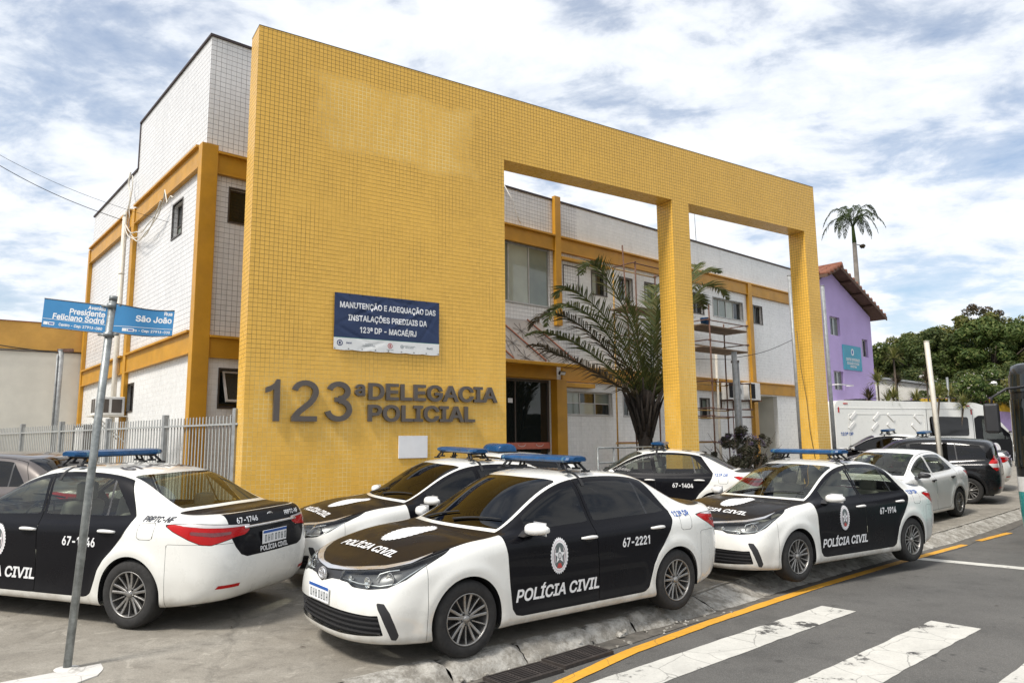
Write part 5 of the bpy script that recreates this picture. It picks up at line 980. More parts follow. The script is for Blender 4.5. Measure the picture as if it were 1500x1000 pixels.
for i, (a, b) in enumerate([(-9, -3.2), (-3.19, -.6), (-.59, .9), (.91, 1.9), (1.91, 2.75), (2.76, 3.62), (3.63, 4.42), (4.43, 5.28), (5.29, 5.92), (5.93, 6.55)]): kerb_block(a, b, i*7.3, True)
for i, (a, b) in enumerate([(6.56, 7.3), (7.31, 8.4), (8.41, 9.6), (9.61, 11.0), (11.01, 12.6), (12.61, 14.2), (14.21, 16.4), (16.41, 20), (20.01, 30), (30.01, 59)]): kerb_block(a, b, i*5.1 + 90, False)
# rubble at the broken kerb and in the gutter
mb = MB()
for k in range(90):
    t_ = rnd.uniform(2.6, 7.4); n_ = rnd.gauss(4.86, .07); p = TN(t_, n_); r_ = rnd.uniform(.006, .022)*(1 if rnd.random() > .1 else 2)
    bm = bmesh.new(); bmesh.ops.create_icosphere(bm, subdivisions=1, radius=r_)
    for v in bm.verts: v.co *= rnd.uniform(.7, 1.25); v.co.z *= .6
    mb.add([(v.co.x + p.x, v.co.y + p.y, v.co.z + road_z(t_) + .01 + max(0, (n_ - 4.86))*.4) for v in bm.verts], [[v.index for v in f.verts] for f in bm.faces]); bm.free()
tag(mb.build('rubble', 'worn_white_concrete'), kind='stuff')
simple('gutter_grime', (.11, .10, .085), .95, var=.4, scale=9, bump=.3)
sheet('gutter', [[TN(t_, n_ + .02*mnoise.noise(Vector((t_*2, n_*3, 0))), -.134 + .03*max(0, t_ - 15)) for n_ in (4.98, 4.86, 4.74 + .03*math.sin(t_*2.1))] for t_ in np.arange(-3, 22, .2)], 'gutter_grime')
# painted markings, each a thin sheet on the asphalt
def strip_tn(name, pts, w, mat, h=.004, jag=.0):
    """pts (t,n) centre line"""
    rows = []; L = []
    for (a, b), (c, d) in zip(pts, pts[1:]):
        m = max(1, int(math.hypot(c-a, d-b)/.12)); L += [(a + (c-a)*k/m, b + (d-b)*k/m) for k in range(m)]
    L.append(pts[-1])
    for i, (t_, n_) in enumerate(L):
        j1 = jag*mnoise.noise(Vector((t_*5, n_*5, 1))); j2 = jag*mnoise.noise(Vector((t_*5, n_*5, 9)))
        a = L[max(0, i-1)]; b = L[min(len(L)-1, i+1)]; d = Vector((b[0]-a[0], b[1]-a[1])).normalized()
        rows.append([TN(t_ - d.y*(w/2*q + (j1 if q > 0 else -j2)*abs(q)), n_ + d.x*(w/2*q + (j1 if q > 0 else j2)), road_z(t_) + h) for q in (1, 0, -1)])
    return sheet(name, rows, mat)
strip_tn('edge_line', [(1.5, 3.62), (3.0, 4.06), (4.3, 4.36), (5.38, 4.55), (6.89, 4.68), (9.26, 4.80), (12, 4.84), (14.9, 4.80)], .125, 'yellow_road_paint', .008, .010)
strip_tn('edge_line', [(15.5, 4.76), (16.85, 4.62)], .12, 'yellow_road_paint', .008, .01)
strip_tn('edge_line', [(19.5, 4.5), (21, 4.4)], .12, 'yellow_road_paint', .008, .01)
for n0, n1, t0, t1 in ((3.84, 4.23, 2.2, 8.4), (2.66, 3.12, 2.2, 8.55), (1.56, 2.04, 2.0, 8.6), (.5, .98, 2.0, 8.6), (-.6, -.12, 2.0, 8.6)):
    strip_tn('crosswalk_bar', [(t0, (n0+n1)/2 - .04), (t1, (n0+n1)/2 + .02)], n1 - n0, 'white_road_paint', .004, .016)
strip_tn('stop_line', [(12.72, 4.9), (12.85, 3.4), (13.0, -3)], .26, 'white_road_paint', .004, .01)
# white painted corner slab round the sign post
pc = [(-3.28, 5.60), (-3.20, 5.85), (-3.27, 6.05), (-3.42, 6.22), (-3.72, 6.35), (-4.05, 6.42), (-4.45, 6.50), (-5.2, 6.66), (-6.2, 6.85), (-6.2, 4.6), (-3.5, 4.6)]
mb = MB(); P_ = []
for (a, b), (c, d) in zip(pc, pc[1:] + pc[:1]):
    for k in range(8):
        x, y = a + (c-a)*k/8, b + (d-b)*k/8; e = .018*mnoise.noise(Vector((x*7, y*7, 0))); P_.append((x + e, y + e))
mb.prism(P_, -.02, .034, axis='z'); me = mb.mesh('pavement', 'slab_white_paint'); fixn(me); tag(link('pavement', me), kind='structure')
# iron drain grates in the gutter
bar_me = MB().bbox(-.30, .30, -.007, .007, -.018, .010, .003).mesh('bar', 'grate_iron')
for i, (tc_, nc_, rz, lab) in enumerate(((4.17, 4.69, .0, 'rusty iron drain grate in the gutter, nearer the camera'), (4.86, 4.74, .04, 'rusty iron drain grate in the gutter, just beyond the first'), (3.48, 4.62, -.06, 'rusty iron drain grate in the gutter, cut by the bottom edge'))):
    p = TN(tc_, nc_, -.118); g = empty('drain_grate', p, math.atan2(.656, .755) + rz, lab, 'drain grate', 'drain grates in the gutter')
    mb = MB(); W_, H_ = .32, .145
    mb.box(-W_, W_, -H_, -H_+.02, -.02, .012); mb.box(-W_, W_, H_-.02, H_, -.02, .012); mb.box(-W_, -W_+.02, -H_+.02, H_-.02, -.02, .012); mb.box(W_-.02, W_, -H_+.02, H_-.02, -.02, .012)
    for xx in (-.10, .10): mb.box(xx-.007, xx+.007, -H_+.02, H_-.02, -.02, .006)
    mb.build('frame', 'grate_iron', g)
    MB().box(-W_+.01, W_-.01, -H_+.01, H_-.01, -.0225, -.0205).build('pit', 'dark_void', g)
    for k in range(7): link('bar', bar_me, g, (0, -H_ + .04 + k*.035, 0))
# ------------------------------------------------------------------ police station
YA_, YB_ = R(32.87), R(40.88)
def pane_mat(name, col, rough=.04, coat=.6):
    t = NT(name); o = t.coord('Object'); wv = t.noise(2.2, 3, .5, o)
    t.set(color=t.mix(t.ramp(t.noise(1.1, 4, .6, o), [(.3, 0.), (.7, 1.)]), tuple(v*.8 for v in col), tuple(v*1.15 for v in col)), rough=rough, coat=coat, coatr=.02, spec=.5, normal=t.bump(wv, .06, .02))
pane_mat('pane_dark', (.012, .015, .014), .03, .25); pane_mat('pane_curtain', (.33, .355, .29), .3, .8); pane_mat('pane_green', (.17, .20, .165), .12); pane_mat('canopy_glass', (.20, .175, .15), .35, .2)
ORG_B = (-6.0716, 13.8, 0)
ps = empty('police_station', ORG_B, YB_, 'long white tiled police station with mustard beams behind the yellow portal', 'building')
def swap(me, on):
    """mirror x and y so a piece made for the front wall sits on the side wall"""
    if on:
        for v in me.vertices: v.co = Vector((v.co.y, v.co.x, v.co.z))
        me.flip_normals()
    return me
def put(name, mb, mats, parent, side=False, uv=False):
    me = mb.mesh(name, mats); swap(me, side)
    if uv: metric_uv(me)
    return link(name, me, parent)
def holed(name, s0, s1, z0, z1, holes, mat, side=False, dep=.16, y=0.):
    holes = [h for h in holes if h[0] >= s0 - .01 and h[1] <= s1 + .01 and h[2] >= z0 - .01 and h[3] <= z1 + .01]
    xs = sorted({s0, s1} | {h[0] for h in holes} | {h[1] for h in holes}); zs = sorted({z0, z1} | {h[2] for h in holes} | {h[3] for h in holes})
    mb = MB()
    for a, b in zip(xs, xs[1:]):
        for c, d in zip(zs, zs[1:]):
            if any(h[0] <= a and b <= h[1] and h[2] <= c and d <= h[3] for h in holes): continue
            mb.quad((a, y, c), (b, y, c), (b, y, d), (a, y, d))
    for a, b, c, d in holes:
        mb.quad((a, y, c), (a, y, d), (a, y+dep, d), (a, y+dep, c)); mb.quad((b, y, c), (b, y+dep, c), (b, y+dep, d), (b, y, d))
        mb.quad((a, y, c), (a, y+dep, c), (b, y+dep, c), (b, y, c)); mb.quad((a, y, d), (b, y, d), (b, y+dep, d), (a, y+dep, d))
    return put(name, mb, mat, ps, side, True)
def window(s0, s1, z0, z1, nv=2, panes=('pane_curtain',), side=False, dep=.10, fw=.035, frame='window_metal', midz=None, parent=None, y=0., skip=()):
    mb = MB(); a, b = y + dep, y + dep + .045
    mb.box(s0, s1, a, b, z0, z0+fw); mb.box(s0, s1, a, b, z1-fw, z1); mb.box(s0, s0+fw, a, b, z0+fw, z1-fw); mb.box(s1-fw, s1, a, b, z0+fw, z1-fw)
    w = (s1 - s0)/nv
    for k in range(1, nv): mb.box(s0 + w*k - fw*.5, s0 + w*k + fw*.5, a - .004, b, z0+fw, z1-fw)
    if midz: mb.box(s0+fw, s1-fw, a - .002, b, midz - fw*.4, midz + fw*.4)
    # outer casing, proud of the tiles
    c = .03
    mb.box(s0-c, s1+c, y-.012, y+.03, z1, z1+c); mb.box(s0-c, s1+c, y-.02, y+.03, z0-c, z0); mb.box(s0-c, s0, y-.012, y+.03, z0, z1); mb.box(s1, s1+c, y-.012, y+.03, z0, z1)
    f = put('window', mb, frame, parent or ps, side)
    zz = [z0+fw, midz, z1-fw] if midz else [z0+fw, z1-fw]
    for k in range(nv):
        for j in range(len(zz)-1):
            if (k, j) in skip: continue
            m = panes[(k + j) % len(panes)]; dy = .004*((k+j) % 2)
            p = put('pane', MB().box(s0 + w*k + fw*.5, s0 + w*(k+1) - fw*.5, a + .015 + dy, a + .021 + dy, zz[j] + fw*.4*(j > 0), zz[j+1] - fw*.4*(j < len(zz)-2)), m, f, side)
    return f
UP = [(7.2, 9.45, 5.50, 7.14), (10.02, 10.62, 6.12, 6.80), (11.2, 11.84, 6.12, 6.80), (12.45, 13.05, 6.12, 6.80), (13.69, 14.28, 6.12, 6.80), (16.2, 16.88, 6.12, 6.80), (17.47, 19.37, 6.14, 6.80), (20.12, 20.72, 6.14, 6.80), (.50, 1.35, 6.24, 6.93)]
LO = [(7.0, 9.42, .05, 3.45), (10.03, 11.94, 2.52, 3.18), (12.47, 13.15, 2.52, 3.18), (16.43, 16.95, 2.52, 3.17), (20.05, 21.46, 0, 3.40), (.46, 1.40, 2.50, 3.24)]
XE = 24.3
holed('wall', 0, 10.6, 3.9, 7.15, UP, 'white_tile_dark_joint'); holed('wall', 10.6, XE, 3.9, 7.15, UP, 'white_tile')
holed('wall', 0, 10.6, -.3, 3.9, LO[:1], 'white_tile'); 
# lower front right of the entrance, with its window holes
for o in [c for c in ps.children if c.name.startswith('wall')][-1:]: bpy.data.objects.remove(o)
holed('wall', 0, XE, -.3, 3.9, LO + [], 'white_tile')
holed('parapet', 5.3, 10.6, 7.15, 8.64, [], 'white_tile_dark_joint'); holed('parapet', 10.6, XE, 7.15, 8.64, [], 'white_tile'); holed('parapet', 0, 5.3, 7.15, 10.05, [], 'white_tile_dark_joint')
SU = [(1.38, 2.07, 6.23, 6.98)]; SL = [(4.50, 5.20, 2.60, 3.24)]
holed('side_wall', 0, 5.2, 3.9, 7.3, SU, 'white_tile_dark_joint', True); holed('side_wall', 5.2, 10.45, 3.9, 7.3, [], 'white_tile_dark_joint', True)
holed('side_wall', 0, 10.45, -.3, 3.9, [(4.50, 5.20, 2.60, 3.24)], 'white_tile', True)
holed('side_parapet', 0, 5.35, 7.3, 10.05, [], 'white_tile_dark_joint', True); holed('side_parapet', 5.35, 10.45, 7.3, 8.80, [], 'white_tile_dark_joint', True)
mb = MB()
mb.quad((XE, 0, -.3), (XE, 10.45, -.3), (XE, 10.45, 8.64), (XE, 0, 8.64)); mb.quad((5.3, 0, 8.4), (5.3, 5.35, 8.4), (5.3, 5.35, 10.05), (5.3, 0, 10.05)); mb.quad((0, 5.35, 8.4), (5.3, 5.35, 8.4), (5.3, 5.35, 10.05), (0, 5.35, 10.05)); mb.quad((0, 10.45, -.3), (XE, 10.45, -.3), (XE, 10.45, 8.6), (0, 10.45, 8.6))
put('back_wall', mb, 'white_tile', ps, False, True)
put('roof', MB().box(.2, XE-.1, .2, 10.3, 8.2, 8.3).box(.2, 5.1, .2, 5.2, 9.6, 9.7), 'roof_flashing', ps)
# dark rooms behind the openings
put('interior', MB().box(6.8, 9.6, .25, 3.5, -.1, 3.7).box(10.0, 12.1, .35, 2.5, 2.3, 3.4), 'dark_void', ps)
# parapet caps
put('parapet_cap', MB().box(-.035, 5.33, -.035, .12, 10.05, 10.10).box(-.035, .12, .12, 5.38, 10.05, 10.10), 'roof_flashing', ps)
put('parapet_cap', MB().box(5.33, XE+.03, -.035, .12, 8.64, 8.69), 'roof_flashing', ps)
put('parapet_cap', MB().box(-.035, .12, 5.38, 10.48, 8.80, 8.85), 'roof_flashing', ps)
put('parapet_trim', MB().box(-.02, 0.02, 5.33, 5.41, 8.85, 10.05), 'roof_flashing', ps)
# steel frame: beams with a projecting top flange, columns
def beam(a, b, z0, z1, side=False, out=.07):
    mb = MB(); mb.box(a, b, -out, -.002, z0, z1); mb.box(a, b, -out-.07, -.002, z1, z1+.045); mb.box(a, b, -out-.03, -.002, z0-.02, z0); return put('beam', mb, 'mustard_paint', ps, side)
for a, b in ((.205, 9.585), (9.825, 19.63), (19.90, XE)): beam(a, b, 7.17, 7.56); beam(a, b, 3.47, 3.84)
for a, b in ((.205, 5.05), (5.42, 10.26)): beam(a, b, 7.30, 7.72, True); beam(a, b, 3.55, 3.95, True)
def column(a, b, z0, z1, out=.10, side=False): return put('column', MB().bbox(a, b, -out, -.003, z0, z1, .006), 'mustard_paint', ps, side)
put('column', MB().bbox(-.12, .20, -.12, .10, -.3, 7.72, .008), 'mustard_paint', ps)
column(9.59, 9.82, 5.0, 8.76, .13); column(9.42, 9.80, -.2, 3.46, .26); column(19.64, 19.89, -.2, 7.62, .12)
column(5.06, 5.30, -.3, 7.70, .10, True); column(10.27, 10.46, -.3, 7.72, .10, True)
put('ledge', MB().bbox(9.83, 11.0, -.22, -.003, 3.28, 3.40, .006), 'mustard_paint', ps); put('ledge', MB().bbox(9.83, 11.9, -.13, -.003, 6.93, 7.02, .006), 'mustard_paint', ps)
put('entrance_lintel', MB().bbox(6.5, 9.42, -.26, -.003, 3.46, 3.84, .006), 'mustard_paint', ps)
# windows
window(7.2, 9.45, 5.50, 7.14, 3, ('pane_green', 'pane_curtain'), dep=.04, frame='alu_frame')
for k, i in enumerate((1, 2, 3, 4)): window(*UP[i], 2, (('pane_curtain', 'pane_dark') if k != 2 else ('pane_dark', 'pane_curtain')))
window(*UP[5], 2, ('pane_dark',)); window(*UP[6], 4, ('pane_green', 'pane_green', 'pane_curtain', 'pane_dark'), frame='alu_frame'); window(*UP[7], 2, ('pane_green', 'pane_dark')); window(*UP[8], 2, ('pane_dark', 'pane_green'))
window(*LO[1], 3, ('pane_green', 'pane_curtain', 'pane_dark'), midz=2.86, frame='alu_frame'); window(*LO[2], 2, ('pane_dark',), frame='alu_frame'); window(*LO[3], 2, ('pane_green', 'pane_dark'), midz=2.84)
f = window(*LO[5], 1, ('pane_dark',)); mbx = MB(); Mx = Matrix.Translation((.93, .02, 3.20)) @ Matrix.Rotation(R(-24), 4, 'X')
mbx.box(-.42, .42, -.02, .02, -.66, -.62, Mx).box(-.42, .42, -.02, .02, -.04, 0, Mx).box(-.42, -.38, -.02, .02, -.62, -.04, Mx).box(.38, .42, -.02, .02, -.62, -.04, Mx); put('sash', mbx, 'alu_frame', f); put('pane', MB().box(-.38, .38, -.004, .004, -.62, -.04, Mx), 'pane_dark', f)
window(*SU[0], 2, ('pane_dark', 'pane_green'), side=True, midz=6.5); window(*SL[0], 1, ('pane_dark',), side=True)
# entrance: wide glass doors with a red rail
f = put('entrance_door', MB().box(7.0, 9.42, .06, .12, 3.38, 3.45).box(9.35, 9.42, .06, .12, 1.50, 3.38).box(7.0, 7.06, .06, .12, .05, 3.38).box(8.16, 8.20, .06, .12, .05, 3.38), 'window_metal', ps)
for a, b in ((7.06, 8.16), (8.20, 9.35)): put('pane', MB().box(a, b, .08, .092, 1.78, 3.38), 'pane_dark', f); put('pane', MB().box(a, b, .081, .091, .08, 1.58), 'pane_dark', f)
for a, b in ((7.06, 7.98), (8.0, 9.40)): put('door_rail', MB().bbox(a, b, .03, .06, 1.585, 1.76, .005), 'red_panel', f)
for cx_ in (7.5, 8.35, 9.0):
    pts = [(cx_ + .13*math.cos(math.pi*k/10), .015, 1.71 - .055*math.sin(math.pi*k/10)) for k in range(11)]; put('pull_handle', MB().tube(pts, .008, 6), 'plastic_white', f)
put('notice', MB().box(7.93, 8.09, .066, .072, 2.80, 2.92), 'sign_white', f)
# recess under the beam on the right
mb = MB(); mb.quad((20.05, 1.6, 0), (21.46, 1.6, 0), (21.46, 1.6, 3.4), (20.05, 1.6, 3.4)); mb.quad((20.05, .16, 0), (20.05, 1.6, 0), (20.05, 1.6, 3.4), (20.05, .16, 3.4)); mb.quad((21.46, .16, 0), (21.46, 1.6, 0), (21.46, 1.6, 3.4), (21.46, .16, 3.4)); mb.quad((20.05, .16, 3.4), (21.46, .16, 3.4), (21.46, 1.6, 3.4), (20.05, 1.6, 3.4))
put('recess_wall', mb, 'plaster_beige', ps)
# sloping glass canopy with star shaped glazing bars
cn = empty('canopy'); cn.parent = ps
def cp(s, q): return Vector((s, -.02 - .86*q, 5.03 - 1.22*q))
for k, (a, b) in enumerate(((6.2, 7.35), (7.37, 8.52), (8.54, 9.62))):
    mb = MB(); A, B_, C_, D_ = cp(a, 0), cp(b if k < 2 else 9.05, 0), cp(b, 1), cp(a, 1); nn = Vector((0, -.012, -.009))
    mb.add([A, B_, C_, D_, A+nn, B_+nn, C_+nn, D_+nn], [(0,1,2,3),(7,6,5,4),(0,4,5,1),(1,5,6,2),(2,6,7,3),(3,7,4,0)]); put('canopy_pane', mb, 'canopy_glass', cn)
off = Vector((0, -.035, .03))
for a, b in ((7.36, 8.42), (8.53, 9.62), (6.3, 7.3)): put('rafter', MB().tube([cp(a, 0) + off, cp(b, 1) + off], .022, 4, sm=False), 'clay_tile', cn)
mb = MB()
for cx_, cq in ((7.55, .62), (8.1, .30), (8.75, .45), (8.45, .85), (7.75, .95), (9.15, .8)):
    for k in range(8):
        a = k*math.pi/4 + .3; mb.tube([cp(cx_, cq) + off*.5, cp(cx_ + .26*math.cos(a), min(1, max(0, cq + .2*math.sin(a)))) + off*.5], .006, 4, sm=False)
tag(put('glazing_bars', mb, 'window_metal', cn), kind='stuff')
put('canopy_beam', MB().bbox(6.1, 9.75, -1.0, -.85, 3.72, 3.80, .006), 'mustard_paint', cn); put('canopy_soffit', MB().box(6.1, 9.7, -.85, -.262, 3.80, 3.84), 'mustard_paint', cn)
# drain pipes
mb = MB(); mb.tube([(-.16, 5.72, 7.60), (-.16, 5.72, 0)], .065, 10)
for z in (6.1, 4.6, 2.7, 1.6): mb.tube([(-.16, 5.72, z), (-.16, 5.72, z+.04)], .072, 10)
mb.tube([(-.16, 5.72, z) for z in (7.60, 7.72)], .05, 8); put('drain_pipe', mb, 'cream_pipe', ps)
put('drain_pipe', MB().tube([(17.35, -.10, 4.75), (17.35, -.10, -.1)], .05, 8), 'cream_pipe', ps); put('drain_pipe', MB().tube([(17.75, -.10, 3.3), (17.7, -.10, 2.9), (17.35, -.1, 2.8)], .02, 8), 'cream_pipe', ps)
# cable bundle hanging from the corner of the upper beam
mb = MB()
for k, (sag, o_) in enumerate(((.55, 0), (.42, .03), (.62, .05))):
    mb.tube([(-.16 - o_, 5.55 - 3.25*q, 7.35 + (-.25 if q else .1)*q - sag*math.sin(math.pi*q)**.8 + .03*math.sin(q*19 + k)) for q in [i/14 for i in range(15)]], .014, 5)
mb.tube([(-.15, 5.5 + .15*math.sin(k), 8.75 - k*.15) for k in range(10)], .022, 5); mb.tube([(-.15, 5.3 - .1*math.sin(k*.8), 8.6 - k*.14) for k in range(9)], .014, 5)
mb.tube([(-.15, 2.3, 7.08), (-.16, 2.2, 7.35), (-.14, 2.05, 7.02), (-.15, 1.75, 7.10), (-.14, 1.6, 7.02)], .016, 5)
put('cable_bundle', mb, 'cream_pipe', ps)
put('cable', MB().tube([(7.75, -.05, 8.68), (8.05, -.06, 8.3), (8.2, -.06, 7.9), (8.33, -.06, 7.7)], .014, 5), 'plastic_white', ps)
put('lightning_rod', MB().tube([(17.52, .6, 8.5), (17.45, .6, 10.6)], .012, 5), 'galvanised', ps)
def BP(s, y, z): 
    c, s_ = math.cos(YB_), math.sin(YB_); return Vector((ORG_B[0] + c*s - s_*y, ORG_B[1] + s_*s + c*y, z))
# floodlight on the entrance lintel
g = empty('floodlight', BP(9.52, -.30, 3.66), YB_, 'small white floodlight fixed above the entrance doors', 'lamp'); MB().bbox(-.11, .11, -.10, -.04, -.05, .05, .008, Matrix.Rotation(R(25), 4, 'X')).build('housing', 'roof_flashing', g); MB().box(-.09, .09, -.108, -.101, -.04, .04, Matrix.Rotation(R(25), 4, 'X')).build('lens', 'sign_white', g); MB().box(-.02, .02, -.05, .05, -.01, .01).build('bracket', 'roof_flashing', g)
# air conditioners
def condenser(s, z, w, h, lab, open_=False):
    g = empty('air_conditioner', BP(s, -.08, z), YB_, lab, 'air conditioner', 'air conditioners on the front wall')
    MB().bbox(0, w, -.34, -.02, 0, h, .012).build('casing', 'plastic_white', g)
    if not open_:
        Mx = Matrix.Translation((w*.60, -.345, h*.5)) @ Matrix.Rotation(R(90), 4, 'X')
        mb = MB()
        for r_ in (.05, .10, .15, .20): mb.tube([(w*.60 + r_*math.cos(a*math.pi/12), -.352, h*.5 + r_*math.sin(a*math.pi/12)) for a in range(25)], .006, 4, False)
        mb.build('fan_grille', 'grey_pole_paint', g); MB().lathe([(0, .0), (.205, .0), (.21, .004)], 28, Mx).build('fan_opening', 'window_metal', g)
        MB().box(.01, w*.26, -.346, -.341, .06, h-.03).build('side_vent', 'dark_void', g)
    else: MB().box(.05, w*.55, -.346, -.341, .05, h-.04).build('coil_opening', 'dark_void', g)
    MB().box(.06, .10, -.42, 0.06, -.05, -.002).box(.06, .10, .03, .06, -.3, -.05).build('bracket', 'rust_steel', g); MB().box(w-.1, w-.06, -.42, 0.06, -.05, -.002).box(w-.1, w-.06, .03, .06, -.3, -.05).build('bracket', 'rust_steel', g)
condenser(17.55, 3.16, .92, .58, 'white air conditioner with round fan left of the mustard column'); condenser(18.78, 3.18, .80, .62, 'open sided white air conditioner right beside the mustard column', True)
g = empty('air_conditioner', BP(-.08, 5.3, 2.48), YB_, 'boxy window air conditioner on an angled bracket on the side wall', 'air conditioner')
MB().bbox(-.62, 0, -.40, .10, .02, .46, .012).build('casing', 'plastic_white', g); MB().box(-.626, -.621, -.35, -.18, .08, .40).box(-.626, -.621, -.13, .04, .08, .40).build('vent', 'window_metal', g); MB().box(-.55, -.34, -.406, -.401, .08, .40).box(-.28, -.06, -.406, -.401, .08, .40).build('vent', 'window_metal', g)
for y in (-.38, .06): MB().tube([(-.62, y, 0), (.05, y, 0)], .016, 6).tube([(-.58, y, 0), (.05, y, -.62)], .016, 6).build('bracket', 'cream_pipe', g)
MB().box(-.70, .05, -.48, .18, -.012, .012).build('shelf', 'cream_pipe', g)
g = empty('air_conditioner', BP(-.08, 8.2, 1.50), YB_, 'dark framed condenser unit low on the side wall behind the fence', 'air conditioner')
MB().bbox(-.34, 0, -.55, .55, .06, .78, .012).build('casing', 'plastic_white', g); MB().box(-.36, .04, -.66, -.60, -.1, .84).box(-.36, .04, .60, .66, -.1, .84).box(-.36, .04, -.60, .60, -.1, -.04).build('frame', 'window_metal', g)

# ------------------------------------------------------------------ yellow portal
ORG_Y = (-4.5195, 12.2, 0)
YP = Matrix.Translation(ORG_Y) @ Matrix.Rotation(YA_, 4, 'Z')
po = empty('entrance_portal', ORG_Y, YA_, 'tall yellow tiled portal wall with two square openings in front of the station', 'wall')
poly = [(0,-.3),(5.22,-.3),(5.22,7.85),(10.27,7.85),(10.27,-.3),(10.87,-.3),(10.87,7.85),(15.69,7.85),(15.69,-.3),(16.26,-.3),(16.26,9.3),(0,9.3)]
me = MB().prism(poly, 0, .55).mesh('wall', 'yellow_tile'); fixn(me); metric_uv(me); link('wall', me, po)
MB().box(-.004, 16.264, -.004, .554, 9.3, 9.312).build('coping', 'roof_flashing', po)
MB().tube([(15.45, .3, 4.9), (15.5, .28, 3.8), (15.63, .25, 2.9), (15.62, .2, 2.0), (15.67, .1, 1.0)], .008, 5).build('loose_cable', 'window_metal', po)
sg = empty('wall_sign', YP @ Vector((0, -.005, 0)), YA_, 'raised grey metal letters reading 123ª Delegacia Policial on the yellow wall', 'sign')
def letters(txt, s0, s1, z0, z1, parent, mat, depth=.055, y=-.045):
    x = 0; ms = []
    for c in txt: ms.append((text_mesh(c, 1/1.26, .5, align='LEFT'), x)); x += glyph(c)[0]
    xmin = min(v.co.x for v in ms[0][0].vertices); xmax = max(v.co.x + ms[-1][1] for v in ms[-1][0].vertices)
    ymin = min(v.co.y for m, o in ms for v in m.vertices); ymax = max(v.co.y for m, o in ms for v in m.vertices)
    for m, o in ms:
        for v in m.vertices: v.co = Vector((s0 + (v.co.x + o - xmin)/(xmax - xmin)*(s1 - s0), y - v.co.z*depth, z0 + (v.co.y - ymin)/(ymax - ymin)*(z1 - z0)))
        m.materials.append(MATS[mat]); fixn(m); link('letter', m, parent)
letters('\x01\x02\x03', .33, 1.87, 2.165, 2.885, sg, 'letter_metal', .055, y=-.05)
letters('a', 1.92, 2.11, 2.63, 2.85, sg, 'letter_metal', .065, -.05)
letters('DELEGACIA', 2.18, 4.97, 2.565, 2.885, sg, 'letter_metal', .055, -.045)
letters('POLICIAL', 2.18, 4.44, 2.17, 2.485, sg, 'letter_metal', .055, -.045)
g = tag(MB().bbox(2.81, 3.41, -.03, -.006, 1.49, 1.91, .004).build('notice_board', 'sign_white', None, loc=ORG_Y, rot=(0, 0, YA_)), 'blank white plaque fixed low on the yellow wall', 'plaque')
# printed banner with pulled creases
t = NT('banner_cloth'); sp = t.N('ShaderNodeSeparateXYZ', {0: t.coord()}); z = sp.outputs[2]
t.set(color=t.mix(t.ramp(z, [(.2245, 0.), (.2255, 1.)]), t.mix(t.ramp(z, [(.2165, 0.), (.218, 1.)]), (.74, .74, .72), (.03, .22, .17)), (.018, .035, .095)), rough=.38, spec=.4)
bn = empty('banner', YP @ Vector((1.505, -.03, 3.475)), YA_, 'navy blue printed banner with white lettering hung on the yellow wall', 'banner')
nx, nz = 90, 46; V = []; BW, BH = 2.135, 1.045
fold = [((0, 1), (.55, .45)), ((1, 1), (.45, .35)), ((.5, 1), (.1, .45)), ((.5, 1), (.95, .55)), ((0, .42), (.5, .95)), ((0, .45), (.35, .1)), ((1, .3), (.6, .9)), ((.25, 1), (.42, .8)), ((.75, 1), (.62, .75)), ((1, .9), (.8, .2)), ((.2, .0), (.5, .2)), ((.5, .95), (.8, .9))]
for j in range(nz+1):
    for i in range(nx+1):
        u, w = i/nx, j/nz; d = 0
        for (a, b), (c, e) in fold:
            L = math.hypot((c-a)*2, e-b); h = ((u-a)*2*(c-a)*2 + (w-b)*(e-b))/L**2
            if 0 < h < 1: dd = ((u-a)*2*(e-b) - (w-b)*(c-a)*2)/L; d += .012*math.exp(-(dd/.030)**2)*math.sin(math.pi*h)**.7*(1 if (a+b) % 1 == 0 else -.7)
        d += .008*mnoise.noise(Vector((u*5, w*3, 0)))
        V.append((u*BW, -.012 - d, w*BH - .012*abs(math.sin(u*math.pi*6))*(w == 0)))
idx = np.arange(len(V)).reshape(nz+1, nx+1); F = np.stack([idx[:-1, :-1].ravel(), idx[:-1, 1:].ravel(), idx[1:, 1:].ravel(), idx[1:, :-1].ravel()], 1)
cloth = link('cloth', from_np('cloth', np.array(V), F, 'banner_cloth', True), bn); BD = Decals.__new__(Decals); BD.bvh = BVHTree.FromPolygons([tuple(v) for v in V], [tuple(f) for f in F.tolist()])
def bt(txt, x, z, size, mat, weight=0., sx=1., fit=None):
    me = text_mesh(txt, size*.8, .0, sx=sx, fit=fit); BD.project(me, (x, -.2, z), (1, 0, 0), (0, 0, 1), .002); me.materials.append(MATS[mat]); link('lettering', me, bn)
simple('print_navy', (.02, .03, .12), .5); simple('print_grey', (.22, .25, .26), .5)
bt('MANUTENÇÃO E ADEQUAÇÃO DAS', BW/2 + .01, .83, .150, 'decal_white', fit=(1.96, .112)); bt('INSTALAÇÕES PREDIAIS DA', BW/2, .60, .150, 'decal_white', fit=(1.60, .112)); bt('123ª DP - MACAÉ/RJ', BW/2, .385, .150, 'decal_white', fit=(1.16, .112))
bt('EMOP', .29, .125, .055, 'print_navy', .002); bt('Secretaria de\nInfraestrutura e Obras', .68, .11, .038, 'print_grey', .001, .9); bt('POLÍCIA CIVIL', 1.10, .045, .028, 'print_grey', .0008); bt('GOVERNO DO ESTADO\nRIO DE JANEIRO', 1.50, .12, .034, 'print_grey', .001, .9); bt('RioAG', 1.93, .12, .07, 'print_grey', .0, .9)
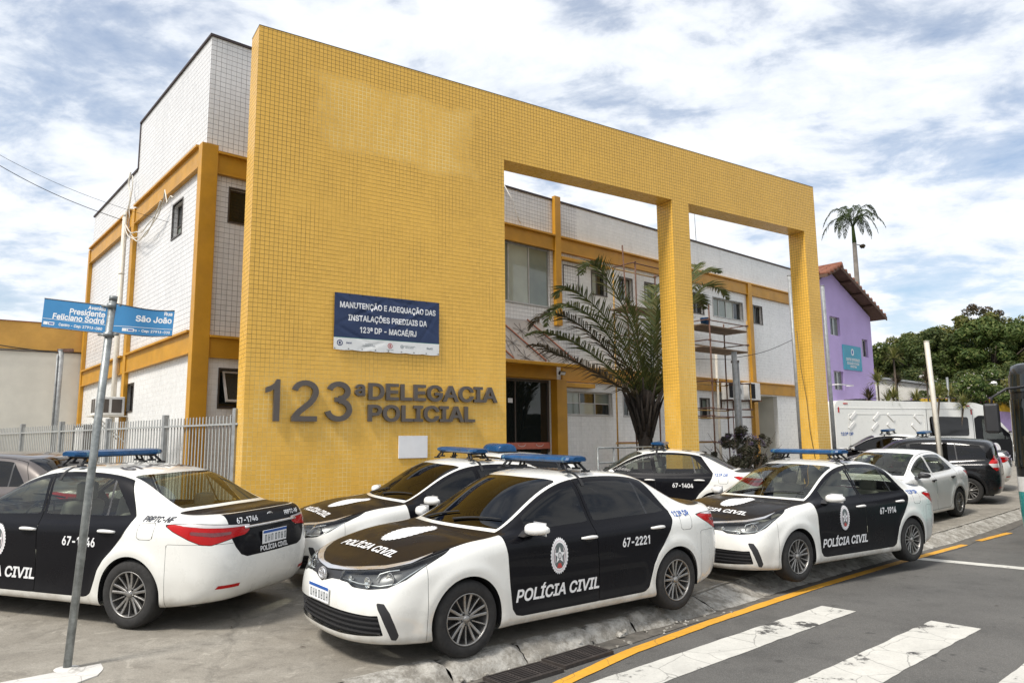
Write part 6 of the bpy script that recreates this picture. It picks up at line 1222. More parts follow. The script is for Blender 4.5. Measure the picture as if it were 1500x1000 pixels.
for cx_, r_, m in ((.115, .055, 'print_navy'), (1.10, .05, 'decal_red'), (1.345, .035, 'print_grey')):
    mb = MB(); n = 24
    pts = [(cx_ + r_*math.cos(2*math.pi*k/n), -.2, .12 + r_*math.sin(2*math.pi*k/n)) for k in range(n+1)]
    vs = [(r_*q*math.cos(2*math.pi*k/n), r_*q*math.sin(2*math.pi*k/n), 0) for q in (.72, 1) for k in range(n)]
    mb.add(vs, [(k, (k+1) % n, n + (k+1) % n, n + k) for k in range(n)]); disc2d(mb, r_*.35, r_*.5, 0, 0, 16)
    link('logo', BD.project(mb.mesh('logo', m), (cx_, -.2, .12), (1, 0, 0), (0, 0, 1), .002), bn)
eye = MB().lathe([(.006, .0), (.012, .003), (.012, 0)], 10, Matrix.Rotation(R(90), 4, 'X')).mesh('eyelet', 'black_rubber')
for k in range(9): link('eyelet', eye, bn, (.02 + (BW-.04)*k/8, -.02, .018)); link('eyelet', eye, bn, (.02 + (BW-.04)*k/8, -.02, BH - .018))
# ------------------------------------------------------------------ fence, poles, signs, low structures
fd_ = Vector((math.cos(R(141.8)), math.sin(R(141.8)), 0)); F0 = Vector((-4.80, 12.62, 0))
fe = empty('steel_fence', F0, R(141.8), 'light grey vertical bar fence beside the tiled side wall', 'fence'); simple('fence_paint', (.36, .37, .36), .5, var=.12)
L_ = 14.8; pk = MB().bbox(-.016, .016, -.008, .008, .05, 2.28, .004).mesh('picket', 'fence_paint'); n = int(L_/.115)
for k in range(n):
    if abs((k*.115 + .06) % 2.5) < .05: continue
    o = link('picket', pk, fe, (.06 + k*.115, 0, .02*mnoise.noise(Vector((k*.7, 0, 0)))))
for k in range(7): link('post', MB().bbox(-.05, .05, -.05, .05, -.1, 2.36 if k else 2.40, .006).mesh('post', 'grey_pole_paint'), fe, (k*2.5, .0, 0))
for z in (2.13, .35): MB().box(-.12 if z > 1 else 0, L_, -.016, .016, z-.015, z+.015).build('rail', 'fence_paint', fe, loc=(0, .03, 0))
# ochre topped neighbour wall
nb = empty('boundary_wall', (-12.95, 21.75, 0), R(215), 'beige plastered wall with a stained ochre top band left of the station', 'wall')
MB().box(0, 16, -.2, 0, -.3, 4.57).build('wall', 'plaster_beige', nb); MB().box(-.02, 16, -.26, .04, 4.585, 5.38).build('top_band', 'plaster_ochre', nb); MB().box(-.02, 16, -.27, .05, 5.38, 5.41).build('coping', 'clay_tile', nb); MB().tube([(0, .07, 4.55), (5, .07, 4.50), (16, .07, 4.6)], .018, 5).build('cable', 'window_metal', nb)
# poles
def pole(name, base, top, r, mat, lab, cat, group=None, extra=None, n=12):
    b = Vector(base); g = empty(name, b, 0, lab, cat, group); d = Vector(top) - b
    MB().tube([(0, 0, -.1), d*.5, d], [r, r*.97, r*.94], n).build('shaft', mat, g); MB().tube([d, d + Vector((0, 0, .02))], r*1.06, n).build('cap', mat, g)
    return g
g = pole('service_pole', (-12.1, 19.2, 0), (-12.06, 19.2, 4.32), .075, 'grey_pole_paint', 'grey service pole with a bracket in front of the beige wall', 'pole', 'grey service poles')
MB().box(-.05, .35, -.04, .04, 4.28, 4.36).build('cross_arm', 'rust_steel', g); MB().tube([(0, -.09, 4.2), (0, -.09, 1.8)], .02, 6).build('conduit', 'grey_pole_paint', g)
g = pole('service_pole', BP(14.69, -2.5, 0), BP(14.64, -2.5, 4.36), .085, 'grey_pole_paint', 'grey service pole wired to the building beside the bush', 'pole', 'grey service poles')
MB().tube([(.10, -.02, 0), (.07, -.02, 4.1)], .03, 6).build('conduit', 'grey_pole_paint', g); MB().box(-.12, .10, -.06, .06, 4.05, 4.12).build('insulator_bracket', 'window_metal', g)
for i, (s, zt) in enumerate(((18.33, 7.22), (19.55, 7.88), (20.65, 7.18))):
    p = BP(s, -2.5, .2); pole('flag_pole', p, BP(s - .08, -2.5, zt), .07, 'grey_pole_paint', ['leftmost of three bare grey flag poles, at the left edge of the right pillar', 'tallest middle one of three bare grey flag poles, before the right pillar', 'rightmost of three bare grey flag poles, beside the lilac house'][i], 'pole', 'bare grey flag poles')
g = pole('wooden_post', (10.47, 17.9, .05), (10.34, 17.9, 4.15), .065, 'cream_pipe', 'pale square post rising between the plain white sedan and the black hatchback', 'post', n=4)
# street sign
b = Vector((-3.55, 6.02, .0)); top = Vector((-3.365, 6.0, 2.985)); g = empty('street_sign', b, 0, 'leaning galvanised post with two blue street name plates', 'street sign')
MB().tube([(0, 0, -.05), (top-b)*.5, top-b], .031, 16).build('post', 'galvanised', g); ax = (top-b).normalized()
for q in (2.70, 2.945):
    c = ax*q; MB().tube([c - ax*.018, c + ax*.018], .043, 16).tube([c, c + Vector((.085, -.01, 0))], .010, 6).tube([c, c + Vector((-.085, -.01, 0))], .010, 6).build('clamp', 'galvanised', g)
MB().tube([ax*2.99, ax*3.03], .033, 12).build('cap', 'galvanised', g)
MB().lathe([(.0, .05), (.05, .045), (.085, .038), (.10, .030)], 14).build('footing', 'slab_white_paint', g)
def sign_plate(P00, P10, P01, P11, bend, txts, lines, logo):
    """plate from four corners (left bottom, right bottom, left top, right top), relative to the post base"""
    nx, nz = 30, 6; V = []
    def P(u, w):
        p = (P00*(1-u) + P10*u)*(1-w) + (P01*(1-u) + P11*u)*w; up = (P01-P00).normalized(); rt = (P10-P00).normalized(); nrm = rt.cross(up); return p + nrm*bend*math.sin(u*math.pi*2)*1.0 + up*(-bend*1.2*math.sin(u*math.pi))
    for s_ in (0, 1):
        for j in range(nz+1):
            for i in range(nx+1):
                up = (P01-P00).normalized(); rt = (P10-P00).normalized(); V.append(P(i/nx, j/nz) + rt.cross(up)*(-.003*s_))
    m = (nx+1)*(nz+1); mb = MB(); fs = [(j*(nx+1)+i, j*(nx+1)+i+1, (j+1)*(nx+1)+i+1, (j+1)*(nx+1)+i) for j in range(nz) for i in range(nx)]
    mb.add(V, fs + [tuple(m+k for k in reversed(f)) for f in fs], True); pl = mb.build('name_plate', 'sign_blue', g)
    mb = MB(); rim = [P(i/nx, 1) for i in range(nx+1)]; mb.tube(rim, .004, 5); mb.tube([P(i/nx, 0) for i in range(nx+1)], .004, 5); mb.build('plate_edge', 'window_metal', pl)
    D_ = Decals.__new__(Decals); D_.bvh = BVHTree.FromPolygons([tuple(v) for v in V[:m]], fs); rt = (P10-P00).normalized(); up = (P01-P00); up = (up - rt*up.dot(rt)).normalized()
    W_, H_ = (P10-P00).length, (P01-P00).length
    for txt, u, w, size, wt, al in txts:
        me = text_mesh(txt, size*1.12, 0, align=al); D_.project(me, P(u, w), rt, up, .0008); me.materials.append(MATS['decal_white']); link('lettering', me, pl)
    mb = MB(); mb.add([(x, y, 0) for y in (0, .0035) for x in np.linspace(-W_/2*.98, W_/2*.98, 20)], [(i, i+1, 21+i, 20+i) for i in range(19)]); link('rule', D_.project(mb.mesh('rule', 'decal_white'), P(.5, .30) , rt, up, .0008), pl)
    mb = MB(); mb.add([(-.018,-.013,0),(.018,-.013,0),(.018,.013,0),(-.018,.013,0)], [(0,1,2,3)]); mb.add([(.022,-.013,0),(.075,-.013,0),(.075,.013,0),(.022,.013,0)], [(0,1,2,3)]); link('logo', D_.project(mb.mesh('logo', 'decal_white'), P(logo, .15), rt, up, .0008), pl)
    mb = MB(); mb.add([(.030,-.006,0),(.068,-.006,0),(.068,.006,0),(.030,.006,0)], [(0,1,2,3)]); link('logo_bar', D_.project(mb.mesh('logo_bar', 'decal_blue'), P(logo, .15), rt, up, .0016), pl)
def rel(x, y, z): return Vector((x, y, z)) - b
sign_plate(rel(-3.955, 6.0, 2.770), rel(-3.415, 6.0, 2.705), rel(-3.945, 6.0, 3.012), rel(-3.400, 6.0, 2.942), 0, [('Avenida', .97, .86, .040, .0004, 'RIGHT'), ('Presidente', .97, .66, .062, .0022, 'RIGHT'), ('Feliciano Sodré', .97, .43, .062, .0022, 'RIGHT'), ('Centro - Cep: 27913-080', .95, .15, .030, .0004, 'RIGHT')], 0, .06)
sign_plate(rel(-3.345, 5.985, 2.715), rel(-2.880, 6.06, 2.690), rel(-3.325, 5.985, 2.958), rel(-2.868, 6.06, 2.905), .014, [('Rua', .97, .86, .040, .0004, 'RIGHT'), ('São João', .97, .60, .066, .0024, 'RIGHT'), ('Centro - Cep: 27913-030', .96, .13, .028, .0004, 'RIGHT')], 0, .20)
# handrail beside the entrance
g = empty('handrail', BP(8.0, -3, .1), YB_, 'low grey metal handrail in front of the ground floor windows', 'railing')
for z in (1.52, 1.18, .8): MB().tube([(0, 0, z), (3.2, 0, z)], .022, 8).build('rail', 'galvanised', g)
for x in (0, .55, 1.6, 3.2): MB().tube([(x, 0, -.1), (x, 0, 1.52)], .022, 8).build('post', 'galvanised', g)
# scaffolding
def scaffold(s0, s1, y0, y1, zs, ztop, lab, decks, diag=True):
    g = empty('scaffold', BP(s0, y0, .2), YB_, lab, 'scaffolding', 'scaffold towers at the station'); w, d = s1-s0, y1-y0; up = lambda m: 'rust_steel' if m % 2 else 'scaffold_yellow'; k = 0
    for x in (0, w):
        for y in (0, d): k += 1; MB().tube([(x, y, 0), (x + .02, y, ztop[0 if x == 0 else 1] - .2)], .024, 8).build('upright', up(k + (x > 0)), g)
    for z in zs:
        for y in (0, d): k += 1; MB().tube([(-.08, y, z), (w+.08, y, z)], .018, 6).build('ledger', up(k), g)
        for x in (0, w): MB().tube([(x, -.05, z + .03), (x, d+.05, z + .03)], .018, 6).build('transom', 'rust_steel', g)
    if diag: MB().tube([(w*.5, 0, zs[0]), (w*.5, 0, zs[2])], .016, 6).build('brace', 'rust_steel', g)
    for z in decks:
        for q in range(3): MB().bbox(-.35 if q == 0 else -.2, w+.15, .05 + q*d/3, .05 + (q+1)*d/3 - .02, z+.05, z+.09, .006).build('plank', 'board_wood', g)
    return g
scaffold(15.15, 17.35, -1.35, -.45, [1.5, 2.3, 2.55, 3.4, 4.7, 5.35], (6.05, 5.75), 'scaffold tower right of the middle pillar', [4.42, 5.12])
scaffold(11.75, 13.75, -1.2, -.35, [1.5, 3.2, 4.6, 5.3, 6.7], (6.9, 7.0), 'scaffold tower behind the palm left of the middle pillar', [5.35], False)
MB_ = MB().tube([BP(11.55, -1.3, .2) - BP(11.55, -1.3, .2), BP(11.1, -1.3, 7.3) - BP(11.55, -1.3, .2)], .02, 6); tag(MB_.build('rebar_rod', 'rust_steel', None, loc=BP(11.55, -1.3, .2)), 'long thin rusty rod leaning upright behind the palm', 'rod')
tag(MB().lathe([(.0, 0), (.12, 0), (.16, .26), (.165, .27), (.150, .26), (.115, .02), (0, .02)], 20).build('bucket', 'bar_blue', None, loc=BP(15.45, -1.0, 5.42)), 'small blue bucket standing on the upper scaffold board', 'bucket')
# overhead cables
def cable(a, b_, sag, r, lab, grp='overhead cables'):
    a, b_ = Vector(a), Vector(b_); pts = [a.lerp(b_, k/20) - Vector((0, 0, sag*math.sin(math.pi*k/20))) - a for k in range(21)]
    o = MB().tube(pts, r, 5).build('cable', 'black_rubber', None, loc=a); return tag(o, lab, 'cable', grp)
cable((-12.2, 14.0, 8.62), BP(-.25, 5.5, 7.45), .25, .008, 'thicker lower black cable crossing the sky to the station side wall')
cable((-11.6, 13.0, 8.45), BP(-.3, 1.2, 6.35), .3, .004, 'thinner upper black cable crossing the sky at the left edge')
cable((-14.6, 17.0, 4.75), (-12.1, 19.15, 4.25), .1, .014, 'black cable running down to the pole by the beige wall')
cable(BP(14.64, -2.5, 4.20), BP(18.25, -2.45, 5.05), .10, .010, 'short cable from the grey service pole to a flag pole')
cable(BP(14.64, -2.5, 4.15), BP(12.0, -.3, 4.35), .05, .008, 'thin wire from the grey service pole to the scaffold')
# ------------------------------------------------------------------ vegetation
def leaf_mat(name, a, b, c, scale=.35):
    t = NT(name); o = t.coord('Object'); g = t.N('ShaderNodeNewGeometry').outputs['Random Per Island']
    col = t.mix(t.ramp(t.noise(scale, 4, .6, o), [(.35, 0.), (.65, 1.)]), a, b); col = t.mix(t.ramp(g, [(.55, 0.), (1., .9)]), col, c)
    t.set(color=col, rough=.62, spec=.3)
    tl = t.N('ShaderNodeBsdfTranslucent', {'Color': col}); mx = t.N('ShaderNodeMixShader', {0: .28, 1: t.b.outputs[0], 2: tl.outputs[0]}); t.l.new(mx.outputs[0], t.out.inputs[0])
leaf_mat('leaf_dark', (.034, .055, .014), (.062, .090, .020), (.15, .16, .045)); leaf_mat('leaf_olive', (.072, .090, .020), (.12, .135, .030), (.26, .23, .075)); leaf_mat('leaf_mid', (.046, .082, .017), (.080, .120, .025), (.18, .20, .055))
leaf_mat('leaf_brown', (.07, .05, .030), (.05, .06, .022), (.16, .11, .07)); leaf_mat('leaf_yellow', (.17, .18, .045), (.11, .14, .035), (.32, .27, .11)); leaf_mat('leaf_purple', (.030, .034, .018), (.055, .055, .030), (.12, .10, .08), 3)
leaf_mat('palm_leaf', (.065, .088, .026), (.11, .13, .038), (.22, .19, .08), 1.2); leaf_mat('palm_dry', (.10, .075, .045), (.06, .05, .030), (.17, .13, .085), 2)
leaf_mat('leaf_royal', (.020, .036, .010), (.035, .055, .014), (.08, .10, .025)); leaf_mat('flower_pale', (.45, .42, .36), (.50, .45, .42), (.55, .50, .48)); leaf_mat('flower_lilac', (.11, .08, .15), (.16, .12, .21), (.24, .20, .28))
simple('bark', (.085, .065, .048), .95, var=.4, scale=8, bump=.5); simple('palm_bark', (.030, .023, .018), .95, var=.5, scale=14, bump=.6); simple('palm_trunk_grey', (.16, .14, .12), .9, var=.3, scale=4, bump=.3)
def leaves(nrg, C, Rr, n, size, squash=.75, up=.25):
    """n leaf-sized rhombi over the outer part of blobs with centres C, radii Rr"""
    k = nrg.integers(0, len(C), n); d = nrg.normal(size=(n, 3)); d /= np.linalg.norm(d, axis=1)[:, None]
    r = Rr[k]*(nrg.uniform(.45, 1.08, n)**.5); P = C[k] + d*r[:, None]*np.array([1, 1, squash])
    nn = d + nrg.normal(size=(n, 3))*.55 + np.array([0, 0, up]); nn /= np.linalg.norm(nn, axis=1)[:, None]
    a = np.cross(nn, nrg.normal(size=(n, 3))); a /= np.linalg.norm(a, axis=1)[:, None] + 1e-9; b = np.cross(nn, a)
    s = size*nrg.uniform(.6, 1.3, n)[:, None]
    V = np.stack([P - a*s, P + b*s*.42, P + a*s, P - b*s*.42], 1).reshape(-1, 3); F = np.arange(4*n).reshape(n, 4); return V, F
def crown_mesh(name, seed, w, h, nb, per, size, mat):
    g = np.random.default_rng(seed); C = []; Rr = []
    while len(C) < nb:
        p = g.uniform(-1, 1, 3)
        if np.linalg.norm(p) < 1 and p[2] > -.75 and (np.linalg.norm(p) > .45): C.append(p*np.array([w, w, h])); Rr.append(g.uniform(.20, .36)*w*.62)
    V, F = leaves(g, np.array(C), np.array(Rr), nb*per, size); return from_np(name, V, F, mat, False)
tree_protos = []
for i, (seed, mat) in enumerate(((3, 'leaf_dark'), (8, 'leaf_olive'), (14, 'leaf_mid'), (21, 'leaf_olive'))):
    cm_ = crown_mesh('crown', seed, 4.2, 2.85, 60, 360, .155, mat)
    g = np.random.default_rng(seed + 50); mb = MB(); mb.tube([(0, 0, -6), (.1, 0, -3.5), (.0, .1, -1.5), (.1, 0, .5)], [.32, .26, .2, .1], 8)
    for k in range(7):
        a = k*.9 + seed; mb.tube([(0, 0, -2.6 + k*.25), (1.2*math.cos(a), 1.2*math.sin(a), -1.2 + k*.25), (2.8*math.cos(a), 2.8*math.sin(a), .2 + k*.2)], [.13, .08, .03], 6)
    tree_protos.append((cm_, mb.mesh('trunk', 'bark')))
T_SPOTS = [  # x, y, crown centre z, scale, kind, label
 (29.4, 60, 7.3, .95, 2, 'small mid green tree at the left end of the tree line, beside the lilac house'), (32.0, 57, 8.6, .88, 0, 'dark green tree second from the left of the tree line'), (35.6, 64, 9.2, 1.0, 1, 'olive green tree rising behind the yellow spiky plants'),
 (36.0, 54, 8.2, 1.0, 2, 'mid green tree above the pale square post'), (40.5, 62, 10.2, 1.05, 1, 'tallest olive crowned tree with a flowering top'), (41.2, 53, 8.6, 1.05, 3, 'broad olive tree in front of the tallest tree'), (45.8, 61, 9.2, 1.0, 0, 'dark tree right of the tallest crown'),
 (46.2, 54, 8.3, 1.0, 1, 'olive tree above the bus roof'), (51.5, 60, 8.9, 1.05, 2, 'mid green tree at the right picture edge'), (38.2, 48, 5.6, .8, 0, 'low dark tree behind the pale flowered shrubs'), (33.2, 50, 5.6, .8, 0, 'low dark tree behind the beige annex'), (43.5, 47, 5.8, .85, 0, 'low dark tree above the painted mural wall'), (30.2, 53, 5.4, .8, 0, 'low dark tree beside the lilac house corner'), (48.5, 48, 6.2, .9, 0, 'low dark tree behind the bus mirror'), (56.5, 58, 9, 1.1, 1, 'olive tree beyond the right edge of the row')]
for i, (x, y, z, s, k, lab) in enumerate(T_SPOTS):
    z -= .75; r = empty('tree', (x, y, z), i*2.13, lab, 'tree', 'trees beyond the car park'); r.scale = (s, s, s*(1 + .06*math.sin(i*3)))
    link('crown', tree_protos[k][0], r); link('trunk', tree_protos[k][1], r)
g = np.random.default_rng(5); V, F = leaves(g, np.array([[x, y, z] for x, y, z in ((0, 0, 0), (.9, .3, .1), (-.9, 0, -.1), (1.7, .1, -.2), (-.4, .2, .35))]), np.array([.5, .45, .5, .4, .4]), 900, .12)
tag(link('flowering_branch', from_np('flowering_branch', V, F, 'leaf_brown', False), None, (39.3, 60, 12.3)), 'bare brown flowering branches on top of the tallest tree', 'branches')
sheet('hillside', [[(x, y, z) for x in np.linspace(26, 75, 12)] for y, z in ((56, -.2), (60, 4.5), (66, 6.8), (80, 7.2))], 'leaf_dark')
# royal palm far away
def frond_mesh(name, pts, n, ll, w, droop, mat, seed, back=.55, keel=.0, rr=.012):
    """pinnate frond along a curve; leaflets bend down and forward"""
    rg = random.Random(seed); pts = [Vector(p) for p in pts]
    def bez(t_):
        if len(pts) > 4:
            u = max(0, min(.9999, t_))*(len(pts)-1); i = int(u); f = u - i; P = lambda k: pts[max(0, min(len(pts)-1, k))]
            a, b, c, d = P(i-1), P(i), P(i+1), P(i+2); return .5*((2*b) + (c-a)*f + (2*a - 5*b + 4*c - d)*f*f + (3*b - a - 3*c + d)*f**3)
        q = pts[:]
        while len(q) > 1: q = [q[i].lerp(q[i+1], t_) for i in range(len(q)-1)]
        return q[0]
    mb = MB(); C = [bez(i/24) for i in range(25)]; mb.mat(0).tube(C, [rr*(1 - .8*i/24) + .002 for i in range(25)], 5)
    for i in range(n):
        t_ = .14 + .85*i/n; p = bez(t_); tg = (bez(min(1, t_ + .02)) - bez(t_ - .02)).normalized(); side = tg.cross(Vector((0, 0, 1)))
        if side.length < .15: side = Vector((1, 0, 0)).cross(tg)
        side.normalize(); upv = side.cross(tg).normalized()
        L = ll*(math.sin(math.pi*min(1, t_*.85 + .17))**.6)*rg.uniform(.8, 1.1)
        for s_ in (-1, 1):
            j = rg.uniform(-.18, .18)
            d1 = (side*s_*.75 + tg*(.75 + j) + upv*(keel + j)).normalized(); q1 = p + d1*L*.5; d2 = (d1 + Vector((0, 0, -droop*(1 + j)))).normalized(); q2 = q1 + d2*L*.5
            wv = d1.cross(side.cross(d1)).normalized() if False else tg.cross(d1).cross(d1).normalized(); a = (Matrix.Rotation(rg.uniform(-1.1, 1.1), 3, d1) @ wv)*w
            mb.mat(0).add([p - a*.7, p + a*.7, q1 + a*.8, q1 - a*.8, q2], [(0, 1, 2, 3), (3, 2, 4)], False)
    return mb.mesh(name, mat)
rp = empty('royal_palm', (23.4, 48, 0), 0, 'tall slender royal palm rising behind the lilac house', 'palm tree')
MB().tube([(-.05, 0, 0), (-.02, 0, 6), (.0, 0, 11), (.02, 0, 15.2)], [.26, .22, .17, .13], 10).build('trunk', 'palm_trunk_grey', rp); MB().tube([(.02, 0, 15.0), (0, 0, 16.2)], [.15, .09], 8).build('crownshaft', 'leaf_mid', rp)
for k in range(15):
    a = k*2*math.pi/15*2 + .4*math.sin(k*5); up = 1.3 if k % 3 else 2.0; rr_ = 1.62 + .25*math.sin(k*3); dr = .1 - .8*abs(math.sin(k*1.9))
    c, s_ = math.cos(a), math.sin(a)
    link('frond', frond_mesh('frond', [(0, 0, 16.0), (c*rr_*.45, s_*rr_*.45, 16.1 + up*1.3), (c*rr_, s_*rr_, 16.3 + dr + up*.5), (c*rr_*1.1, s_*rr_*1.1, 15.3 + dr + up*.6)], 46, .50, .022, 1.3, 'leaf_royal', k, rr=.02), rp)
V, F = leaves(np.random.default_rng(2), np.array([[.55, 0, 14.75]]), np.array([.16]), 110, .10); link('seed_cluster', from_np('seed_cluster', V, F, 'palm_dry', False), rp); MB().tube([(.05, 0, 14.9), (.5, 0, 14.8)], .03, 5).build('stalk', 'palm_dry', rp)
# front palm in the forecourt: fronds sweep left and up
O_ = BP(10.35, -2.5, 0); fp = empty('palm_tree', O_, YB_, 'dark arching palm between the yellow portal and the station', 'palm tree')
mb = MB(); prof = [(.21, -.1), (.195, .6), (.19, 1.2), (.18, 1.9), (.19, 2.05), (.24, 2.3), (.30, 2.55), (.28, 2.85), (.18, 3.05), (0, 3.1)]
mb.lathe(prof, 18); me = mb.mesh('trunk', 'palm_bark')
for v in me.vertices: e = .03*mnoise.noise(v.co*6); v.co.x += e; v.co.y += e*.8
link('trunk', me, fp)
for k in range(36):       # old leaf bases round the swollen crown
    a = k*2.4; z = 1.98 + k*.026; r0 = .17 + .13*max(0, min(1, (z - 2.0)/.6)); c, s_ = math.cos(a), math.sin(a)
    MB().tube([(c*r0*.8, s_*r0*.8, z - .25), (c*(r0+.07), s_*(r0+.07), z + .06), (c*(r0+.20 + .12*(z-1.9)), s_*(r0+.20 + .12*(z-1.9)), z + .50)], [.060, .042, .014], 5).build('leaf_base', 'palm_bark', fp)
FR = [
 ([(0.14, 3.03), (-0.24, 4.31), (-0.55, 4.97), (-1.03, 5.53), (-1.5, 6.0), (-1.82, 6.12), (-2.1, 5.97), (-2.24, 5.76)], 0, 0),
 ([(0.0, 3.0), (-0.35, 3.74), (-0.83, 4.38), (-1.47, 4.92), (-2.08, 5.26), (-2.61, 5.41), (-2.87, 5.3), (-2.95, 5.13)], 0, .1),
 ([(-0.13, 2.96), (-0.62, 3.61), (-1.25, 4.28), (-1.87, 4.72), (-2.55, 4.94), (-3.06, 4.88), (-3.42, 4.63), (-3.56, 4.34)], .2, -.1),
 ([(-0.22, 2.93), (-0.95, 3.76), (-1.73, 4.35), (-2.48, 4.71), (-3.06, 4.77), (-3.45, 4.55), (-3.6, 4.34)], .6, .35),
 ([(-0.31, 2.93), (-1.12, 3.47), (-1.9, 3.85), (-2.57, 4.12), (-3.22, 4.24), (-3.7, 4.23), (-4.07, 4.12)], .3, 0),
 ([(-0.4, 2.9), (-1.13, 3.2), (-1.76, 3.44), (-2.44, 3.66), (-3.09, 3.82), (-3.57, 3.94), (-3.94, 3.93)], 1, .1),
 ([(0.18, 3.03), (0.09, 3.77), (0.0, 4.62), (-0.1, 5.19), (-0.18, 5.47)], 0, .3),
 ([(0.32, 3.04), (0.47, 4.08), (0.61, 4.97), (0.74, 5.58)], 0, 0),
 ([(0.5, 3.04), (1.24, 4.44), (1.7, 5.39), (2.27, 6.22), (2.83, 6.59), (3.39, 6.7), (3.78, 6.69)], 0, 0),
 ([(0.5, 3.04), (1.33, 4.32), (1.78, 5.09), (2.45, 5.8), (2.98, 5.8), (3.24, 5.57)], 0, .2),
 ([(.5, 3.), (1.3, 4.5), (1.9, 5.5), (2.6, 6.1), (3.2, 6.1), (3.6, 5.8)], 0, -.3), ([(.5, 3.), (1.4, 4.6), (2.0, 5.7), (2.7, 6.5), (3.1, 6.9), (3.5, 7.0)], 0, .4), ([(0.3, 3.0), (.55, 4.3), (.85, 5.4), (1.2, 6.0), (1.6, 6.1)], 0, .5)]
for k, (pl_, dry, yy) in enumerate(FR):
    n_ = len(pl_) - 1; P3 = [(0.02*(1 if pl_[-1][0] > 0 else -1), 0, 2.45)] + [(x*1.0, yy*(i/n_)*1.2, z - .0) for i, (x, z) in enumerate(pl_)]
    link('frond', frond_mesh('frond', P3, 82, .64, .022, .25 + .6*dry, 'palm_dry' if dry > .9 else ('leaf_brown' if dry > .5 else 'palm_leaf'), k, keel=.15, rr=.026), fp)
# bush with dark and lilac tips
bc = BP(13.35, -3.4, .2); bu_ = empty('bush', bc, 0, 'dark leafed bush with lilac tips in front of the scaffold', 'bush')
g = np.random.default_rng(11); C = []; Rr = []
for k in range(62):
    a = g.uniform(0, 6.28); r = g.uniform(0, 1.12); z = .20 + 1.60*(1 - (r/1.25)**2)*g.uniform(.45, 1.12); C.append((r*math.cos(a)*1.35, r*math.sin(a), z)); Rr.append(g.uniform(.07, .21))
V, F = leaves(g, np.array(C), np.array(Rr), 14000, .038, .9); link('foliage', from_np('foliage', V, F, 'leaf_purple', False), bu_)
tips = []
for k in range(60): a = g.uniform(0, 6.28); r = g.uniform(.1, 1.2); tips.append((r*math.cos(a)*1.2, r*math.sin(a), .3 + 1.45*max(.1, 1 - (r/1.3)**2)))
V, F = leaves(g, np.array(tips), np.full(len(tips), .08), 900, .022); link('lilac_tips', from_np('lilac_tips', V, F, 'flower_lilac', False), bu_)
mb = MB()
for k in range(26): a = k*2.4; mb.tube([(0, 0, 0), (.4*math.cos(a), .3*math.sin(a), .8), (1.25*math.cos(a)*(.5 + .5*math.sin(k)), 1.0*math.sin(a), 1.35 + .45*math.sin(k*3))], [.014, .01, .005], 4)
mb.build('stems', 'bark', bu_)
# spiky yellowish rosettes beside the lilac house
def rosette(name, seed, n, L, mat):
    rg = random.Random(seed); mb = MB()
    for k in range(n):
        a = rg.uniform(0, 6.28); e = rg.uniform(-.25, 1.4); d = Vector((math.cos(a)*math.cos(e), math.sin(a)*math.cos(e), math.sin(e))); s_ = d.cross(Vector((0, 0, 1))).normalized()*.022; l = L*rg.uniform(.7, 1.1); m = d*l*.55; t_ = m + (d + Vector((0, 0, -.45))).normalized()*l*.45
        mb.add([-s_*.6, s_*.6, m + s_, m - s_, t_], [(0, 1, 2, 3), (3, 2, 4)], False)
    return mb.mesh(name, mat)
ros = [rosette('rosette', k, 90, .62, ('leaf_yellow', 'leaf_yellow', 'leaf_brown')[k % 3]) for k in range(3)]
for i, (x, y, hs, lab) in enumerate(((14.9, 29.5, ((0, 0, 4.05), (.35, 0, 3.15), (-.4, 0, 3.35)), 'spiky yellow green plant nearest the lilac wall'), (15.9, 30, ((0, 0, 5.05), (.5, 0, 4.05), (-.35, .1, 3.4)), 'tallest spiky yellow green plant, its top rosette highest'), (17.2, 30, ((0, 0, 4.1), (.55, 0, 3.3), (-.5, 0, 3.5)), 'spiky yellow green plant in front of the beige annex'), (18.4, 30.5, ((0, 0, 3.5), (-.5, 0, 3.1)), 'low spiky plant with brownish leaves near the pale post'))):
    g_ = empty('spiky_plant', (x, y, .4), i, lab, 'plant', 'spiky plants by the lilac house')
    for q, h in enumerate(hs): link('rosette', ros[(i + q) % 3], g_, (h[0], h[1], h[2] - .4), (0, 0, q)); MB().tube([(0, 0, 0), (h[0]*.6, h[1], (h[2]-.4)*.6), (h[0], h[1], h[2]-.4)], .035, 5).build('stem', 'bark', g_)
for i, (x, y, z, s, lab) in enumerate(((21.6, 35.2, 3.6, 1.0, 'mid green shrub with pale flowers right of the pale post'), (23.0, 35.6, 4.0, 1.1, 'taller shrub with pale flowers behind the mural wall'), (25.0, 36, 3.7, .95, 'shrub with yellowish leaves left of the bus mirror'), (20.6, 36.4, 3.3, .8, 'small dark shrub at the foot of the beige annex'))):
    g_ = empty('shrub', (x, y, 0), 0, lab, 'shrub', 'shrubs behind the mural wall'); q = np.random.default_rng(60 + i); C = q.normal(size=(16, 3))*np.array([.62, .4, .5])*s + np.array([0, 0, z])
    V, F = leaves(q, C, q.uniform(.22, .42, 16)*s, 4200, .10); link('foliage', from_np('foliage', V, F, ('leaf_mid', 'leaf_mid', 'leaf_yellow', 'leaf_dark')[i], False), g_)
    V, F = leaves(q, C + np.array([0, -.2, .15]), np.full(16, .4*s), 60, .06); link('flowers', from_np('flowers', V, F, 'flower_pale', False), g_); MB().tube([(0, 0, 0), (.05, 0, z)], .05, 6).build('stem', 'bark', g_)
V, F = leaves(np.random.default_rng(9), np.array([[TN(19.3, 7.4).x + q*.22, TN(19.3, 7.4).y + q*.1, 1.25 - abs(q)*.05] for q in range(-3, 4)]), np.full(7, .20), 1400, .07, .8)
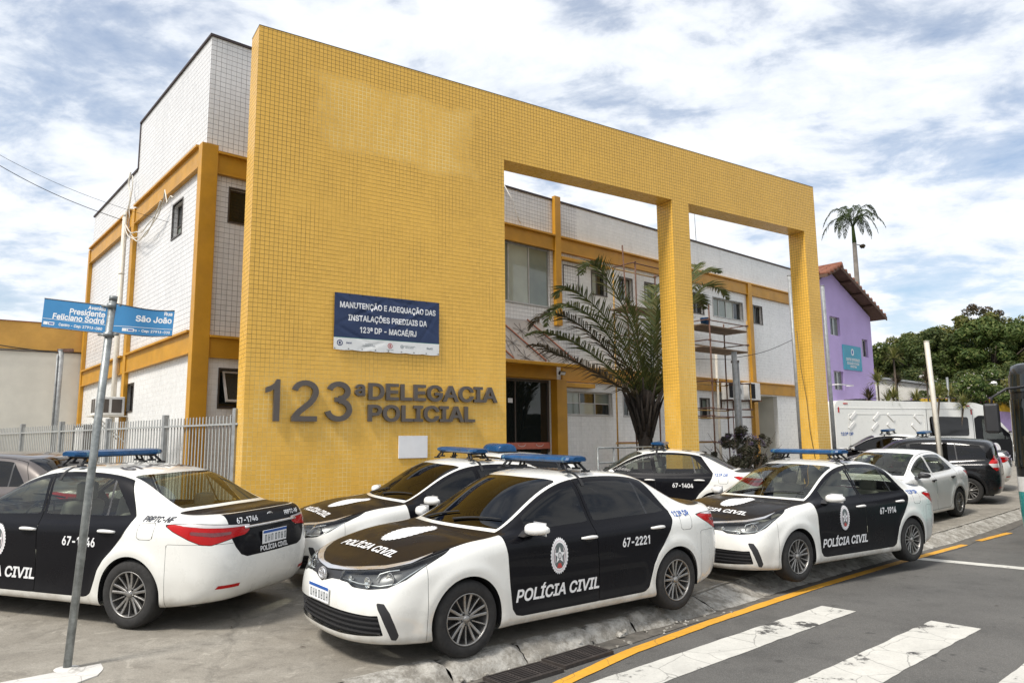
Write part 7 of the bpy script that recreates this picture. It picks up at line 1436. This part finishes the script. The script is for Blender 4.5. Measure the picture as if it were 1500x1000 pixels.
g_ = empty('potted_shrub', (0, 0, 0), 0, 'small green shrub low in front of the distant police sedan', 'plant'); link('foliage', from_np('foliage', V, F, 'leaf_mid', False), g_); MB().tube([TN(19.3, 7.4, .1), TN(19.3, 7.4, 1.1)], .03, 6).build('stem', 'bark', g_)

# ------------------------------------------------------------------ lilac house, annex, mural wall, lamp
HO = (13.5256, 30.0, 0); YH = R(41)
ho = empty('lilac_house', HO, YH, 'lilac plastered two storey house with a brown clay tiled gable roof', 'house')
Wd = [(-.37, .52, 6.06, 6.86), (2.55, 3.12, 5.34, 6.13), (-.34, .54, 3.78, 4.57)]
xs = sorted({-1.1, 3.58} | {w[0] for w in Wd} | {w[1] for w in Wd}); zs = sorted({0, 7.2} | {w[2] for w in Wd} | {w[3] for w in Wd}); mb = MB()
for a, b_ in zip(xs, xs[1:]):
    for c, d in zip(zs, zs[1:]):
        if not any(h[0] <= a and b_ <= h[1] and h[2] <= c and d <= h[3] for h in Wd): mb.quad((a, 0, c), (b_, 0, c), (b_, 0, d), (a, 0, d))
mb.add([(-1.1, 0, 7.2), (3.58, 0, 7.2), (0, 0, 8.75), (-1.1, 0, 8.28)], [(0, 1, 2, 3)])
for a, b_, c, d in Wd: mb.quad((a, 0, c), (a, 0, d), (a, .14, d), (a, .14, c)).quad((b_, 0, c), (b_, .14, c), (b_, .14, d), (b_, 0, d)).quad((a, 0, c), (a, .14, c), (b_, .14, c), (b_, 0, c)).quad((a, 0, d), (b_, 0, d), (b_, .14, d), (a, .14, d))
mb.quad((3.58, 0, 0), (3.58, 8, 0), (3.58, 8, 7.2), (3.58, 0, 7.2)).quad((-1.1, 8, 0), (-1.1, 0, 0), (-1.1, 0, 8.28), (-1.1, 8, 8.28)).quad((3.58, 8, 0), (-1.1, 8, 0), (-1.1, 8, 7.2), (3.58, 8, 7.2)); mb.build('wall', 'lilac_wall', ho)
for i, (a, b_, c, d) in enumerate(Wd):
    m = MB().box(a, b_, .10, .14, c, c+.05).box(a, b_, .10, .14, d-.05, d).box(a, a+.05, .10, .14, c+.05, d-.05).box(b_-.05, b_, .10, .14, c+.05, d-.05).box((a+b_)/2-.02, (a+b_)/2+.02, .10, .14, c+.05, d-.05); f = m.build('window', 'alu_frame', ho)
    MB().box(a+.05, (a+b_)/2-.02, .12, .125, c+.05, d-.05).build('pane', 'pane_dark', f); MB().box((a+b_)/2+.02, b_-.05, .122, .127, c+.05, d-.05).build('pane', 'pane_green' if i != 1 else 'pane_dark', f)
MB().box(-.6, .75, -.3, -.27, 3.95, 3.99).box(-.6, -.57, -.27, 0, 3.95, 3.99).box(.72, .75, -.27, 0, 3.95, 3.99).build('rail', 'plastic_white', ho)
# roof: two slopes, individual tile courses along the visible verge
tan = (8.95 - 7.25)/4.15
for sg_ in (1, -1):
    e = 4.2 if sg_ > 0 else -1.25
    MB().add([(0, -.45, 8.95), (e, -.45, 8.95 - abs(e)*tan), (e, 8.4, 8.95 - abs(e)*tan), (0, 8.4, 8.95), (0, -.45, 8.83), (e, -.45, 8.83 - abs(e)*tan), (e, 8.4, 8.83 - abs(e)*tan), (0, 8.4, 8.83)], [(0,1,2,3), (7,6,5,4), (0,4,5,1), (1,5,6,2), (2,6,7,3), (3,7,4,0)]).build('roof', 'fascia_wood', ho)
    tl_me = MB().tube([(0, -.06, 0), (0, .34, 0)], .10, 8).mesh('roof_tile', 'clay_tile')
    n = 13 if sg_ > 0 else 4
    for i in range(n):
        for j in range(8 if i % 1 == 0 else 1):
            x = sg_*(.12 + i*.33); z = 8.95 - abs(x)*tan + .02
            if j < 4: link('roof_tile', tl_me, ho, (x, -.42 + j*.38, z), (0, 0, 0))
MB().tube([(0, -.5, 9.0), (0, 8.4, 9.0)], .13, 8).build('ridge', 'clay_tile', ho)
MB().box(-.05, 4.2, -.50, -.455, 0, .16).build('verge_board', 'fascia_wood', ho).data.transform(Matrix.Translation((0, 0, 8.78)) @ Matrix(((1, 0, 0, 0), (0, 1, 0, 0), (-tan, 0, 1, 0), (0, 0, 0, 1))))
for x in (.9, 1.9, 2.9): MB().box(x-.05, x+.05, -.42, 0, 8.70 - x*tan, 8.80 - x*tan).build('rafter_end', 'fascia_wood', ho)
g_ = empty('wall_board', Matrix.Translation(HO) @ Matrix.Rotation(YH, 4, 'Z') @ Vector((1.43, -.04, 5.20)), YH, 'teal information board with pale lettering on the lilac house', 'sign')
MB().bbox(-.86, .86, 0, .03, -.53, .53, .006).build('board', 'teal_sign', g_)
for z, s_, txt in ((-.08, .17, 'CENTRO INTEGRADO'), (-.24, .15, 'EDUCAÇÃO E SAÚDE'), (-.38, .13, 'PREFEITURA')):
    me = text_mesh(txt, s_, 0, sx=.85); me.transform(Matrix.Translation((0, -.008, z)) @ Matrix.Rotation(R(90), 4, 'X')); me.materials.append(MATS['decal_white']); link('lettering', me, g_)
mb = MB(); disc2d(mb, .13, .15, 0, 0, 20); disc2d(mb, .07, .09, .002, 1, 14); me = mb.mesh('crest', ['decal_white', 'decal_blue']); me.transform(Matrix.Translation((0, -.006, .25)) @ Matrix.Rotation(R(90), 4, 'X')); link('crest', me, g_)
an = empty('annex', (19.6, 38, 0), 0, 'low beige plastered annex behind the spiky plants', 'building'); MB().prism([(-2.2, 0), (2.6, 0), (2.6, 4.45), (.0, 4.82), (-2.2, 5.0)], 0, 4).build('wall', 'plaster_beige', an); MB().prism([(-2.3, 5.01), (0, 4.83), (2.7, 4.46), (2.7, 4.56), (0, 4.93), (-2.3, 5.11)], -.15, 4.1).build('roof_edge', 'grey_pole_paint', an)
simple('mural_yellow', (.66, .42, .04), .8); simple('mural_magenta', (.42, .08, .20), .8); simple('mural_lilac', (.46, .34, .60), .8)
mu = empty('mural_wall', (19.8, 35.9, 0), R(2), 'low lilac wall painted with yellow and magenta shapes behind the van', 'wall'); MB().box(0, 9, 0, .2, 0, 3.74).build('wall', 'mural_lilac', mu)
for pl, m in (([(0, 2.8), (2.35, 2.8), (2.42, 3.1), (2.2, 3.69), (0, 3.72)], 'mural_yellow'), ([(2.21, 3.69), (2.43, 3.1), (2.9, 3.05), (2.75, 3.70)], 'mural_magenta'), ([(3.30, 3.1), (3.75, 3.1), (3.80, 3.70), (3.40, 3.70)], 'mural_magenta'), ([(3.82, 3.1), (4.95, 3.0), (4.93, 3.35), (4.7, 3.55), (4.3, 3.64), (3.83, 3.65)], 'mural_yellow')): MB().prism(pl, -.012, -.002).build('painted_shape', m, mu)
lp = empty('street_lamp', (21.9, 37, 0), 0, 'small street lamp with a pale oval head above the annex', 'street lamp'); MB().tube([(0, 0, 0), (0, 0, 4.2), (-.2, 0, 4.6), (-.6, 0, 4.85)], .045, 6).build('pole', 'galvanised', lp); mb = MB(); mb.lathe([(0, -.09), (.16, -.07), (.24, 0), (.2, .08), (0, .12)], 14, Matrix.Translation((-.75, 0, 4.88)) @ Matrix.Diagonal((1.3, .8, .9, 1))); mb.build('lamp_head', 'plastic_white', lp)
lp = empty('street_lamp', (25.3, 38, 0), 0, 'small round white lamp globe among the shrubs near the bus', 'street lamp'); MB().tube([(0, 0, 0), (0, 0, 4.4)], .04, 6).build('pole', 'galvanised', lp); MB().lathe([(0, 4.35), (.12, 4.4), (.17, 4.53), (.12, 4.66), (0, 4.70)], 14).build('lamp_head', 'plastic_white', lp)
for i, (a, b_, z) in enumerate((((17, 42, 4.9), (44, 44, 7.3), 0), ((17, 42, 4.5), (44, 44, 6.9), 0))): cable(a, b_, .8, .02, ['upper black power line across the dark trees', 'lower black power line across the dark trees'][i])
mb = MB().tube([(0, 0, 0), (0, 0, 4.3)], .05, 6); tag(mb.build('short_pole', 'galvanised', None, loc=(18.35, 30.5, 0)), 'short grey pole rising above the van roof beside the spiky plants', 'pole')
# ------------------------------------------------------------------ police sedans
def place(root, x, y, yaw, z=None, lab='', grp='black and white police sedans', cat='police car'):
    """stand the car on the forecourt, following its gentle slope"""
    h = Vector((math.cos(yaw), math.sin(yaw))); l = Vector((-h.y, h.x)); zs = [ground_z(x + h.x*a + l.x*b, y + h.y*a + l.y*b) for a in (1.35, -1.35) for b in (.78, -.78)]
    pit = math.atan2((zs[2] + zs[3] - zs[0] - zs[1])/2, 2.7); rol = math.atan2((zs[0] + zs[2] - zs[1] - zs[3])/2, 1.56)
    root.rotation_mode = 'XYZ'; root.rotation_euler = (rol, pit, yaw); root.location = (x, y, (sum(zs)/4 if z is None else z) + .004); return tag(root, lab, cat, grp)
PC, DEC = car_build('sedan', True, 'paint_white', 'glass_dark', wheel=PROTO['wheel']); PC.name = 'police_car'
def glass_of(root, mat):
    def walk(o):
        if o.name.split('.')[0] in ('windscreen', 'rear_window', 'window'):
            for sl in o.material_slots: sl.link = 'OBJECT'; sl.material = MATS[mat]
        for c in o.children: walk(c)
    walk(root)
def number(root, num, tailtxt, tail=True):
    for s_ in (1, -1): DEC.text(num, (-.72, s_*.9, .775), (-s_, 0, 0), (0, 0, 1), .098, 'decal_white', root, fit=(.42, .088))
    for s_ in (1, -1): DEC.text(tailtxt, (-1.47 if tailtxt.startswith('123') else -1.60, s_*.9, 1.0 if tailtxt.startswith('123') else 1.018), (-s_, 0, 0), (0, 0, 1), .062, 'decal_blue' if tailtxt.startswith('123') else 'decal_black', root, off=.007, shear=.12, fit=(.27, .052) if tailtxt.startswith('123') else (.34, .048))
    DEC.text(num, (-.78, 0, 2), (0, -1, 0), (1, 0, 0), .26, 'decal_black', root, fit=(.95, .20), off=.004)
    if tail: DEC.text(num, (-2.5, .36, .995), (0, -1, 0), (0, 0, 1), .062, 'decal_white', root, fit=(.30, .052)); DEC.text(tailtxt, (-2.5, -.38, .998), (0, -1, 0), (0, 0, 1), .052, 'decal_white', root, fit=(.28, .045))
base_car = copy_tree(PC)
number(PC, '67-2221', '123ª DP')
place(PC, .131, 7.843, 3.805, 0, 'nearest police sedan, numbered 67-2221, nose to the left with dark windows')
def another(num, tailtxt, x, y, yaw, lab, gm, z=None, bar='bar'):
    r = copy_tree(base_car); r.name = 'police_car'
    if num: number(r, num, tailtxt)
    glass_of(r, gm); place(r, x, y, yaw, z, lab)
    if bar == 'scoop':
        for c in list(r.children):
            if c.name.startswith('light_bar'): kill(c)
        s_ = copy_tree(PROTO['scoop'], r); s_.name = 'beacon_pod'; s_.location = (-.15, 0, 1.50); s_.rotation_euler = (0, 0, math.pi)
    return r
another('67-1914', '123ª DP', 4.249, 10.915, 3.724, 'police sedan numbered 67-1914, just behind the nearest one along the kerb', 'glass_tint', -.01)
c1746 = another('67-1746', 'PRPTC-NF', -4.70, 8.33, 2.847, 'police sedan numbered 67-1746 seen from its tail at the left edge', 'glass_tint')
another('67-1408', '123ª DP', -.93, 10.35, 3.675, 'police sedan parked tight against the yellow wall, behind the nearest one', 'glass_dark', .07)
another('67-1404', '123ª DP', 2.98, 16.0, 2.85, 'police sedan numbered 67-1404 parked tail first before the middle pillar', 'glass_tint', .12)
another(None, '', -.38, 12.95, 3.66, 'mostly hidden police sedan with a rounded blue beacon pod', 'glass_dark', .12, 'scoop')
another(None, '', 12.25, 22.2, 2.50, 'distant police sedan whose white tail shows right of the black hatchback', 'glass_dark')
another(None, '', 12.45, 24.7, 2.50, 'farthest police sedan, roof and light bar in front of the white van', 'glass_dark')
kill(base_car)
# other cars
VC, _ = car_build('sedan', False, 'paint_silver', 'glass_tint', dark_trim=True, wheel=PROTO['wheel']); VC.name = 'sedan'
place(VC, 8.12, 15.85, 3.80, None, 'plain white sedan with black mirrors behind the police car 67-1914', None, 'car'); VC.scale = (.93, .96, .985)
g = VC.copy(); 
bpy.data.objects.remove(g)
DS = copy_tree(VC); DS.name = 'sedan'; DS.scale = (1, 1, 1.0)
def repaint(o, a, b):
    for sl in o.material_slots:
        if sl.material and sl.material.name == a: sl.link = 'OBJECT'; sl.material = MATS[b]
    for c in o.children: repaint(c, a, b)
repaint(DS, 'paint_silver', 'paint_bronze'); glass_of(DS, 'glass_dark'); place(DS, -7.9, 11.3, 2.95, None, 'bronze grey sedan cut by the left picture edge before the fence', None, 'car')
HB, _ = car_build('hatch', False, 'paint_charcoal', 'glass_dark', wheel=PROTO['wheel']); HB.name = 'hatchback'
def shorten(o, M):
    if o.type == 'MESH' and o.data.users == 1 or o.name.startswith('plate'):
        if o.matrix_local == Matrix.Identity(4):
            for v in o.data.vertices:
                if v.co.x < -1.74: v.co.x = -1.74 + (v.co.x + 1.74)*.5
            o.data.update()
    for c in o.children: shorten(c, M)
shorten(HB, None)
place(HB, 10.50, 19.45, 2.50, None, 'black hatchback parked behind the plain white sedan', None, 'car')
for k in list(PROTO): kill(PROTO[k])

# ------------------------------------------------------------------ van
vn = empty('van', (12.4, 28.0, .42), R(21), 'long white van with a black cab behind the parked cars', 'van')
def cham(pts, r):      # round a polygon's corners
    out = []; n = len(pts)
    for i in range(n):
        p = Vector(pts[i]); a = (Vector(pts[i-1]) - p); b_ = (Vector(pts[(i+1) % n]) - p); ra = min(r, a.length*.45); rb = min(r, b_.length*.45); A = p + a.normalized()*ra; B_ = p + b_.normalized()*rb
        for k in range(5): q = k/4; out.append(tuple(A*(1-q)**2 + p*2*q*(1-q) + B_*q*q))
    return out
W2 = 2.05
prof = cham([(0, .32), (0, 2.45), (.12, 2.70), (7.1, 2.68), (7.75, 2.55), (9.05, 1.45), (9.85, 1.20), (9.98, .85), (9.98, .32)], .18)
def van_section(poly, name, mat, y0, y1, ins=.0, par=None):
    me = MB().prism(poly, y0, y1).mesh(name, mat); fixn(me); bm = bmesh.new(); bm.from_mesh(me); es = [e for e in bm.edges if len(e.link_faces) == 2 and e.calc_face_angle() > .9 and abs(e.verts[0].co.y - e.verts[1].co.y) < 1e-4]
    bmesh.ops.bevel(bm, geom=es, offset=.17, segments=5, affect='EDGES', profile=.6, clamp_overlap=True); bm.to_mesh(me); bm.free(); return link(name, me, par or vn)
van_section(prof, 'body', 'paint_white', 0, W2)
dk = MB().prism(cham([(7.02, .34), (7.02, 2.05), (7.25, 2.16), (7.85, 2.16), (8.95, 1.42), (9.05, 1.05), (9.0, .34)], .05), -.012, .03).build('cab_door', 'paint_black', vn)
MB().prism(cham([(7.42, 1.22), (7.42, 2.02), (7.85, 2.02), (8.62, 1.40), (8.62, 1.22)], .05), -.02, -.0125).build('window', 'glass_tint', dk); MB().prism(cham([(8.68, 1.22), (8.68, 1.36), (8.88, 1.22)], .02), -.02, -.0125).build('window', 'glass_tint', dk)
MB().prism(cham([(7.42, 1.22), (7.42, 2.02), (7.85, 2.02), (8.62, 1.40), (8.62, 1.22)], .05), -.0124, -.0121).build('window_recess', 'interior_dark', dk)
MB().tube([(7.18, -.03, 1.05), (7.42, -.03, 1.05)], .022, 6).build('handle', 'black_plastic', dk)
MB().prism(cham([(4.62, 1.36), (4.62, 2.12), (6.68, 2.10), (6.68, 1.36)], .12), -.010, .02).build('window', 'glass_dark', vn); MB().prism(cham([(4.62, 1.36), (4.62, 2.12), (6.68, 2.10), (6.68, 1.36)], .12), -.0095, -.009).build('window_recess', 'interior_dark', vn)
for x0, x1, z0, z1 in ((.62, 4.35, 1.05, 2.20), ): 
    pts = [(a, -.006, c) for a, c in cham([(x0, z0), (x0, z1), (x1, z1), (x1, z0)], .12)]; MB().tube(pts + [pts[0]], .010, 5).build('panel_rib', 'paint_white', vn)
for z in (2.42, .95): MB().tube([(.1, -.004, z), (7.0, -.004, z)], .012, 5).build('panel_rib', 'paint_white', vn)
for x in (4.48, 6.95): MB().box(x-.006, x+.006, -.008, .01, .5, 2.4).build('panel_seam', 'black_rubber', vn)
ven = MB().bbox(-.20, .20, -.03, 0, -.06, .06, .012).mesh('vent_cowl', 'plastic_white')
for k, (x, z) in enumerate(((.84, 2.13), (1.95, 2.10), (2.67, 2.08), (3.99, 2.03), (.76, 1.78), (1.85, 1.74), (2.61, 1.71), (3.83, 1.68))): link('vent_cowl', ven, vn, (x, -.0, z), (0, R(-42 if k % 4 < 2 else 42), 0))
for x0, x1, z0, z1 in ((.42, .62, 2.56, 2.60), (.16, .21, 2.25, 2.45), (6.6, 6.82, 2.52, 2.56), (6.86, 6.91, 2.20, 2.42)): MB().bbox(x0, x1, -.018, .01, z0, z1, .004).build('marker_light', 'lamp_red', vn)
me = text_mesh('123ª DP', .17, 0); me.transform(Matrix.Translation((.50, -.012, 1.47)) @ Matrix.Rotation(R(90), 4, 'X')); me.materials.append(MATS['decal_blue']); link('lettering', me, vn)
mb = MB(); disc2d(mb, .27, .27, 0, 0, 40, .04, 24); disc2d(mb, .20, .20, .003, 1, 30); disc2d(mb, .17, .17, .006, 0, 30); me = mb.mesh('emblem', ['decal_white', 'decal_pink']); me.transform(Matrix.Translation((8.05, -.024, .80)) @ Matrix.Rotation(R(90), 4, 'X')); link('emblem', me, vn)
MB().box(.1, 9.9, -.02, .03, .26, .345).build('side_skirt', 'black_plastic', vn); MB().box(8.55, 8.85, -.03, .02, .10, .36).build('step', 'plastic_white', vn)
MB().bbox(9.05, 9.30, -.42, -.12, 1.35, 1.85, .04).build('wing_mirror', 'black_plastic', vn); MB().tube([(8.9, 0, 1.5), (9.1, -.2, 1.55)], .03, 6).build('mirror_arm', 'black_plastic', vn)
for x in (1.7, 9.3):
    for y in (.02, W2-.25):
        w = empty('wheel', (x, y + .1, .02 + .33)); w.parent = vn; Mx = Matrix.Rotation(R(90), 4, 'X')
        MB().lathe([(.20, -.1), (.33, -.1), (.36, -.06), (.36, .06), (.33, .10), (.20, .10)], 32, Mx).build('tyre', 'tyre', w); MB().lathe([(0, .06), (.06, .07), (.19, .03), (.21, .09)], 24, Mx).build('rim', 'grey_pole_paint', w)
MB().box(.2, 9.7, .15, W2-.15, .15, .33).build('chassis', 'dark_void', vn)
vn.scale = (1.077, 1, 1.05)
MB().box(1.6, 2.1, .6, 1.2, 2.70, 2.80).build('roof_vent', 'black_plastic', vn); MB().box(4.3, 4.9, .6, 1.2, 2.69, 2.78).build('roof_vent', 'black_plastic', vn)

# ------------------------------------------------------------------ city bus, front right corner in view (local +x = forward, +y = its left)
bs = empty('city_bus', TN(14.5, 3.85, -.14), math.atan2(-.656, -.755), 'dark fronted city bus with teal skirt entering at the right edge', 'bus')
simple('bus_teal', (.02, .26, .25), .3, coat=.5); simple('bus_black', (.014, .015, .015), .3, coat=.25, spec=.2); simple('bus_white', (.60, .60, .58), .3, coat=.5)
# front outline in (y,z): right side is y=0, left side is y=2.5 ; x forward
def bus_shell(z0, z1, mat, name, bul=0., n=9, r=.28, par=None, grow=0.):
    pts = [(-10.5, 0 - grow), (-r, 0 - grow)] + [(-r + r*math.sin(a)*1.0 + grow*math.sin(a), r - r*math.cos(a)*1.0 - grow*math.cos(a)) for a in [math.pi/2*k/6 for k in range(1, 7)]] + [(.04 + grow, 1.25)] + [(-r + (r+grow)*math.cos(a), 2.5 - r + (r+grow)*math.sin(a)) for a in [math.pi/2*k/6 for k in range(7)]] + [(-10.5, 2.5 + grow)]
    zz = z0 if isinstance(z0, list) else [(z0, 1), (z1, 1)]; vs = []; m = len(pts)
    for z, s_ in zz:
        for x, y in pts: vs.append((x*1.0 - (0 if x < -1 else s_), y, z))
    fs = [(i*m+k, i*m+(k+1) % m, (i+1)*m+(k+1) % m, (i+1)*m+k) for i in range(len(zz)-1) for k in range(m)]
    mb = MB(); mb.add(vs, fs, True); mb.add(vs[:m], [tuple(range(m))]); mb.add(vs[-m:], [tuple(reversed(range(m)))]); me = mb.mesh(name, mat); bm = bmesh.new(); bm.from_mesh(me); bmesh.ops.recalc_face_normals(bm, faces=bm.faces); bm.to_mesh(me); bm.free(); return link(name, me, par or bs)
bus_shell([(.35, .10), (.6, .03), (1.0, .0)], 0, 'bus_teal', 'skirt'); bus_shell([(1.003, .0), (1.25, .01)], 0, 'bus_white', 'white_band'); bus_shell([(1.253, .01), (1.6, .03), (2.7, .10), (3.0, .15), (3.14, .28), (3.2, .6)], 0, 'bus_black', 'body')
ws_ = bus_shell([(1.42, .002), (1.8, .02), (2.55, .075)], 0, 'pane_dark', 'windscreen', grow=.012); bus_shell([(2.68, .085), (2.98, .13)], 0, 'pane_dark', 'destination_display', grow=.010)
mb = MB().tube([(.0, .35, 2.75), (.22, .10, 2.72), (.30, -.10, 2.58), (.30, -.12, 2.45)], .022, 8); mo = empty('wing_mirror'); mo.parent = bs; mb.build('arm', 'black_plastic', mo); MB().bbox(.22, .36, -.24, -.02, 1.98, 2.48, .04).build('housing', 'black_plastic', mo)
MB().tube([(.03, .5, 1.45), (.06, .62, 2.2)], .012, 6).build('wiper', 'black_rubber', bs)
for x in (-2.6, -8.0): w = empty('wheel', (x, .12, .48)); w.parent = bs; Mx = Matrix.Rotation(R(90), 4, 'X'); MB().lathe([(.28, -.12), (.46, -.12), (.48, 0), (.46, .13), (.28, .13)], 32, Mx).build('tyre', 'tyre', w); MB().lathe([(0, .0), (.12, .06), (.26, .08), (.28, .12)], 24, Mx).build('rim', 'grey_pole_paint', w)
# small litter and leaves on the forecourt
g = np.random.default_rng(4)
for k, (x, y) in enumerate(((-1.85, 6.6), (-1.2, 6.95), (-2.7, 7.2), (5.5, 8.6), (-.6, 6.6))):
    o = MB().add([(-.03, 0, 0), (0, .008, .006), (.035, 0, .003), (0, -.008, .004)], [(0, 1, 2), (0, 2, 3)]).build('dry_leaf', 'bark', None, loc=(x, y, (ground_z(x, y) if k != 3 else -.14) + .008), rot=(0, 0, k)); tag(o, ['small dry leaf on the concrete left of the nearest car', 'dry leaf close to the nose of the nearest car', 'dry leaf near the tail of the leftmost police car', 'dry leaf lying on the asphalt', 'tiny dry leaf under the nearest bumper'][k], 'leaf', 'dry leaves on the ground')
